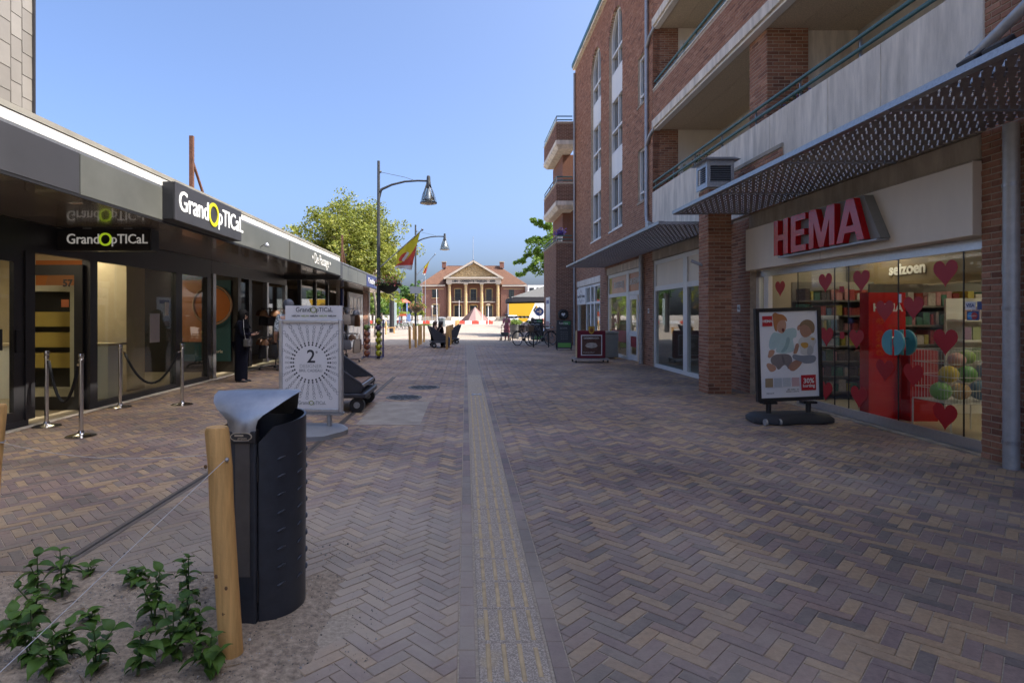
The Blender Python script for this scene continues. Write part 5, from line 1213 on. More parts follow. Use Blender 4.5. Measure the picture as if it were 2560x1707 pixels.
# lawn strip and hedge
mb = MB(); rl = random.Random(8)
for k in range(9000):
    x, y = rl.uniform(-16, -5.2), rl.uniform(80, 93); a = rl.uniform(0, 6.3); h = rl.uniform(.05, .13)
    mb.add([(x, y, 0), (x + .05 * math.cos(a), y + .05 * math.sin(a), 0), (x + .03 * math.cos(a + 1), y + .03, h)], [(0, 1, 2)], rl.random())
GRASSM = Mleaf("grass_blades", (.05, .09, .015), (.13, .2, .04)); tag(mb.build("grass", GRASSM), "strip of short lawn at the edge of the square", "grass", kind="stuff")
tag(MB().box((-16.2, 79.8, -.003), (-5, 93.2, .012)).build("lawn_soil", flat("lawn_green", (.08, .12, .03), .95)), "green soil under the lawn strip", "lawn", kind="structure")
# yellow delivery container with diamond emblem, white van/car, parasol etc.
YC = thing("yellow_trailer", "yellow and white trailer with black and white diamond emblem behind the terrace", "trailer", (9.5, 75, 0), local=False)
YEL = flat("trailer_yellow", (.62, .36, .01), .45)
bx("box", (5.6, 75, .55), (14.0, 77.4, 3.55), WHITEP, YC)
MB().prism([(5.6, .6), (7.9, .6), (9.2, 3.5), (5.6, 3.5)], (0, 74.99, 0), PXD, (0, 0, 1), (0, .008, 0)).build("yellow_panel", YEL, YC)
for (pts, m) in (([(-.42, 0), (0, .62), (0, .32), (-.2, 0), (0, -.32), (0, -.62)], BLACK), ([(.42, 0), (0, .62), (0, .32), (.2, 0), (0, -.32), (0, -.62)], YEL)):
    MB().prism(pts, (9.15, 74.98, 2.1), PXD, (0, 0, 1), (0, .01, 0)).build("emblem", m, YC)
for x in (7, 8.1, 12.6): MB().cyl((x, 74.95, .4), (x, 75.25, .4), .4, n=18).build("wheel", BLACK, YC)
CARP = flat("white_car_paint", (.65, .66, .66), .25, coat=.5)
car = thing("parked_car", "white small car parked behind the terrace planter", "car", (5.4, 68, 0), local=False)
prof = [(-.9, .3), (-.92, .75), (-.78, .92), (-.62, 1.45), (.62, 1.45), (.78, .92), (.92, .75), (.9, .3)]
mb = MB(); rings = []
for y, s, zt in ((66, .86, .62), (66.2, .95, .66), (67.2, 1, .68), (67.9, 1, 1), (69.4, 1, 1), (69.8, .95, .8), (69.9, .88, .7)):
    rings.append([Vector((5.4 + a * s, y, .3 + (b - .3) * (zt if b > .8 else 1))) for a, b in prof])
mb.loft(rings); mb.build("body", CARP, car, smooth=True)
bx("windscreen", (4.85, 67.18, .98), (5.95, 67.21, 1.35), GLASSR, car)
for x in (4.62, 6.18):
    for y in (66.8, 69.1): MB().cyl((x - .09, y, .3), (x + .09, y, .3), .3, n=16).build("wheel", BLACK, car)
for x in (4.75, 6.05): MB().ball((x, 66.02, .68), .1, 8).build("headlight", CHROME, car)
# terrace parasol
ps = thing("parasol", "large dark grey square parasol over the terrace", "parasol", (6.1, 42, 0), local=False)
PCX, PCY, ph, hw = 6.2, 42.0, 2.45, 3.1
PARM = flat("parasol_cloth", (.10, .10, .095), .85); cpts = [(-hw, -hw), (hw, -hw), (hw, hw), (-hw, hw)]
for k in range(4):
    a, b = cpts[k], cpts[(k + 1) % 4]; top = Vector((PCX, PCY, 3.75)); A = Vector((PCX + a[0], PCY + a[1], ph + .25)); B = Vector((PCX + b[0], PCY + b[1], ph + .25)); Mi = (A + B) / 2 + Vector((0, 0, -.03)); Mm = (A * .5 + B * .5 + top) / 2 - Vector((0, 0, .08))
    MB().add([A, Mi, B, top, Mm], [(0, 1, 4), (1, 2, 4), (2, 3, 4), (3, 0, 4)]).build("canopy_panel", PARM, ps)
    MB().add([A, B, B - Vector((0, 0, .34)), (A + B) / 2 - Vector((0, 0, .28)), A - Vector((0, 0, .34))], [(0, 1, 2, 3, 4)]).build("valance", flat("parasol_valance", (.035, .035, .042), .9), ps)
    MB().tube([top - Vector((0, 0, .15)), A - Vector((0, 0, .03))], .025, 6).build("rib", flat("pale_rib", (.5, .48, .44)), ps)
MB().cyl((PCX, PCY, 0), (PCX, PCY, 3.8), .04).build("pole", GALV, ps); bx("foot", (PCX - .45, PCY - .45, 0), (PCX + .45, PCY + .45, .08), CONC_DK, ps)
# blue arrow sign, planter, terrace furniture, menu A-board
t = thing("arrow_sign", "round blue traffic sign with white arrow on a grey pole", "sign", (5.2, 40, 0), local=False)
MB().cyl((5.08, 40, 0), (5.08, 40, 2.1), .03).build("pole", GALV, t); MB().cyl((5.08, 39.95, 1.72), (5.08, 39.97, 1.72), .30, n=28).build("disc", flat("sign_blue", (.03, .08, .3)), t)
mb = MB(); mb.bar((4.90, 39.945, 1.72), (5.2, 39.945, 1.72), .01, .055); mb.bar((5.23, 39.945, 1.72), (5.10, 39.945, 1.86), .01, .055); mb.bar((5.23, 39.945, 1.72), (5.10, 39.945, 1.58), .01, .055); mb.build("arrow", TXTW, t)
def bush(t, c, r, n, mat, seed, s=.06, sz=1.0, name="foliage"):
    q = random.Random(seed); mb = MB()
    for k in range(n):
        d = Vector((q.gauss(0, 1), q.gauss(0, 1), q.gauss(0, 1))).normalized() * r * q.random() ** .4; d.z *= sz
        p = Vector(c) + d; a = Vector((q.uniform(-1, 1), q.uniform(-1, 1), q.uniform(-.5, 1))).normalized(); b = a.orthogonal().normalized(); z = q.uniform(.6, 1.3) * s
        mb.add([p - a * z, p + b * z * .7, p + a * z, p - b * z * .7], [(0, 1, 2, 3)], q.random())
    return mb.build(name, mat, t, kind="stuff")
LEAFG = Mleaf("fresh_leaves", (.07, .13, .02), (.22, .30, .05)); LEAFY = Mleaf("plane_leaves", (.11, .15, .02), (.36, .36, .06), .5); LEAFB = Mleaf("park_leaves", (.03, .08, .015), (.10, .19, .04))
LEAFL = Mleaf("bright_leaves", (.12, .22, .025), (.34, .48, .07), .55)
t = thing("tall_planter", "tall grey planter with a clipped green plant at the terrace corner", "planter", (3.15, 37, 0), local=False)
MB().lathe([(.22, 0), (.36, .85), (.36, .9), (.3, .9)], (3.15, 37, 0), 18).build("pot", flat("planter_grey", (.12, .12, .115)), t, smooth=True); bush(t, (3.15, 37, 1.02), .45, 700, LEAFG, 1, .05, .45)
for k, x in enumerate((4.6, 5.4, 6.4)):
    t = thing("terrace_hedge", ("low round hedge plant behind the seated terrace guest", "low round hedge plant beside the blue arrow sign", "low round hedge plant against the brick corner block")[k], "hedge", (x, 41.5, 0), local=False)
    bx("trough", (x - .45, 41.2, 0), (x + .45, 41.8, .35), CHAR, t); bush(t, (x, 41.5, .7), .5, 500, LEAFG, 20 + k, .06, .8)
# ================================================================== STREET FURNITURE
# --- litter bin
BN = thing("litter_bin", "dark grey steel litter bin with scoop hood beside the wooden post", "bin", (-1.045, 3.0, 0.0)); BN.scale = (.93, .93, 1.0)
def ell(rx, ry, z, n=40, a0=0.0, a1=2 * math.pi, full=True): return [Vector((rx * math.cos(a0 + (a1 - a0) * k / (n if full else n - 1)), ry * math.sin(a0 + (a1 - a0) * k / (n if full else n - 1)), z)) for k in range(n)]
BINM = M("bin_steel", (.040, .046, .060), .36, metal=.3, var=.16, vs=18, bump=.06, bs=240)
# curved front shell from the post slot round to the back; its rim rises from the slot to the right
n = 40; A0, A1 = rad(-77), rad(165); ringT = []; ringB = []; ringTi = []
for k in range(n):
    a = A0 + (A1 - A0) * k / (n - 1); f = min(1, k / 7.0); zt = .905 + .045 * f + .05 * math.sin(math.pi * min(1, k / (n - 1))) 
    zt = .885 + (.06 * min(1, k / 3.0)) + .045 * math.sin(math.pi * .5 * min(1, k / 20.0))
    ringB.append(Vector((.225 * math.cos(a), .225 * math.sin(a), .0))); ringT.append(Vector((.230 * math.cos(a), .230 * math.sin(a), zt))); ringTi.append(Vector((.218 * math.cos(a), .218 * math.sin(a), zt)))
mb = MB(); mb.loft([ringB, ringT, ringTi, [Vector((.213 * math.cos(A0 + (A1 - A0) * k / (n - 1)), .213 * math.sin(A0 + (A1 - A0) * k / (n - 1)), .45)) for k in range(n)]], closed=False); mb.build("shell", BINM, BN, smooth=True)
mb = MB(); rb = [Vector((.225 * math.cos(a), .225 * math.sin(a), 0)) for a in [rad(165) + rad(60) * k / 9 for k in range(10)]]; mb.loft([rb, [p + Vector((0, 0, .93)) for p in rb]], closed=False); mb.build("rear_shell", BINM, BN, smooth=True)
mb = MB(); rb = [Vector((.225 * math.cos(a), .225 * math.sin(a), 0)) for a in [rad(-165) + rad(52) * k / 9 for k in range(10)]]; mb.loft([rb, [p + Vector((0, 0, .94 - .07 * k / 9)) for k, p in enumerate(rb)]], closed=False); mb.build("side_shell", BINM, BN, smooth=True)
MB().lathe([(.195, .02), (.195, .80), (.185, .80), (.185, .1)], n=28).build("liner", BLACK, BN, smooth=True)
MB().box((-.092, -.245, 0), (.046, -.16, .905)).build("post", BINM, BN, bevel=.012); MB().box((-.058, -.251, .25), (.016, -.2455, .90)).build("post_inlay", M("bin_inlay", (.11, .10, .095), .5, metal=.3, var=.15, vs=12), BN)
# hood: folded scoop sheet, narrow at the neck and wide at the lip
HOODM = M("hood_steel", (.34, .345, .36), .33, metal=.8, var=.12, vs=16)
sec = [(.90, -.092, .046, -.252), (.965, -.094, .048, -.254), (.995, -.10, .056, -.25), (1.02, -.128, .082, -.242), (1.05, -.166, .13, -.225), (1.08, -.192, .175, -.20), (1.105, -.203, .215, -.165), (1.12, -.20, .240, -.12)]
front = []
for z, xa, xb, y in sec: front.append([Vector((xa + (xb - xa) * k / 10, y + .015 * (1 - (k / 5 - 1) ** 2) * -1, z)) for k in range(11)])
back = [[p + Vector((0, .006, .003)) for p in r] for r in front]
mb = MB(); mb.loft(front, closed=False); mb.loft(back, closed=False)
edge = [r[-1] for r in front]; edge2 = [r[-1] for r in back]; mb.loft([edge, edge2], closed=False); e3, e4 = [r[0] for r in front], [r[0] for r in back]; mb.loft([e3, e4], closed=False)
hd = mb.build("hood", HOODM, BN, smooth=True, ang=60)
mb = MB(); top = [Vector((-.20 + .44 * k / 10, -.12, 1.12)) for k in range(11)]; tb = [Vector((-.19 + .35 * k / 10, .14, 1.10)) for k in range(11)]; tc = [Vector((-.13 + .26 * k / 10, .19, .96)) for k in range(11)]
mb.loft([top, tb, tc], closed=False); mb.build("hood_back", HOODM, BN, smooth=True, ang=60)
MB().box((-.095, -.262, .888), (.049, -.2, .948)).build("neck_band", CHAR, BN, bevel=.006)
bd = MB(); pts = [(.034 * math.cos(t) + (.022 if math.cos(t) > 0 else -.022), .019 * math.sin(t)) for t in [2 * math.pi * k / 24 for k in range(24)]]
bd.prism(pts, (-.022, -.268, .922), (1, 0, 0), (0, 0, 1), (0, .003, 0)); bdo = bd.build("badge", flat("badge_cream", (.5, .42, .3)), BN)
bd = MB(); bd.prism([(a * .9, b * .82) for a, b in pts], (-.022, -.2695, .922), (1, 0, 0), (0, 0, 1), (0, .001, 0)); bd.build("badge_field", CHAR, bdo)
MB().box((-.054, -.2715, .924), (-.009, -.270, .932)).build("badge_mark", flat("badge_cream2", (.5, .42, .3)), bdo); text(bdo, "badge_lettering", "grijsen", .018, (-.015, -.271, .915), PXD, (0, 0, 1), flat("badge_cream3", (.5, .42, .3)), .0003)
MB().box((.047, -.235, .12), (.054, -.222, .27)).build("hinge", BLACK, BN); MB().box((.047, -.235, .70), (.054, -.222, .82)).build("hinge", BLACK, BN)
dm = MB().ball((0, 0, 0), 1, 10).mesh("pressed_rib", BINM, smooth=True)
for a in (-48, -16, 15):
    for k in range(8):
        z = .80 - k * .088 - (.03 if a == -28 else 0); o = bpy.data.objects.new("pressed_rib", dm); COL.objects.link(o); o.parent = BN
        o.location = (.228 * math.cos(rad(a)), .228 * math.sin(rad(a)), z); o.rotation_euler = (0, rad(-14), rad(a + 90)); o.scale = (.026, .009, .0075)
# --- wooden posts and wires
def wpost(name, label, base, top, r, group=None, rings=6):
    t = thing(name, label, "post", base, group=group)
    d = Vector(top) - Vector(base); pts = [d * (k / rings) for k in range(rings + 1)]
    for k in range(1, rings): pts[k] = pts[k] + Vector((RND.uniform(-.004, .004), RND.uniform(-.004, .004), 0))
    MB().tube([Vector((0, 0, -.05))] + pts + [pts[-1] + Vector((0, 0, .012))], [r * 1.02] + [r * RND.uniform(.97, 1.02) for _ in pts] + [r * .86], 18).build("post", WOODP, t, smooth=True)
    return t
p1 = wpost("wooden_post", "round pine post leaning slightly before the grey litter bin", (-1.02, 2.53, 0), (-1.085, 2.53, 1.0), .05)
KN = flat("wood_knot", (.16, .08, .03))
for (dx, z) in ((.012, .6), (-.02, .38), (.018, .33), (.0, .22), (-.03, .85)):
    MB().ball((-.075 * z + dx, -.046, z), .008, 8, 1.2, sy=.25).build("knot", KN, p1)
MB().ball((-.057 + .046, -.025, .875), .01, 8).build("staple", GALV, p1)
p2 = wpost("wooden_post", "round pine post leaning inwards at the far corner of the soil bed", (-2.74, 3.29, 0), (-2.66, 3.29, .98), .05)
mb = MB(); mb.tube([(-.0 + .062 + .055 * math.cos(a) - .0, .055 * math.sin(a), .78) for a in [2 * math.pi * k / 16 for k in range(17)]], .003, 5); mb.build("wire_loop", GALV, p2)
def wire(label, pts, r=.0013):
    tag(MB().tube(pts, r, 6).build("tie_wire", flat("white_cord", (.55, .55, .57), .4)), label, "wire")
wire("slack white wire strung between the two pine posts", [Vector((-2.64, 3.26, .79)).lerp(Vector((-1.12, 2.55, .885)), k / 12) - Vector((0, 0, .05 * math.sin(math.pi * k / 12))) for k in range(13)])
wire("taut white wire running down from the pine post over the weeds", [Vector((-1.035, 2.485, .875)).lerp(Vector((-1.50, 1.62, .315)), k / 6) for k in range(7)], .0014)
# --- stanchions and ropes
def stanchion(x, y, label):
    t = thing("rope_stanchion", label, "stanchion", (x, y, 0), group="rope stanchions by the optician")
    MB().lathe([(.17, 0), (.17, .012), (.15, .022), (.04, .045), (.032, .075)], n=28).build("base", CHROME, t, smooth=True); MB().lathe([(.025, .07), (.025, .93)], n=16).build("pole", CHROME, t, smooth=True)
    MB().lathe([(.033, .93), (.033, .95), (.026, .955), (.034, 1.0), (.03, 1.02)], n=16).build("cap", CHROME, t, smooth=True)
ST = [(-5.62, 7.78, "steel stanchion by the shop threshold beside the open door"), (-4.74, 7.15, "steel stanchion nearest the soil bed holding a rope end"), (-5.6, 9.4, "steel stanchion by the threshold under the optician window"), (-4.72, 9.66, "steel stanchion in the street opposite the display column")]
for s in ST: stanchion(*s)
ROPE = flat("black_velvet_rope", (.012, .012, .013), .9)
for (a, b, l) in ((0, 1, "black rope sagging across the open shop door"), (2, 3, "black rope sagging before the optician window")):
    A, B = Vector((ST[a][0], ST[a][1], .92)), Vector((ST[b][0], ST[b][1], .92)); d = (B - A).normalized()
    t = thing("barrier_rope", l, "rope", (A + B) / 2, local=False); OFF[t.name] = Vector((A + B) / 2)
    pts = [A.lerp(B, .07 + .86 * k / 14) - Vector((0, 0, .50 * (1 - (2 * k / 14 - 1) ** 2) + .04)) for k in range(15)]; MB().tube(pts, .019, 10).build("rope", ROPE, t, smooth=True)
    for e, q in ((A, pts[0]), (B, pts[-1])): MB().cyl(e.lerp(q, .35), q, .012, .021, n=10).build("end_cap", CHROME, t, smooth=True)
# --- optician A-board
AB = thing("advertising_board", "white advertising board of spectacles with grey water-filled foot", "sign board", (-1.93, 7.25, 0), rad(-3))
PG = M("grey_plastic", (.23, .235, .245), .5, var=.08, vs=8)
prof = [(-.36, -.33), (-.42, -.22), (-.42, .24), (-.34, .34), (.30, .34), (.40, .24), (.44, .1), (.40, -.06), (.33, -.18), (.26, -.33), (.1, -.38), (-.2, -.38)]
MB().loft([[Vector((x * 1.0, y, 0)) for x, y in prof], [Vector((x, y, .055)) for x, y in prof], [Vector((x * .86, y * .84, .10)) for x, y in prof], [Vector((x * .5, y * .4, .125)) for x, y in prof]]).build("foot", PG, AB, smooth=True, ang=50)
for x in (-.25, .23): MB().cyl((x, 0, .1), (x, 0, .30), .03).build("spring", ZINC, AB)
fr = MB(); W2, z0, z1 = .40, .29, 1.44; tf = .045
for a, b in (((-W2, -.04, z0), (-W2 + tf, .04, z1)), ((W2 - tf, -.04, z0), (W2, .04, z1)), ((-W2 + tf, -.04, z0), (W2 - tf, .04, z0 + tf)), ((-W2 + tf, -.04, z1 - tf), (W2 - tf, .04, z1))): fr.box(a, b)
fr.build("frame", ALU, AB, bevel=.008); MB().box((-W2 - .01, -.06, z0 - .03), (W2 + .01, .06, z0 - .004)).build("shoe", GALV, AB)
MB().box((-W2 + tf, -.02, z0 + tf), (W2 - tf, .02, z1 - tf)).build("poster", PAPER, AB); MB().box((-.325, -.012, z1 + .001), (W2 - .005, .012, z1 + .175)).build("header", PAPER, AB)
brand(AB, (.02, -.016, z1 + .122), PXD, .082, TXTK, flat("olive_ring", (.28, .33, .08)), .001)
for k in range(5): text(AB, "header_lettering", "NIEUW", .032, (-.19 + k * .115, -.0145, z1 + .045), PXD, (0, 0, 1), TXTK if k % 2 == 0 else flat("green_ink_%d" % k, (.3, .36, .12)), .0005, bold=.0008)
brand(AB, (.0, -.024, z0 + .115), PXD, .062, TXTG, flat("olive_ring2", (.28, .33, .08)), .001)
text(AB, "poster_lettering", "2", .23, (.005, -.0225, .975), PXD, (0, 0, 1), TXTK, .0005, bold=.002); text(AB, "poster_lettering", "e", .06, (.075, -.0225, 1.04), PXD, (0, 0, 1), TXTK, .0005)
text(AB, "poster_lettering", "DESIGNER", .062, (.0, -.0225, .86), PXD, (0, 0, 1), flat("ink_pale", (.4, .4, .38)), .0005); text(AB, "poster_lettering", "BRIL CADEAU", .048, (.0, -.0225, .805), PXD, (0, 0, 1), TXTG, .0005, bold=.0006)
pr = MB(); rq = random.Random(6); cx_, cz_ = 0.0, .905
def ring2(mb, cx, cz, r, ax, w=.0035, n=10, fill=False, y=-.0212):
    if fill: mb.add([(cx + r * math.cos(2 * math.pi * i / n), y, cz + r * math.sin(2 * math.pi * i / n)) for i in range(n)], [tuple(range(n))]); return
    vs = [(cx + q * math.cos(2 * math.pi * i / n), y, cz + q * math.sin(2 * math.pi * i / n)) for q in (r, r - w) for i in range(n)]
    mb.add(vs, [(i, (i + 1) % n, n + (i + 1) % n, n + i) for i in range(n)])
for k in range(30):
    a = 2 * math.pi * k / 30
    for j in range(9):
        d = .235 + j * .062; x, z = cx_ + d * math.cos(a), cz_ + d * math.sin(a) * 1.0; s = .012 + .006 * j / 3
        if abs(x) > .34 or z > 1.385 or z < .47: continue
        u = Vector((math.cos(a), math.sin(a))); g = s * 1.25
        for e in (-1, 1): ring2(pr, x + u.x * g * e * .95, z + u.y * g * e * .95, s, a, .0034, 10, fill=(j == 0))
        pr.add([(x - u.x * g * .2 - u.y * .002, -.0213, z - u.y * g * .2 + u.x * .002), (x + u.x * g * .2 - u.y * .002, -.0213, z + u.y * g * .2 + u.x * .002), (x + u.x * g * .2 + u.y * .002, -.0213, z + u.y * g * .2 - u.x * .002), (x - u.x * g * .2 + u.y * .002, -.0213, z - u.y * g * .2 - u.x * .002)], [(0, 1, 2, 3)])
pr.build("spectacle_print", flat("print_ink", (.05, .05, .055)), AB, kind="stuff")
# --- wheeled bench
def bench(name, label, loc, rz, mirror=1):
    t = thing(name, label, "bench", loc, rz)
    # local: seat faces +x, length along y ; side plates are big triangles
    L = .55
    for s in (-1, 1):
        y = s * L; pts = [(-.45, .98), (-.40, .98), (.38, .43), (.41, .36), (.37, .31), (-.22, .31)]
        MB().prism(pts, (0, y - .012, 0), (1, 0, 0), (0, 0, 1), (0, .024, 0)).build("side_plate", ANTHR, t)
        mb = MB(); mb.tube([(-.45, y, .98), (-.40, y, .995), (.38, y, .45), (.42, y, .38), (.40, y, .31)], .017, 8); mb.build("side_rail", ANTHR, t, smooth=True)
        mb = MB()
        for a, b in (((-.08, y - s * .03, .56), (.09, y - s * .03, .30)), ((-.2, y - s * .03, .45), (-.04, y - s * .03, .45)), ((-.04, y - s * .03, .45), (.04, y - s * .03, .3))): mb.tube([a, b], .01, 6)
        mb.build("bracket", ANTHR, t)
    for k in range(6): MB().box((.37 - k * .085 - .077, -L + .02, .415 - k * .006), (.37 - k * .085, L - .02, .445 - k * .006)).build("seat_slat", WOODB, t, bevel=.006)
    for k in range(6): MB().obox((-.14 - k * .05, 0, .47 + k * .088), (-.026 * .6, 0, .045 * .9), (0, L - .02, 0), (.012, 0, .009)).build("back_slat", ANTHR, t)
    MB().box((.375, -L, .37), (.41, L, .43)).build("front_rail", GALV, t, bevel=.01)
    mb = MB(); mb.box((-.34, -L - .05, .225), (.46, L + .05, .30)); mb.build("chassis", ANTHR, t, bevel=.02)
    for x in (-.22, .32):
        for y in (-L + .05, L - .05):
            w_ = MB().cyl((x, y - .05, .115), (x, y + .05, .115), .115, n=20).build("wheel", BLACK, t, smooth=True); OFF[w_.name] = Vector((0, 0, 0)); MB().cyl((x, y - .056, .115), (x, y + .056, .115), .05, n=12).build("hub", GALV, w_)
    return t
bench("wheeled_bench", "dark wheeled bench with wooden seat behind the advertising board", (-1.99, 9.45, 0), 0.0)
bench("wheeled_bench", "dark wheeled bench with two seated women between the bollards", (-1.28, 26.8, 0), rad(8))
bench("wheeled_bench", "dark wheeled bench beyond the seated women on the square", (-.72, 30.4, 0), rad(186))
# --- store poster stand
HPS = thing("poster_stand", "black framed poster stand with two toddlers before the glass front", "sign board", (4.52, 8.12, 0), rad(4))
prof = [(-.56, -.1), (-.50, .22), (-.40, .30), (.42, .30), (.52, .22), (.60, -.02), (.56, -.16), (.34, -.22), (.2, -.2), (.02, -.2), (-.18, -.26), (-.34, -.26), (-.42, -.2)]
MB().loft([[Vector((x, y, .015)) for x, y in prof], [Vector((x, y, .07)) for x, y in prof], [Vector((x * .9, y * .8, .12)) for x, y in prof], [Vector((x * .7, y * .5, .135)) for x, y in prof]]).build("foot", M("black_rubber", (.028, .028, .03), .7, var=.15, vs=20), HPS, smooth=True, ang=50)
for x in (-.48, -.28): MB().cyl((x - .012, -.24, .045), (x + .012, -.24, .045), .045, n=16).build("wheel", ZINC, HPS)
for x in (-.29, .29): MB().cyl((x, 0, .12), (x, 0, .27), .035).build("spring", BLACK, HPS); MB().box((x - .1, -.05, .26), (x + .1, .05, .29)).build("clamp", BLACK, HPS)
roll = Matrix.Rotation(rad(-1.8), 3, 'Y')
def rp_(x, y, z): v = roll @ Vector((x, 0, z - .9)); return Vector((v.x, y, v.z + .9))
def rprism(name, poly, y, mat, d=.0006):
    mb = MB(); n = len(poly); vs = [rp_(a, y, b) for a, b in poly] + [rp_(a, y + d, b) for a, b in poly]
    mb.add(vs, [tuple(range(n)), tuple(range(2 * n - 1, n - 1, -1))] + [(i, i + n, (i + 1) % n + n, (i + 1) % n) for i in range(n)]); return mb.build(name, mat, HPS)
def rc(x0, x1, z0, z1): return [(x0, z0), (x1, z0), (x1, z1), (x0, z1)]
for a in (rc(-.475, -.425, .30, 1.60), rc(.425, .475, .30, 1.60), rc(-.425, .425, .30, .35), rc(-.425, .425, 1.55, 1.60)): rprism("frame", a, -.03, BLACK, .06)
rprism("poster", rc(-.425, .425, .35, 1.55), -.012, PAPER, .02)
def pp(x, z): return (-.425 + (x - 115) / 690 * .85, 1.55 - (z - 150) / 1030 * 1.2)   # poster proportions
INK = {k: flat("ink_" + k, c) for k, c in dict(hair=(.42, .17, .06), hair2=(.25, .16, .09), skin=(.50, .27, .18), skin2=(.40, .21, .14), mint=(.42, .55, .54), mintd=(.28, .40, .40), taupe=(.22, .185, .18), taupe2=(.15, .125, .125), grey=(.24, .255, .29), shirt=(.58, .56, .53), shirt2=(.42, .41, .41), yel=(.55, .30, .06), logo=(.45, .01, .02), leop=(.34, .24, .14), pale=(.5, .52, .53), pink=(.55, .36, .36), mouth=(.15, .02, .02)).items()}
def smoothpoly(pts, it=2):
    for _ in range(it):
        out = []
        for i in range(len(pts)):
            a, b = pts[i], pts[(i + 1) % len(pts)]; out += [(a[0] * .75 + b[0] * .25, a[1] * .75 + b[1] * .25), (a[0] * .25 + b[0] * .75, a[1] * .25 + b[1] * .75)]
        pts = out
    return pts
yl = [-.0125]
def ink(pts, c, smooth=True):
    yl[0] -= .00045; rprism("print", [pp(*q) for q in (smoothpoly(pts) if smooth else pts)][::-1], yl[0], INK[c], .0004)
ink([(285, 390), (235, 470), (222, 600), (300, 605), (318, 560), (300, 655), (520, 650), (525, 560), (505, 470), (560, 470), (560, 345), (430, 360), (380, 420), (320, 400)], "mint")
ink([(440, 450), (420, 560), (350, 645), (430, 630), (470, 540), (480, 470)], "mintd")
ink([(240, 700), (245, 770), (300, 800), (330, 860), (400, 780), (440, 820), (440, 850), (500, 790), (490, 660), (300, 655)], "taupe"); ink([(370, 660), (385, 780), (410, 770), (400, 700)], "taupe2")
ink([(185, 780), (215, 755), (300, 800), (305, 850), (240, 875), (205, 830)], "skin"); ink([(455, 800), (520, 735), (620, 740), (600, 800), (520, 870), (475, 865), (445, 830)], "skin2")
ink([(225, 605), (295, 605), (285, 660), (235, 705), (205, 690), (215, 660)], "skin"); ink([(560, 345), (590, 310), (620, 330), (575, 400)], "skin")
ink([(300, 260), (330, 390), (400, 420), (440, 340), (430, 250), (360, 220)], "skin"); ink([(285, 300), (280, 220), (275, 180), (310, 155), (345, 180), (400, 185), (445, 230), (450, 280), (420, 250), (350, 260), (320, 330), (330, 390), (300, 380)], "hair"); ink([(380, 350), (415, 355), (410, 400), (385, 395)], "mouth")
ink([(590, 470), (560, 560), (600, 600), (590, 680), (750, 690), (755, 570), (795, 530), (770, 470), (700, 450), (640, 470)], "shirt"); ink([(690, 560), (660, 680), (740, 685), (745, 580)], "shirt2"); ink([(600, 530), (690, 530), (690, 590), (640, 605), (600, 570)], "yel"); ink([(720, 480), (770, 480), (760, 510), (725, 500)], "yel")
ink([(600, 690), (500, 660), (495, 720), (600, 760), (640, 785), (750, 780), (785, 730), (760, 680)], "grey"); ink([(545, 530), (585, 550), (560, 640), (540, 665), (505, 660), (520, 610)], "skin2")
ink([(600, 320), (590, 410), (640, 480), (720, 450), (770, 360), (740, 290), (660, 270)], "skin2"); ink([(585, 350), (600, 290), (670, 250), (740, 270), (775, 330), (765, 410), (735, 430), (720, 370), (690, 330), (640, 310)], "hair2")
for k, c in enumerate(("leop", "pale", "pale", "pink")): ink([(168 + k * 104, 945), (258 + k * 104, 945), (258 + k * 104, 1050), (168 + k * 104, 1050)], c, False)
ink([(590, 920), (765, 920), (765, 1105), (590, 1105)], "logo", False); ink([(152, 200), (270, 200), (270, 322), (152, 322)], "logo", False)
uu = roll @ Vector((1, 0, 0)); vv = roll @ Vector((0, 0, 1))
def ptext(s, x, z, size, m, bold=0.0, al='CENTER'):
    a, b = pp(x, z); text(HPS, "poster_lettering", s, size, rp_(a, yl[0] - .002, b), uu, vv, m, .0004, al, 1, bold)
ptext("HEMA", 211, 262, .052, TXTW, .0015); ptext("30%", 678, 992, .095, TXTW, .002); ptext("korting", 678, 1050, .06, TXTW, .0015); ptext("alle baby- en", 492, 1085, .033, TXTK); ptext("kinder-t-shirts", 484, 1110, .033, TXTK); ptext("hema.nl", 220, 1122, .034, TXTK)
# --- bakery cart sign
BC = thing("cart_sign", "maroon box sign on castors with a bread picture before the bakery", "sign board", (3.96, 18.4, 0), rad(2))
MAR = flat("maroon_board", (.16, .012, .028), .4)
MB().box((-.45, -.12, .14), (.45, .12, 1.0)).build("box", MAR, BC, bevel=.006); MB().box((-.456, -.11, .145), (-.4505, .11, .995)).build("side_print", M("side_gold", (.5, .38, .2), .5, var=.2, vs=3), BC)
MB().box((-.56, -.28, .09), (.52, .28, .135)).build("trolley", ALU, BC)
for x in (-.52, .48):
    for y in (-.25, .25): MB().cyl((x - .02, y, .045), (x + .02, y, .045), .045, n=12).build("castor", BLACK, BC)
MB().box((-.33, -.128, .22), (.34, -.1205, .87)).build("poster_border", card, BC); MB().box((-.30, -.131, .25), (.31, -.1285, .84)).build("poster", M("dark_bread_photo", (.10, .045, .035), .4, var=.4, vs=7), BC)
MB().lathe([(.001, -.08), (.15, -.05), (.2, .0), (.14, .08), (.001, .1)], (.0, -.132, .53), 20, sx=1, sy=.012).build("bread_print", M("flour_bread", (.45, .4, .36), .6, var=.3, vs=14), BC)
text(BC, "poster_lettering", "DESEMBROOD?", .072, (0, -.133, .765), PXD, (0, 0, 1), TXTW, .0006, bold=.001); text(BC, "poster_lettering", "Proef ons lekker!", .05, (-.08, -.133, .32), PXD, (0, 0, 1), TXTW, .0006); 
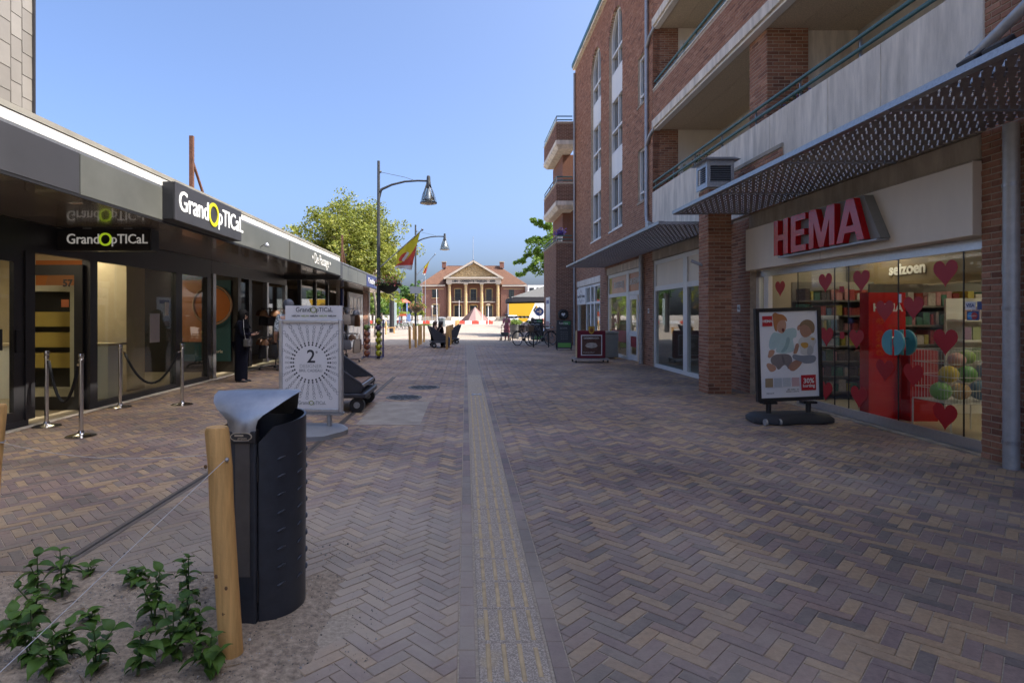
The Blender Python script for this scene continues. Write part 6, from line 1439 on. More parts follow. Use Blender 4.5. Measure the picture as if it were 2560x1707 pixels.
MB().prism([(-.1, .12), (.1, .12), (.1, 0), (.06, -.09), (0, -.13), (-.06, -.09), (-.1, 0)], (.0, -.14, 1.02), PXD, (0, 0, 1), (0, .03, 0)).build("crest", flat("crest_gold", (.5, .3, .04)), BC); MB().ball((0, -.142, 1.02), .06, 10, 1.1, sy=.2).build("crest_core", flat("crest_brown", (.25, .08, .02)), BC)
t = thing("waste_container", "grey waste container standing behind the maroon cart sign", "container", (4.95, 20.0, 0)); MB().box((-.25, -.3, .05), (.25, .3, .86)).build("body", flat("container_grey", (.22, .23, .21)), t, bevel=.03); MB().box((-.27, -.32, .862), (.27, .32, .94)).build("lid", flat("container_lid", (.28, .29, .27)), t, bevel=.02)
for x in (-.18, .18): MB().cyl((x, .28, .05), (x + .04, .28, .05), .05, n=10).build("castor", BLACK, t)
# --- café boards
def cafe_board(label, loc, rz):
    t = thing("cafe_board", label, "sign board", loc, rz)
    for s in (-1, 1):
        MB().obox((0, s * .13, .68), (.30, 0, 0), (0, .012, 0), (0, -s * .12 * .95, .60)).build("panel", BLACK, t)
        for x in (-.3, .3): MB().bar((x, s * .28, 0), (x, s * .02, 1.28), .035, .03).build("leg", BLACK, t)
    g = flat("fuze_green", (.04, .2, .06)); slope = Vector((0, .12 * .95, .6)).normalized()
    def pos(x, z): return Vector((x, -.13 - .016 + (z - .68) * .19 - .0, z))
    MB().obox(pos(.12, 1.15), (.15, 0, 0), slope * .07, (0, .002, 0)).build("print", g, t); MB().obox(pos(0, .22), (.27, 0, 0), slope * .09, (0, .002, 0)).build("print", flat("fuze_leaf", (.1, .3, .05)), t)
    text(t, "lettering", "fuze tea", .12, pos(-.02, 1.14) - Vector((0, .006, 0)), PXD, slope, TXTW, .001); text(t, "lettering", "IJSKOFFIE", .075, pos(-.02, .93) - Vector((0, .006, 0)), PXD, slope, TXTG, .001)
    for k in range(5): text(t, "lettering", "thee  3,10   ijs  2,90", .038, pos(0, .78 - k * .075) - Vector((0, .006, 0)), PXD, slope, TXTG, .0008)
cafe_board("black café board with green print leaning near the brick block", (4.2, 24.8, 0), rad(-4)); cafe_board("black café board with green print standing behind the parked bicycles", (4.05, 32.8, 0), rad(6))
# --- bollards
for k, (x, y, top, l) in enumerate(((1026, 871.5, 817, "first"), (1038.8, 869, 816, "second"))): pass
BOL = [(1025, 871, -.25), (1039.5, 868.5, -.1), (1048, 862, -.1), (1052.5, 860, 0), (1060, 855, 0), (1117, 873, .12), (1120.5, 866, .1), (1126, 862, .1), (1130, 858, .2), (1034, 849, 0), (1139, 829, 0), (1142, 827, 0), (1144.5, 825, 0), (1147, 823, 0), (965, 836, 0), (958, 840, 0)]
LBL = {0: "pine bollard standing alone beside the lamp post with the sign plate", 5: "split pine bollard at the bench end"}
for k, (x, y, ln) in enumerate(BOL):
    Y = 2175 / (y - VY); X = (x - VX) / F * Y
    far = k >= 10
    wpost("pine_bollard", LBL.get(k, ("pine bollard in the far row beyond the second bench" if 10 <= k < 14 else "pine bollard near the parked bicycles" if far else "pine bollard in the cluster round the bench")), (X, Y, 0), (X + ln * .1, Y, .98), .055, group=None if k in LBL else ("far pine bollards" if 10 <= k < 14 else "bicycle bollards" if far else "bench bollards"), rings=3)
# --- lamp posts
LAMPG = flat("lamp_grey", (.075, .08, .085), .45, metal=.4); LGLASS = Mglass("lamp_glass", (.8, .82, .8), 1.45); REFL = M("lamp_reflector", (.5, .5, .46), .2, metal=.8, var=.1)
def lamp_post(x, y, label, h=6.8):
    t = thing("lamp_post", label, "lamp post", (x, y, 0))
    MB().cyl((0, 0, 0), (0, 0, h), .072, .048, n=16).build("pole", LAMPG, t, smooth=True)
    pts = [(.05, 0, 5.75), (.12, 0, 5.83), (.45, 0, 5.98), (.9, 0, 6.09), (1.35, 0, 6.12), (1.68, 0, 6.11)]; MB().tube(pts, [.05, .045, .038, .035, .033, .033], 10).build("arm", LAMPG, t, smooth=True)
    MB().prism([(.04, 5.45), (.13, 5.82), (.04, 5.85)], (0, -.02, 0), (1, 0, 0), (0, 0, 1), (0, .04, 0)).build("gusset", LAMPG, t); MB().tube([(.05, 0, 6.42), (.9, 0, 6.24), (1.25, 0, 6.125)], .008, 5).build("stay", LAMPG, t); MB().ball((.06, 0, 6.43), .05, 8).build("stay_lug", LAMPG, t)
    hx_ = 1.72; tl = Matrix.Rotation(rad(-4), 3, 'Y')
    hd = MB().lathe([(.03, 6.30), (.06, 6.27), (.075, 6.05), (.105, 5.9), (.10, 5.88)], (hx_, 0, 0), 18).build("head_cone", LAMPG, t, smooth=True)
    MB().lathe([(.105, 5.9), (.22, 5.65), (.285, 5.40), (.29, 5.36)], (hx_, 0, 0), 20, cap=False).build("glass_bell", LGLASS, t, smooth=True); MB().lathe([(.05, 5.86), (.12, 5.62), (.2, 5.48), (.2, 5.46)], (hx_, 0, 0), 18, cap=False).build("reflector", REFL, t, smooth=True)
    MB().lathe([(.295, 5.37), (.295, 5.335), (.27, 5.335), (.27, 5.37)], (hx_, 0, 0), 24, cap=False).build("rim", LAMPG, t, smooth=True); MB().lathe([(.28, 5.345), (.15, 5.30), (.001, 5.285)], (hx_, 0, 0), 20, cap=False).build("lens", M("frosted_lens", (.5, .48, .42), .35, var=.05), t, smooth=True)
    for k in range(4):
        a = rad(45 + 90 * k); MB().tube([(hx_ + r * math.cos(a), r * math.sin(a), z) for r, z in ((.09, 6.0), (.15, 5.85), (.24, 5.62), (.298, 5.37))], .014, 6).build("cage_rib", LAMPG, t, smooth=True)
    return t
lamp_post(-3.0, 20.0, "tall grey street lamp with glass bell head behind the ball rack"); lamp_post(-2.95, 34.2, "tall grey street lamp with sign plate and flower basket by the bollards")
t = thing("sign_plate", "rear of a grey metal sign plate on the far lamp post", "sign", (-2.95, 34.1, 3.0), local=False); bx("plate", (-3.26, 34.08, 2.75), (-2.66, 34.10, 3.15), GALV, t); bx("clamp", (-3.0, 34.101, 2.6), (-2.88, 34.26, 2.7), GALV, t)
# flower baskets
def hanging_basket(label, c, col, seed, leafcol):
    t = thing("flower_basket", label, "flower basket", c, local=False)
    MB().lathe([(.08, -.32), (.26, -.22), (.42, 0), (.42, .03), (.36, .03)], c, 20).build("bowl", leafcol, t, smooth=True); q = random.Random(seed); m1, m2 = MB(), MB()
    for k in range(520):
        a = q.uniform(0, 6.28); r = .5 * q.random() ** .5; p = Vector(c) + Vector((r * math.cos(a), r * math.sin(a), .05 + abs(q.gauss(0, .10)) - .12 * (r > .4))); d = Vector((q.uniform(-1, 1), q.uniform(-1, 1), q.uniform(-1, 1))).normalized(); b = d.orthogonal().normalized(); s = q.uniform(.02, .04)
        (m2 if q.random() < .4 else m1).add([p - d * s, p + b * s * .7, p + d * s, p - b * s * .7], [(0, 1, 2, 3)], q.random())
    m1.build("foliage", LEAFG, t, kind="stuff"); m2.build("blooms", col, t, kind="stuff")
    return t
hanging_basket("dark hanging basket with red blooms on the lamp post behind the ball rack", (-2.65, 19.95, 2.55), flat("red_bloom", (.4, .08, .06)), 3, flat("basket_dark", (.02, .03, .025)))
hanging_basket("brown hanging basket with orange blooms on the far lamp post", (-2.9, 34.1, 1.95), flat("orange_bloom", (.6, .2, .1)), 4, flat("basket_brown", (.12, .09, .05)))
# flags
FY, FR, FWm = flat("flag_yellow", (.55, .47, .02), .8), flat("flag_red", (.50, .06, .035), .8), flat("flag_white", (.6, .58, .58), .8)
def flag(label, base, tip, u0, u1, zbot, seed):
    t = thing("flag", label, "flag", base, local=False); B, T = Vector(base), Vector(tip); d = (T - B)
    MB().tube([B, T], .018, 8).build("pole", ZINC, t, smooth=True); MB().ball(T + d.normalized() * .03, .045, 8).build("finial", ZINC, t)
    nu, nv = 40, 40; P = {}
    for i in range(nu + 1):
        for j in range(nv + 1):
            k = i / nu; v = j / nv; tp = B + d * (u0 + (u1 - u0) * k); sag = math.sin(k * 9 + v * 3 + seed) * .045 * v
            P[i, j] = Vector((tp.x - .30 * v * k - .08 * v * (1 - k) + sag * .4, tp.y + sag * 1.6, tp.z + (zbot + .03 * math.sin(k * 5) - tp.z) * v))
    layers = {"field": MB(), "lower_field": MB(), "hem": MB(), "heart": MB(), "heart_stripe": MB()}
    for i in range(nu):
        for j in range(nv):
            u, v = (i + .5) / nu, (j + .5) / nv
            if v > .87: k = "hem"
            else:
                k = "lower_field" if v > .80 - .42 * u * u - .05 * u else "field"
                a_, b_ = u - .44, v - .56; r1 = a_ * .8 + b_ * .6; r2 = -a_ * .6 + b_ * .8      # slanting stripe in the heart
                if abs(r2 + .02) < .17 and abs(r1 - .02) < .07: k = "heart_stripe"
                elif k == "field" and (a_ + .08) ** 2 / .045 + (b_ + .02) ** 2 / .03 < 1: k = "heart"
            layers[k].quad(P[i, j], P[i + 1, j], P[i + 1, j + 1], P[i, j + 1])
    for k, m in (("field", FY), ("lower_field", FR), ("hem", FWm), ("heart", FR), ("heart_stripe", FWm)):
        if layers[k].v: layers[k].build(k, m, t, smooth=True)
flag("large yellow and red heart flag on a slanting pole from the near lamp post", (-2.95, 20.0, 3.14), (-1.52, 20.0, 4.41), .42, .97, 3.08, 1.0)
flag("smaller yellow and red heart flag on the far lamp post", (-2.9, 34.2, 3.83), (-1.82, 34.2, 5.04), .43, .74, 3.86, 2.0)
# --- ball rack
BRK = thing("ball_rack", "blue wire rack holding two columns of footballs", "rack", (-3.15, 19.75, 0)); RB_ = flat("rack_blue", (.05, .05, .16), .4)
mb = MB()
for x in (-.30, -.12, .10, .28):
    for y in (-.14, .14): mb.tube([(x, y, .06), (x, y, 1.45 if x > 0 else 1.25)], .007, 5)
mb.build("wires", RB_, BRK)
for x in (-.33, .31): MB().bar((x, -.28, .06), (x, .25, .06), .035, .04).build("foot", RB_, BRK); MB().cyl((x - .02, -.27, .03), (x + .02, -.27, .03), .03, n=10).build("castor", ZINC, BRK)
MB().bar((-.33, 0, .08), (.31, 0, .08), .035, .04).build("cross_bar", RB_, BRK); MB().bar((.33, .1, .06), (.33, .1, 1.35), .05, .05).build("upright", RB_, BRK)
def ballmat(name, c, c2):
    m, t, b = newmat(name); N = t.nodes.new; L = t.links.new; tc = N("ShaderNodeTexCoord"); v = N("ShaderNodeTexVoronoi"); v.inputs["Scale"].default_value = 9; L(tc.outputs["Object"], v.inputs["Vector"])
    r = N("ShaderNodeValToRGB"); r.color_ramp.interpolation = 'CONSTANT'; e = r.color_ramp.elements; e[0].color = tuple(c2) + (1,); e[1].position = .34; e[1].color = tuple(c) + (1,); L(v.outputs["Distance"], r.inputs[0]); L(r.outputs[0], b.inputs["Base Color"]); b.inputs["Roughness"].default_value = .35; return m
BY, BO, BP = ballmat("ball_yellow", (.42, .42, .02), (.04, .04, .02)), ballmat("ball_orange", (.36, .13, .06), (.08, .04, .05)), ballmat("ball_purple", (.15, .1, .16), (.03, .02, .03))
bmesh_ = MB().ball((0, 0, 0), .108, 18)
for k, (x, z, m, nm) in enumerate([(-.21, .20 + .217 * i, BO if i < 4 else ballmat("ball_lime", (.2, .27, .05), (.05, .08, .03)), ("orange", "rust red", "brown orange", "dusky orange", "lime green")[i]) for i in range(5)] + [(.19, .20 + .217 * i, BP if i == 4 else BY, "purple" if i == 4 else "yellow") for i in range(6)]):
    o = bpy.data.objects.new("football", bmesh_.mesh("football", m, smooth=True)); COL.objects.link(o); o.location = (-3.15 + x, 19.75, z); o.rotation_euler = (k, k * 2, k)
    tag(o, nm + " football in the blue wire rack", "ball", "footballs in the rack" if nm == "yellow" else None)
# --- accessory racks with bags and caps
rb2 = random.Random(12)
def acc_rack(label, x, y, h, seed, cols):
    t = thing("clothing_rack", label, "rack", (x, y, 0)); q = random.Random(seed)
    MB().cyl((0, 0, .1), (0, 0, h), .02, n=8).build("pole", CHAR, t)
    for k in range(4):
        a = k * math.pi / 2 + .4; MB().bar((0, 0, .11), (.42 * math.cos(a), .42 * math.sin(a), .09), .03, .03).build("foot", CHAR, t); MB().ball((.42 * math.cos(a), .42 * math.sin(a), .04), .035, 8).build("castor", CHAR, t)
    for z in (h - .05, h * .52):
        MB().tube([(.4 * math.cos(a), .4 * math.sin(a), z) for a in [2 * math.pi * k / 20 for k in range(21)]], .009, 5).build("hoop", CHAR, t); 
        for k in range(4): a = k * math.pi / 2; MB().bar((0, 0, z), (.4 * math.cos(a), .4 * math.sin(a), z), .01, .01).build("spoke", CHAR, t)
        for k in range(9):
            a = 2 * math.pi * k / 9 + q.uniform(-.2, .2); cx, cyy = x + .42 * math.cos(a), y + .42 * math.sin(a); c = q.choice(cols); bag = q.random() < .7
            nm = "handbag" if bag else "cap"; mb = MB(); hh = q.uniform(.28, .42); ww = q.uniform(.12, .17)
            o = thing(nm, ("%s handbag hanging on the %s" if bag else "%s cap hanging on the %s") % (c[0], label.split(" of ")[0]), nm, (cx, cyy, z - .02), a + math.pi / 2, group="bags and caps on the racks")
            m = flat(c[0].replace(" ", "_") + "_leather", c[1], .5)
            if bag:
                MB().loft([[Vector((sx * ww * s, sy * .05 * s, zz)) for sx, sy in ((-1, -.6), (-.6, -1), (.6, -1), (1, -.6), (1, .6), (.6, 1), (-.6, 1), (-1, .6))] for zz, s in ((-.16 - hh, .9), (-.14 - hh, 1.05), (-.16 - hh * .4, 1.0), (-.16, .78))]).build("body", m, o, smooth=True, ang=50)
                MB().tube([(-.08, 0, -.16), (-.06, 0, -.06), (0, 0, .01), (.06, 0, -.06), (.08, 0, -.16)], .008, 6).build("strap", m, o)
            else:
                MB().loft([[Vector((.12 * s * math.cos(t_), .10 * s * math.sin(t_), zz)) for t_ in [2 * math.pi * k2 / 12 for k2 in range(12)]] for zz, s in ((-.02, .3), (-.06, .75), (-.12, 1), (-.18, 1.05))]).build("crown", m, o, smooth=True, ang=60); MB().prism([(-.09, 0), (-.06, .09), (.06, .09), (.09, 0)], (0, .09, -.18), (1, 0, 0), (0, .9, -.4), (0, 0, .008)).build("brim", m, o)
DKC = [("black", (.012, .012, .014)), ("charcoal", (.04, .042, .05)), ("dark brown", (.07, .032, .018)), ("tan", (.2, .1, .05)), ("grey", (.12, .12, .13)), ("wine red", (.13, .02, .03)), ("pale beige", (.3, .25, .2))]
acc_rack("tall turning rack of dark bags beside the white doors", -3.75, 18.2, 1.75, 1, DKC); acc_rack("lower turning rack of bags and scarves behind the advertising board", -4.25, 16.7, 1.7, 2, DKC)
acc_rack("turning rack of bags beside the passage door", -5.2, 15.9, 1.72, 3, DKC); acc_rack("far turning rack of summer hats by the gift shop window", -4.6, 20.5, 1.8, 4, DKC + [("straw", (.4, .3, .14))])
# ================================================================== VEGETATION
BARK = M("grey_bark", (.13, .11, .085), .95, var=.4, vs=5, bump=.6, bs=20); BARKP = M("plane_bark", (.27, .235, .18), .9, var=.4, vs=6, bump=.4, bs=20)
def tree(label, base, cz, rx, rz, nleaf, ls, leaf, bark, seed, tr=.16, nl=26, group=None, reach=None, gap=.30):
    t = thing("tree", label, "tree", base, group=group); q = random.Random(seed); wood = MB(); lf = MB()
    wood.tube([(0, 0, -.05), (q.uniform(-.1, .1), q.uniform(-.1, .1), cz * .35), (q.uniform(-.2, .2), q.uniform(-.2, .2), cz * .75), (0, 0, cz + rz * .5)], [tr * 1.25, tr, tr * .75, tr * .25], 10)
    ends = []
    for k in range(nl):
        d = Vector((q.gauss(0, 1), q.gauss(0, 1), q.gauss(.25, .8))).normalized(); f = q.uniform(.62, 1.0)
        e = Vector((d.x * rx * f, d.y * rx * f, cz + d.z * rz * f)); s0 = Vector((0, 0, max(cz * .45, min(cz + rz * .3, cz + d.z * rz * .3 - rz * .35)))); m = s0.lerp(e, .5) + Vector((q.uniform(-.2, .2), q.uniform(-.2, .2), q.uniform(0, .35)))
        wood.tube([s0, m, e], [tr * .42, tr * .22, tr * .06], 6); ends += [(e, .62), (m.lerp(e, .55), .55), (m, .4)]
        for j in range(3):
            e2 = m.lerp(e, q.uniform(.2, .9)) + Vector((q.gauss(0, 1), q.gauss(0, 1), q.gauss(.1, .8))) * rx * .22; wood.tube([m.lerp(e, .3), e2], [tr * .12, tr * .03], 4); ends.append((e2, .5))
    for (dx, dy, dz) in (reach or ()):
        s0 = Vector((0, 0, cz - rz * .2)); e = Vector((dx, dy, dz)); m = s0.lerp(e, .5) + Vector((0, 0, .5)); wood.tube([s0, m, e], [tr * .4, tr * .2, tr * .05], 6)
        for k in range(9): ends.append((m.lerp(e, k / 8) + Vector((q.uniform(-.15, .15), q.uniform(-.15, .15), q.uniform(-.15, .15))), .28))
    wood.build("trunk", bark, t, smooth=True)
    sc_ = rx * gap * .5
    for k in range(nleaf):
        e, s = ends[q.randrange(len(ends))]; w3 = Vector((q.gauss(0, 1), q.gauss(0, 1), q.gauss(0, .85))); w3 = w3 * (1.9 / w3.length) if w3.length > 1.9 else w3; p = e + w3 * s * sc_
        a = Vector((q.uniform(-1, 1), q.uniform(-1, 1), q.uniform(-.7, .7))).normalized(); b = (a.orthogonal().normalized() + Vector((0, 0, q.uniform(-.6, .6)))).normalized(); z = ls * q.uniform(.6, 1.35)
        lf.add([p - a * z, p + b * z * .62, p + a * z, p - b * z * .62], [(0, 1, 2, 3)], min(1, max(0, q.gauss(.45, .22) + .1 * math.sin(e.x * 3 + e.z * 2))))
    lf.build("crown", leaf, t, kind="stuff"); return t
tree("big yellow-green plane tree rising behind the shopping row", (-8.1, 42, 0), 6.3, 3.8, 4.0, 32000, .10, LEAFY, BARKP, 1, .2, 60)
tree("slender plane tree with mottled trunk behind the far end of the row", (-6.15, 39.5, 0), 4.9, 2.0, 1.8, 9000, .09, LEAFY, BARKP, 2, .10, 18)
tree("bright green tree reaching out behind the brick corner block", (7.3, 43.5, 0), 7.2, 2.6, 3.9, 11000, .11, LEAFL, BARK, 3, .16, 22, reach=((-3.5, 0, 5.3), (-3.3, -.5, 4.4), (-2.2, 0, 8.6), (-2.6, .4, 7.0)))
BGT = [(-25, 122, 4.5, 4.0, "wide dark park tree behind the shopping row roof"), (-20.5, 128, 4.4, 3.3, "dark park tree behind the climbing tower"), (-17, 118, 4.2, 3.0, "rounded dark park tree between climbing tower and plane tree"), (-14, 127, 4.8, 3.0, "tall dark park tree left of the flagpoles"), (-11.4, 124, 4.9, 2.6, "dark park tree closest to the town hall wall"), (-31, 130, 5, 4.5, "large dark park tree at the end of the park row"), (21, 128, 5, 3.5, "park tree beside the white house")]
for k, (x, y, cz, r, l) in enumerate(BGT): tree(l, (x, y, 0), cz, r, 3.2, 2600, .26, LEAFB, BARK, 30 + k, .2, 14)
tree("small fresh green tree in front of the climbing tower", (-8.7, 70, 0), 2.5, 1.5, 1.9, 2600, .10, LEAFL, BARK, 50, .07, 14)
tree("small green tree beside the parked row of bicycles", (-10.6, 66, 0), 2.3, 1.3, 1.6, 2000, .10, LEAFG, BARK, 52, .07, 12)
tree("narrow yellow willow beside the flower basket lamp post", (-7.2, 88, 0), 3.2, 1.2, 2.6, 2600, .11, LEAFY, BARK, 51, .08, 14)
# --- weeds in the soil bed
WEED = [Mleaf("nettle_%d" % k, c1, c2, .25) for k, (c1, c2) in enumerate((((.05, .11, .018), (.10, .19, .03)), ((.065, .135, .02), (.13, .23, .035)), ((.04, .09, .02), (.08, .15, .03))))]
lms = []
for v in range(6):
    mb = MB(); n = 7; up = []
    for k in range(n + 1):
        f = k / n; wd = .37 * math.sin(math.pi * f ** .75) * (1 - .25 * f) + (.02 if k % 2 and 0 < k < n else 0); z = .10 * math.sin(math.pi * f) - .28 * f * f; up.append((f, wd if 0 < k < n else .004, z))
    vs = [(0 + x, y, z + .07 * (y > .02)) for x, y, z in up] + [(x, 0, z - .03) for x, y, z in up] + [(x, -y, z + .07 * (y > .02)) for x, y, z in up]
    fs = [(k, k + 1, n + 2 + k, n + 1 + k) for k in range(n)] + [(n + 1 + k, n + 2 + k, 2 * n + 3 + k, 2 * n + 2 + k) for k in range(n)]
    mb.add(vs, fs, (.15, .4, .6, .8, .3, .95)[v]); lms.append(mb.mesh("leaf", WEED[v % 3], smooth=True))
STEM = flat("weed_stem", (.06, .1, .025))
def weed(label, cx, cyp, h, nodes, spread, seed, lean=0, ls=.07):
    Y = 2175 / (1400 + cyp * .238 - VY); X = (cx * .238 - VX) / F * Y; z0 = bedh(X, Y); q = random.Random(seed)
    t = thing("weed", label, "weed", (X, Y, z0), q.uniform(0, 6.28))
    for s in range(nodes[0]):
        a = q.uniform(0, 6.28); r = spread * (0.15 if s == 0 else q.uniform(.5, 1)); tip = Vector((r * math.cos(a), r * math.sin(a), h * q.uniform(.75, 1.05))); m = Vector((tip.x * .35, tip.y * .35, tip.z * .55))
        MB().tube([(0, 0, -.02), m, tip], [.004, .0035, .002], 6).build("stem", STEM, t, smooth=True)
        nn = nodes[1]
        for k in range(nn):
            f = (k + .7) / nn; p = m.lerp(tip, (f - .5) * 2) if f > .5 else Vector((0, 0, 0)).lerp(m, f * 2); aa = k * math.pi / 2 + q.uniform(-.35, .35)
            for e in (0, math.pi):
                o = bpy.data.objects.new("leaf", lms[q.randrange(6)]); COL.objects.link(o); o.parent = t; o.location = p
                o.rotation_euler = (q.uniform(-.3, .3), q.uniform(-.35, .3) - (.5 if k == nn - 1 else 0), aa + e + q.uniform(-.25, .25)); sz = ls * (1.15 - .35 * abs(f - .55) * 2) * q.uniform(.55, 1.3); o.scale = (sz, sz, sz)
WD = [(650, 400, .30, (2, 5), .06, "tall nettle clump nearest the slot drain"), (400, 360, .22, (2, 4), .06, "nettle clump beside the tall one near the drain"), (370, 640, .20, (3, 4), .09, "bushy nettle in the middle left of the soil"), (1430, 275, .10, (3, 3), .07, "low ragged weed alone on the bare sand"),
      (1980, 450, .26, (2, 5), .05, "upright nettle close to the litter bin"), (1620, 720, .27, (3, 5), .10, "big nettle clump between bin and wire"), (1950, 760, .20, (3, 4), .09, "nettle clump just left of the pine post"), (330, 1120, .25, (3, 5), .11, "broad nettle clump under the taut wire"), (120, 900, .16, (2, 4), .08, "nettle tuft at the left end of the wire"),
      (1010, 1230, .22, (3, 4), .10, "nettle clump in the front middle of the bed"), (1820, 1110, .24, (4, 5), .11, "dense nettle clump below the pine post"), (2190, 1230, .17, (3, 4), .08, "small nettle at the foot of the pine post"), (1440, 1270, .2, (3, 4), .09, "nettle clump between the front clumps"), (700, 1090, .18, (3, 4), .09, "pale nettle beside the broad clump"), (2100, 990, .2, (2, 4), .08, "nettle with drooping leaves beside the pine post"), (960, 680, .06, (2, 2), .03, "tiny seedling on the bare sand"), (930, 160, .06, (2, 2), .03, "tiny seedling at the paving edge"), (560, 1290, .2, (3, 4), .1, "nettle clump at the very front of the bed")]
for k, (a, b, h, nd, sp, l) in enumerate(WD): weed(l, a, b, h * .88, nd, sp, 100 + k)
# ================================================================== BICYCLES
def bicycle(label, loc, rz, col, basket=None, group=None, lean=.0):
    t = thing("bicycle", label, "bicycle", loc, rz, group=group); fm = flat("bike_%s" % label[:14].replace(" ", "_"), col, .35)
    for x in (-.53, .53):
        wv = MB().tube([(x + .335 * math.cos(a), 0, .345 + .335 * math.sin(a)) for a in [2 * math.pi * k / 28 for k in range(29)]], .018, 6, cap=False).build("wheel", BLACK, t, smooth=True); OFF[wv.name] = Vector((0, 0, 0))
        MB().tube([(x + .312 * math.cos(a), 0, .345 + .312 * math.sin(a)) for a in [2 * math.pi * k / 28 for k in range(29)]], .010, 5, cap=False).build("rim", ZINC, wv, smooth=True)
        sp = MB()
        for k in range(14): a = math.pi * 2 * k / 14; sp.tube([(x, 0, .345), (x + .31 * math.cos(a), 0, .345 + .31 * math.sin(a))], .0022, 3)
        sp.cyl((x, -.04, .345), (x, .04, .345), .02, n=8); sp.build("spokes", ZINC, wv)
        MB().tube([(x + .365 * math.cos(a), 0, .345 + .365 * math.sin(a)) for a in [rad(20 + 150 * k / 12) for k in range(13)]], .014, 5).build("mudguard", fm, t)
    mb = MB(); bb, sd, hd0, hd1 = (-.08, 0, .29), (-.24, 0, .86), (.36, 0, .82), (.40, 0, .70)
    for a, b, r in ((bb, sd, .017), (bb, hd1, .02), ((-.19, 0, .62), hd0, .015), (bb, (-.53, .03, .345), .011), (sd, (-.53, .03, .345), .009), (hd1, (.53, .04, .345), .013), (hd0, (.33, 0, .98), .014), (bb, (-.53, -.03, .345), .011), (hd1, (.53, -.04, .345), .013)): mb.tube([a, b], r, 6)
    mb.build("frame", fm, t, smooth=True); MB().tube([(.22, -.3, 1.04), (.31, -.22, 1.06), (.36, 0, 1.02), (.31, .22, 1.06), (.22, .3, 1.04)], .012, 6).build("handlebar", ZINC, t, smooth=True)
    for s in (-1, 1): MB().cyl((.24, s * .29, 1.045), (.13, s * .32, 1.03), .016, n=8).build("grip", BLACK, t)
    MB().loft([[Vector((x, y * w_, z)) for x, w_ in ((-.40, .09), (-.32, .10), (-.22, .05), (-.10, .03))] + [Vector((x, -y * w_, z)) for x, w_ in ((-.10, .03), (-.22, .05), (-.32, .10), (-.40, .09))] for z, y in ((.90, .8), (.93, 1.0), (.955, .7))]).build("saddle", BLACK, t, smooth=True)
    MB().cyl((-.24, 0, .86), (-.26, 0, .91), .013, n=8).build("seat_post", ZINC, t); rk = MB(); rk.box((-.85, -.07, .715), (-.35, -.055, .73)); rk.box((-.85, .055, .715), (-.35, .07, .73)); rk.box((-.85, -.07, .70), (-.83, .07, .714)); rk.tube([(-.72, .06, .71), (-.53, .04, .36)], .006, 4); rk.tube([(-.72, -.06, .71), (-.53, -.04, .36)], .006, 4); rk.build("rack", CHAR, t)
    MB().cyl((-.08, -.03, .29), (-.08, .03, .29), .085, n=16).build("chainring", CHAR, t); MB().tube([(-.08, -.05, .29), (.02, -.06, .16)], .01, 5).build("crank", ZINC, t); MB().box((-.02, -.14, .145), (.06, -.06, .17)).build("pedal", BLACK, t); MB().ball((.50, 0, .86), .05, 10).build("front_lamp", ZINC, t)
    MB().tube([(-.1, .06, .28), (-.22, .16, .02)], .008, 5).build("kickstand", ZINC, t)
    if basket: MB().loft([[Vector((.62 + sx * a, sy * b, z)) for sx, sy in ((-1, -1), (1, -1), (1, 1), (-1, 1))] for z, a, b in ((.70, .12, .16), (.98, .16, .21))]).build("basket", M("wicker", (.2, .14, .09), .8, var=.35, vs=60, bump=.5), t)
    return t
bicycle("black bicycle with upright bars leaning out beside the café board", (2.95, 28.6, 0), rad(38), (.02, .02, .022)); bicycle("dark bicycle with wicker basket before the brick block", (3.65, 28.1, 0), rad(-158), (.03, .03, .035), True); bicycle("grey bicycle pressed close to the brick block", (3.95, 29.3, 0), rad(20), (.12, .12, .13))
for k in range(8):
    bicycle(("pale" if k % 2 else "dark") + " bicycle in the row parked by the lawn", (-7.9 + k * .34, 57 + k * .55, 0), rad(62 + 6 * (k % 3)), ((.3, .3, .3) if k % 2 else (.03, .03, .035)), group="bicycles parked by the lawn")
t = thing("cycle_hoop", "black steel cycle hoop beside the basket bicycle", "bike rack", (3.5, 26.9, 0)); MB().tube([(-.35, 0, 0), (-.35, 0, .75), (.35, 0, .75), (.35, 0, 0)], .03, 8).build("hoop", BLACK, t); MB().box((-.42, -.06, 0), (-.28, .06, .01)).build("foot_plate", BLACK, t)
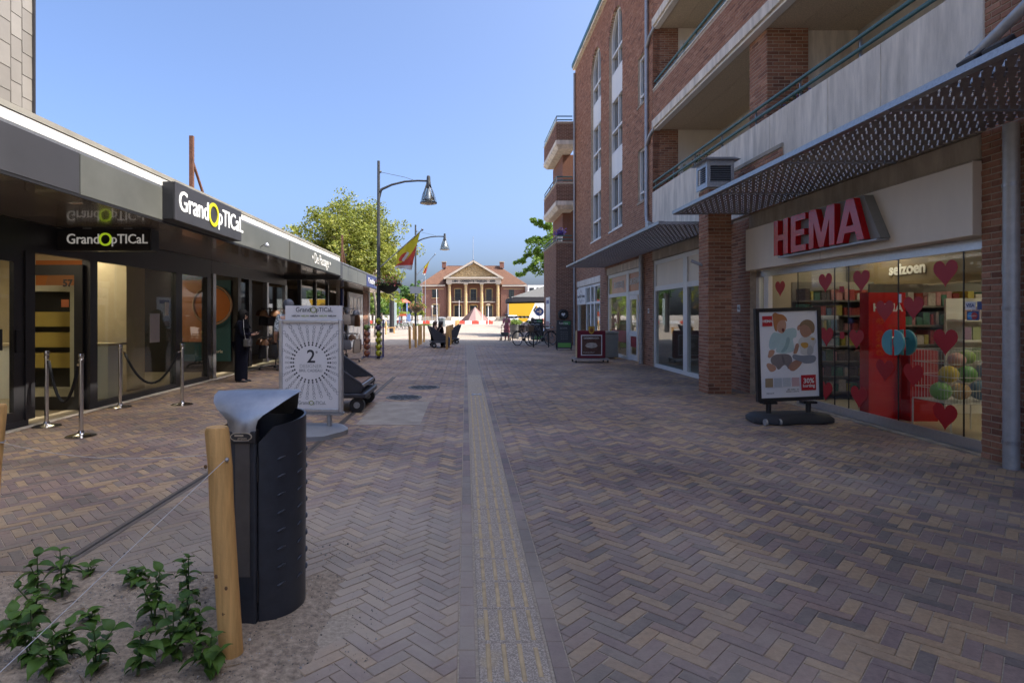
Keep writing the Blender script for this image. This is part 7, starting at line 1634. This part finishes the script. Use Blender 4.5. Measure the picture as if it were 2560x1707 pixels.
# ================================================================== PEOPLE
def skinned(name, V, E, mat, parent, root=0, sub=2):
    me = bpy.data.meshes.new(name); me.from_pydata([v[:3] for v in V], E, []); me.materials.append(mat)
    o = bpy.data.objects.new(name, me); COL.objects.link(o); o.parent = parent
    m = o.modifiers.new("skin", 'SKIN'); m.use_smooth_shade = True
    for i, v in enumerate(V): me.skin_vertices[0].data[i].radius = (v[3], v[4] if len(v) > 4 else v[3]); me.skin_vertices[0].data[i].use_root = (i == root)
    s = o.modifiers.new("subdivision", 'SUBSURF'); s.levels = sub; s.render_levels = sub
    return o
def pose_stand(H, hands=None, lean=0.0, stride=0.0):
    J = {"pelvis": (0, 0, .53), "spine": (0, -.01 - lean * .25, .63), "chest": (0, -lean * .6, .735), "neck": (0, -lean * .95, .835), "jaw": (0, -.018 - lean * 1.1, .872), "crown": (0, -.006 - lean * 1.15, .935),
         "shl": (.098, -lean * .85, .80), "shr": (-.098, -lean * .85, .80), "ell": (.13, .015 - lean * .6, .635), "elr": (-.13, .015 - lean * .6, .635), "wrl": (.135, -.03 - lean * .6, .49), "wrr": (-.135, -.03 - lean * .6, .49),
         "hal": (.135, -.04 - lean * .6, .445), "har": (-.135, -.04 - lean * .6, .445), "hpl": (.052, 0, .50), "hpr": (-.052, 0, .50), "knl": (.056, -.01 - stride, .275), "knr": (-.056, -.008 + stride, .275), "anl": (.056, .012 - stride, .045), "anr": (-.056, .012 + stride * 1.3, .045), "tol": (.062, -.075 - stride, .018), "tor": (-.062, -.075 + stride, .018)}
    if hands: J.update(hands)
    return {k: Vector(v) * H for k, v in J.items()}
def pose_sit(H, hands=None):
    J = {"pelvis": (0, 0, .295), "spine": (0, .0, .39), "chest": (0, -.015, .50), "neck": (0, -.03, .60), "jaw": (0, -.05, .637), "crown": (0, -.035, .70), "shl": (.098, -.025, .565), "shr": (-.098, -.025, .565), "ell": (.125, -.04, .41), "elr": (-.125, -.04, .41), "wrl": (.07, -.16, .35), "wrr": (-.07, -.16, .35), "hal": (.05, -.2, .345), "har": (-.05, -.2, .345),
         "hpl": (.052, -.02, .285), "hpr": (-.052, -.02, .285), "knl": (.06, -.26, .29), "knr": (-.06, -.26, .29), "anl": (.06, -.25, .04), "anr": (-.06, -.25, .04), "tol": (.062, -.335, .018), "tor": (-.062, -.335, .018)}
    if hands: J.update(hands)
    return {k: Vector(v) * H for k, v in J.items()}
def person(label, loc, rz, H, J, top, legs, hair, sleeve="long", hairlong=0.0, skin=SKIN, legwear=True, shoe=None):
    t = thing("person", label, "person", loc, rz); g = H
    R_ = {"pelvis": (.075, .062), "spine": (.07, .055), "chest": (.085, .06), "neck": (.032, .032), "jaw": (.038, .043), "crown": (.043, .052), "shl": (.036,), "shr": (.036,), "ell": (.025,), "elr": (.025,), "wrl": (.017,), "wrr": (.017,), "hal": (.02, .012), "har": (.02, .012), "hpl": (.05,), "hpr": (.05,), "knl": (.033,), "knr": (.033,), "anl": (.022,), "anr": (.022,), "tol": (.02,), "tor": (.02,)}
    E = [("pelvis", "spine"), ("spine", "chest"), ("chest", "neck"), ("neck", "jaw"), ("jaw", "crown"), ("chest", "shl"), ("chest", "shr"), ("shl", "ell"), ("shr", "elr"), ("ell", "wrl"), ("elr", "wrr"), ("wrl", "hal"), ("wrr", "har"), ("pelvis", "hpl"), ("pelvis", "hpr"), ("hpl", "knl"), ("hpr", "knr"), ("knl", "anl"), ("knr", "anr"), ("anl", "tol"), ("anr", "tor")]
    names = list(R_)
    def mk(nm, keep, mat, gr, extra=()):
        ks = [k for k in names if k in keep]; idx = {k: i for i, k in enumerate(ks)}; V = [tuple(J[k]) + tuple(r * g * gr for r in R_[k]) for k in ks]; EE = [(idx[a], idx[b]) for a, b in E if a in idx and b in idx]
        for (a, p, r) in extra: V.append(tuple(p) + (r,)); EE.append((idx[a], len(V) - 1))
        return skinned(nm, V, EE, mat, t, idx.get("pelvis", 0))
    fing = []
    for s, h, wv in ((1, "hal", "wrl"), (-1, "har", "wrr")):
        d = (J[h] - J[wv]).normalized(); sd = d.cross(Vector((0, 0, 1))); sd = sd.normalized() if sd.length > .1 else Vector((1, 0, 0))
        for k, o_ in enumerate((-.022, -.008, .007, .02)): fing.append((h, J[h] + d * (.062, .07, .068, .055)[k] + sd * o_ + Vector((0, 0, -.012)), .0078))
        fing.append((h, J[h] + d * .02 + sd * .045, .009))
    mk("body", set(names), skin, 1.0, fing)
    tp = {"pelvis", "spine", "chest", "shl", "shr", "ell", "elr", "hpl", "hpr"} | ({"wrl", "wrr"} if sleeve == "long" else set())
    mk("top", tp, top, 1.17)
    if legwear: mk("trousers", {"pelvis", "hpl", "hpr", "knl", "knr", "anl", "anr"}, legs, 1.22)
    sm = shoe or BLACK
    for a, b in (("anl", "tol"), ("anr", "tor")):
        A, B = J[a], J[b]; d = Vector((B.x - A.x, B.y - A.y, 0)).normalized(); n_ = Vector((-d.y, d.x, 0)); base = Vector((A.x, A.y, 0)); rings = []
        for z, s in ((.0, 1), (.03, 1.03), (.065, .8)): rings.append([base + d * (f * s) + n_ * (w_ * s) + Vector((0, 0, z * (1 if f < .1 else .75))) for f, w_ in ((-.07, .02), (-.05, .038), (.05, .042), (.13, .046), (.185, .03), (.195, 0), (.185, -.03), (.13, -.046), (.05, -.042), (-.05, -.038), (-.07, -.02))])
        MB().loft(rings).build("shoe", sm, t, smooth=True, ang=60)
    c = J["crown"].lerp(J["jaw"], .35); f = (J["jaw"] - J["neck"]).normalized(); fwd = Vector((0, -1, 0))
    hb = MB(); hr = .066 * H
    prof = []
    for k in range(9):
        a = math.pi * k / 8 * .66; prof.append((hr * math.sin(a) + 1e-3, hr * 1.12 * math.cos(a)))
    rings = []
    for r, z in prof:
        rings.append([c + Vector((r * .93 * math.cos(2 * math.pi * i / 16), r * 1.08 * math.sin(2 * math.pi * i / 16) + (.012 if z > 0 else .03) * H * .5 , z + .012 + (.045 * H * max(0, -math.sin(2 * math.pi * i / 16)) ** 2 if z < hr * .3 else 0))) for i in range(16)])
    if hairlong: rings.append([c + Vector((hr * 1.0 * math.cos(2 * math.pi * i / 16), max(-.1, hr * 1.0 * math.sin(2 * math.pi * i / 16)) * (1 if math.sin(2 * math.pi * i / 16) > -.2 else .2) + .035, -hr * 1.0 - (hairlong if math.sin(2 * math.pi * i / 16) > -.35 else 0) * H + (.10 * H if math.sin(2 * math.pi * i / 16) < -.35 else 0))) for i in range(16)])
    hb.loft(rings, cap=False); hb.build("hair", hair, t, smooth=True, ang=80)
    fc = J["jaw"].lerp(J["crown"], .38); ft = MB(); ft.ball(fc + Vector((0, -.052 * H, -.005)), .011, 8, 1.6); ft.build("nose", skin, t, smooth=True)
    ey = MB()
    for s in (-1, 1): ey.ball(fc + Vector((s * .019 * H, -.047 * H, .012)), .008, 6)
    ey.build("eyes", TXTK, t); MB().box(fc + Vector((-.018, -.05 * H, -.036)), fc + Vector((.018, -.045 * H, -.03))).build("mouth", flat("lips", (.3, .1, .08)), t)
    for s in (-1, 1): MB().ball(fc + Vector((s * .044 * H, .008, 0)), .016, 8, 1.4, sx=.5).build("ear", skin, t)
    return t
NAVY = flat("navy_cloth", (.008, .009, .018), .95, spec=.15); DENIM = M("denim", (.05, .085, .17), .9, var=.25, vs=30); BLK = flat("black_cloth", (.006, .006, .008), .95, spec=.15)
def shirtmat():
    m, t, b = newmat("leaf_print_shirt"); N = t.nodes.new; L = t.links.new; g = N("ShaderNodeNewGeometry"); n = N("ShaderNodeTexNoise"); n.inputs["Scale"].default_value = 16; n.inputs["Detail"].default_value = 3; n.inputs["Distortion"].default_value = 2.2; L(g.outputs["Position"], n.inputs["Vector"])
    r = N("ShaderNodeValToRGB"); e = r.color_ramp.elements; e[0].position = .42; e[0].color = (.10, .13, .15, 1); e[1].position = .56; e[1].color = (.52, .56, .58, 1); L(n.outputs["Fac"], r.inputs[0]); L(r.outputs[0], b.inputs["Base Color"]); b.inputs["Roughness"].default_value = .9; return m
HAIRD = flat("dark_hair", (.022, .018, .018), .5); HAIRB = flat("brown_hair", (.09, .045, .022), .5); HAIRG = M("greying_hair", (.07, .075, .09), .6, var=.4, vs=60); HAIRR = flat("auburn_hair", (.2, .05, .03), .5)
# woman in a long dark robe with phone, facing along +x
H = 1.64
Jw = pose_stand(H, {"ell": (.115, -.05, .645), "elr": (-.115, -.05, .645), "wrl": (.06, -.16, .66), "wrr": (-.05, -.165, .645), "hal": (.035, -.20, .672), "har": (-.03, -.205, .655), "jaw": (0, -.03, .868), "crown": (0, -.022, .93)})
pw = person("woman in long dark robe and headscarf looking at her phone by the doorway", (-5.02, 13.0, 0), rad(88), H, Jw, NAVY, NAVY, BLK)
rb_ = MB(); rings = []
for z, a, b, dy in ((.035, .15, .13, .01), (.25, .155, .135, .01), (.55, .17, .14, .005), (.8, .185, .15, 0), (.95, .19, .16, 0), (1.1, .185, .15, -.005), (1.22, .19, .14, -.005), (1.31, .18, .115, 0), (1.37, .11, .09, -.01), (1.42, .075, .075, -.015)):
    rings.append([Vector((a * math.cos(2 * math.pi * k / 24) * (1 + .025 * math.sin(k * 3.0) * (z < .9)), dy + b * math.sin(2 * math.pi * k / 24) * (1 + .03 * math.cos(k * 3.7) * (z < .9)), z)) for k in range(24)])
rb_.loft(rings, cap=False); rb_.build("robe", NAVY, pw, smooth=True, ang=80)
hj = MB(); rings = []; cx0 = Jw["jaw"].lerp(Jw["crown"], .45)
for z, r, dy in ((.155, .02, .02), (.145, .06, .015), (.115, .09, .01), (.06, .108, .012), (.0, .112, .015), (-.06, .108, .02), (-.12, .115, .025), (-.19, .14, .03), (-.27, .19, .03)):
    ring = []
    for k in range(28):
        a = 2 * math.pi * k / 28; x, y = r * math.cos(a) * .92, dy + r * math.sin(a) * 1.05
        if y < 0 and abs(x) < .062 and -.10 < z < .09: y = max(y, -.045)
        ring.append(cx0 + Vector((x, y, z)))
    rings.append(ring)
hj.loft(rings, cap=False); hj.build("headscarf", BLK, pw, smooth=True, ang=80)
tag(MB().obox(Vector((-5.02 + .36, 12.99, 1.105)), (.05, 0, .03), (0, .034, 0), (-.003, 0, .005)).build("phone", CHAR), "phone held by the woman in the dark robe", "phone")
bg_ = thing("shoulder_bag", "grey shoulder bag at the hip of the woman in the dark robe", "bag", (-4.83, 12.86, .80), rad(88)); MB().box((-.13, -.05, 0), (.13, .05, .17)).build("body", flat("bag_grey", (.10, .10, .10), .45), bg_, bevel=.02); MB().box((-.125, -.056, .09), (.125, -.0505, .165)).build("flap", flat("bag_flap", (.13, .13, .13), .4), bg_); MB().tube([(-.12, 0, .16), (-.1, .05, .4), (.05, .12, .6)], .006, 6).build("strap", ZINC, bg_)
H = 1.82
person("grey-haired man in leaf-print shirt and jeans seen from behind", (-3.42, 11.2, 0), rad(205), H, pose_stand(H, {"wrl": (.12, -.10, .55), "hal": (.11, -.14, .54)}), shirtmat(), DENIM, HAIRG, sleeve="short")
H = 1.72
person("dark-haired shopper half hidden behind the advertising board header", (-3.55, 14.2, 0), rad(170), H, pose_stand(H), flat("grey_top", (.07, .065, .07)), DENIM, HAIRD, hairlong=.06)
H = 1.66
bxc = Vector((-1.28, 26.8, 0)); 
def onbench(ly, lx=-.02): c, s = math.cos(rad(8)), math.sin(rad(8)); return (bxc.x + lx * c - ly * s, bxc.y + lx * s + ly * c, -.035)
person("seated woman with brown hair on the wheeled bench facing her friend", onbench(.25, -.16), rad(70), H, pose_sit(H, {"jaw": (.02, -.045, .637), "crown": (.01, -.03, .70)}), BLK, BLK, HAIRB, hairlong=.10)
person("seated woman with long dark hair and black top on the wheeled bench", onbench(-.26, .06), rad(120), H, pose_sit(H), BLK, DENIM, HAIRD, sleeve="short", hairlong=.16)
# woman with rollator
H = 1.58; PINK = flat("pink_blouse", (.42, .14, .2), .9); FLOR = M("floral_skirt", (.40, .12, .13), .9, var=.35, vs=14)
pk = person("older woman in pink blouse and floral skirt leaning on a rollator", (2.42, 34.0, 0), rad(-12), H, pose_stand(H, {"ell": (.13, -.08, .64), "elr": (-.13, -.08, .64), "wrl": (.12, -.22, .57), "wrr": (-.12, -.22, .57), "hal": (.12, -.25, .56), "har": (-.12, -.25, .56)}, lean=.07), PINK, FLOR, HAIRG, sleeve="short")
MB().lathe([(.19, .45), (.18, .62), (.155, .8), (.13, .92)], (0, 0, 0), 18, cap=False).build("skirt", FLOR, pk, smooth=True)
ro = thing("rollator", "black four-wheeled rollator with bag in front of the woman in pink", "rollator", (2.30, 33.5, 0), rad(-12))
for s in (-1, 1):
    MB().tube([(s * .26, .25, .1), (s * .26, .1, .6), (s * .26, .2, .9), (s * .26, .32, .92)], .013, 8).build("side_tube", CHAR, ro); MB().tube([(s * .26, -.28, .1), (s * .26, .1, .6)], .013, 8).build("front_tube", CHAR, ro); MB().cyl((s * .26, .30, .92), (s * .26, .42, .92), .018, n=8).build("grip", BLACK, ro)
    for y in (-.28, .25): MB().cyl((s * .26 - .02, y, .1), (s * .26 + .02, y, .1), .1, n=16).build("wheel", BLACK, ro)
MB().box((-.24, -.1, .58), (.24, .12, .62)).build("seat", BLACK, ro); MB().loft([[Vector((sx * .2 * q, -.15 + sy * .1 * q, z)) for sx, sy in ((-1, -1), (1, -1), (1, 1), (-1, 1))] for z, q in ((.28, .8), (.33, 1.05), (.5, 1))]).build("bag", flat("rollator_bag", (.06, .06, .055)), ro, bevel=.02)
# terrace chairs, table and guests
def chair(label, loc, rz):
    t = thing("terrace_chair", label, "chair", loc, rz); m = M("dark_wicker", (.05, .035, .03), .7, var=.3, vs=40)
    MB().box((-.22, -.22, .42), (.22, .22, .46)).build("seat", m, t, bevel=.01); MB().box((-.22, .2, .47), (.22, .235, .88)).build("backrest", m, t, bevel=.01)
    for x in (-.2, .2):
        for y in (-.2, .2): MB().cyl((x, y, 0), (x, y, .42), .014, n=8).build("leg", CHAR, t)
chair("dark wicker terrace chair under the guest in black", (4.45, 39, 0), rad(60)); chair("dark wicker terrace chair under the auburn-haired guest", (5.15, 38.4, 0), rad(-40)); chair("empty pale terrace chair by the tall planter", (3.6, 36.3, 0), rad(150))
person("terrace guest in black jacket with dark hair seated under the parasol", (4.45, 39, -.0), rad(60), 1.75, pose_sit(1.75), BLK, BLK, HAIRD, hairlong=.05); person("auburn-haired terrace guest seated beside the brick block", (5.15, 38.4, 0), rad(-40), 1.68, pose_sit(1.68), flat("patterned_top", (.12, .12, .15)), DENIM, HAIRR, hairlong=.03)
t = thing("terrace_table", "small terrace table between the two seated guests", "table", (4.75, 37.8, 0)); MB().cyl((0, 0, .70), (0, 0, .73), .4, n=24).build("top", flat("orange_top", (.45, .12, .05)), t); MB().cyl((0, 0, .02), (0, 0, .70), .03).build("stem", CHAR, t); MB().lathe([(.25, 0), (.25, .02)], n=20).build("foot", CHAR, t)
# ================================================================== SMALL THINGS ON THE SQUARE
for k, (x, y) in enumerate(((-3.25, 75), (-2.85, 73.5))):
    t = thing("steel_bin", ("shorter" if k == 0 else "nearer") + " cylindrical steel bin beyond the benches", "bin", (x, y, 0)); MB().lathe([(.3, 0), (.3, 1.05), (.27, 1.06)], n=18).build("body", flat("steel_bin_%d" % k, (.16, .18, .18), .4, metal=.4), t, smooth=True); MB().lathe([(.33, 1.08), (.33, 1.12), (.1, 1.2)], n=18).build("lid", ZINC, t)
t = thing("mushroom_lamp", "white pole lamp with flat dish in front of the fountain", "lamp post", (3.55, 91, 0)); MB().cyl((0, 0, 0), (0, 0, 2.9), .07, .05).build("pole", WHITE, t); MB().lathe([(.05, 2.85), (.28, 3.0), (.42, 3.12), (.1, 3.2)], n=18).build("dish", flat("lamp_dish", (.5, .42, .28)), t, smooth=True)
for (x, y, h, l) in ((-6.6, 95, 7.6, "slim grey flagpole in front of the hall's left wing"), (-7.3, 97, 7.3, "slim flagpole at the hall's left corner"), (-4.9, 100, 5.9, "pale leaning pole before the hall's left window"), (-1.1, 99, 3.9, "short pale pole before the left portico column"), (2.85, 99, 2.9, "short pale pole left of the mushroom lamp")):
    t = thing("slim_pole", l, "pole", (x, y, 0)); MB().cyl((0, 0, 0), (-.12 if "leaning" in l else 0, 0, h), .06, .04).build("pole", WHITEP if "pale" in l else GALV, t); MB().ball((-.12 if "leaning" in l else 0, 0, h), .07, 8).build("finial", GALV, t)
t = thing("path_lantern", "small lantern on a slim post before the hall", "lantern", (-5.55, 96, 0)); MB().cyl((0, 0, 0), (0, 0, 2.6), .05).build("post", GALV, t); MB().lathe([(.08, 2.6), (.16, 2.75), (.2, 3.0), (.05, 3.05)], n=10).build("lantern_head", flat("lantern_pale", (.5, .48, .42)), t)
pt = thing("climbing_tower", "blue playground tower with red pyramid roof and ramp", "playground", (-10.2, 95, 0)); PB, PRD = flat("play_blue", (.16, .25, .5)), flat("play_red", (.5, .08, .04))
for x in (-.6, .6):
    for y in (-.6, .6): MB().cyl((x, y, 0), (x, y, 3.5), .06, n=8).build("post", PB, pt)
MB().lathe([(1.15, 3.5), (1.12, 3.6), (.02, 4.3)], n=4).build("roof", PRD, pt); MB().box((-.7, -.7, 1.3), (.7, .7, 1.4)).build("platform", PRD, pt)
MB().prism([(-.7, .9), (-2.2, .0), (-2.1, -.1), (-.7, .75)], (0, -.5, .45), (1, 0, 0), (0, 0, 1), (0, 1, 0)).build("ramp", flat("play_tan", (.45, .32, .15)), pt); MB().prism([(.7, .0), (1.3, .0), (1.2, 1.2), (.7, 1.6)], (0, -.6, .4), (1, 0, 0), (0, 0, 1), (0, .1, 0)).build("side_panel", PB, pt); MB().tube([(-2.2, -.6, .9), (-1.6, -.6, 1.5), (-.7, -.6, 1.9)], .05, 6).build("hand_rail", PB, pt); MB().box((-.6, -.65, 1.4), (.6, -.6, 2.0)).build("guard_panel", PRD, pt)
t = thing("timber_bench", "long warm timber bench near the bicycle row", "bench", (-6.55, 47, 0), rad(8))
for k in range(4): MB().box((-.9, -.24 + k * .125, .44), (.9, -.13 + k * .125, .49)).build("seat_plank", WOODP, t)
for x in (-.75, .75): MB().box((x - .05, -.22, 0), (x + .05, .22, .438)).build("leg", WOODP, t)
t = thing("advertising_column", "dark round advertising column with pale poster near the lamp post", "column", (-6.35, 50, 0)); MB().cyl((0, 0, 0), (0, 0, 3.2), .22, n=20).build("drum", CHAR, t); MB().box((.22, -.16, .6), (.42, -.12, 2.9)).build("poster", flat("pale_poster", (.45, .55, .55)), t); MB().cyl((0, 0, 3.2), (0, 0, 3.35), .27, n=20).build("cap", CHAR, t)
t = thing("parasol_stand_board", "small striped awning counter on the terrace", "counter", (3.85, 40.5, 0)); MB().box((-.5, -.3, 0), (.5, .3, .95)).build("counter", flat("counter_check", (.3, .3, .34)), t)
for k in range(8): MB().obox((-.49 + k * .14, -.35, 1.35), (.07, 0, 0), (0, .2, .06), (0, -.004, .01)).build("awning_stripe", BLACK if k % 2 else card, t)
for x in (-.5, .5): MB().cyl((x, -.3, .95), (x, -.3, 1.33), .015, n=6).build("awning_post", ZINC, t)
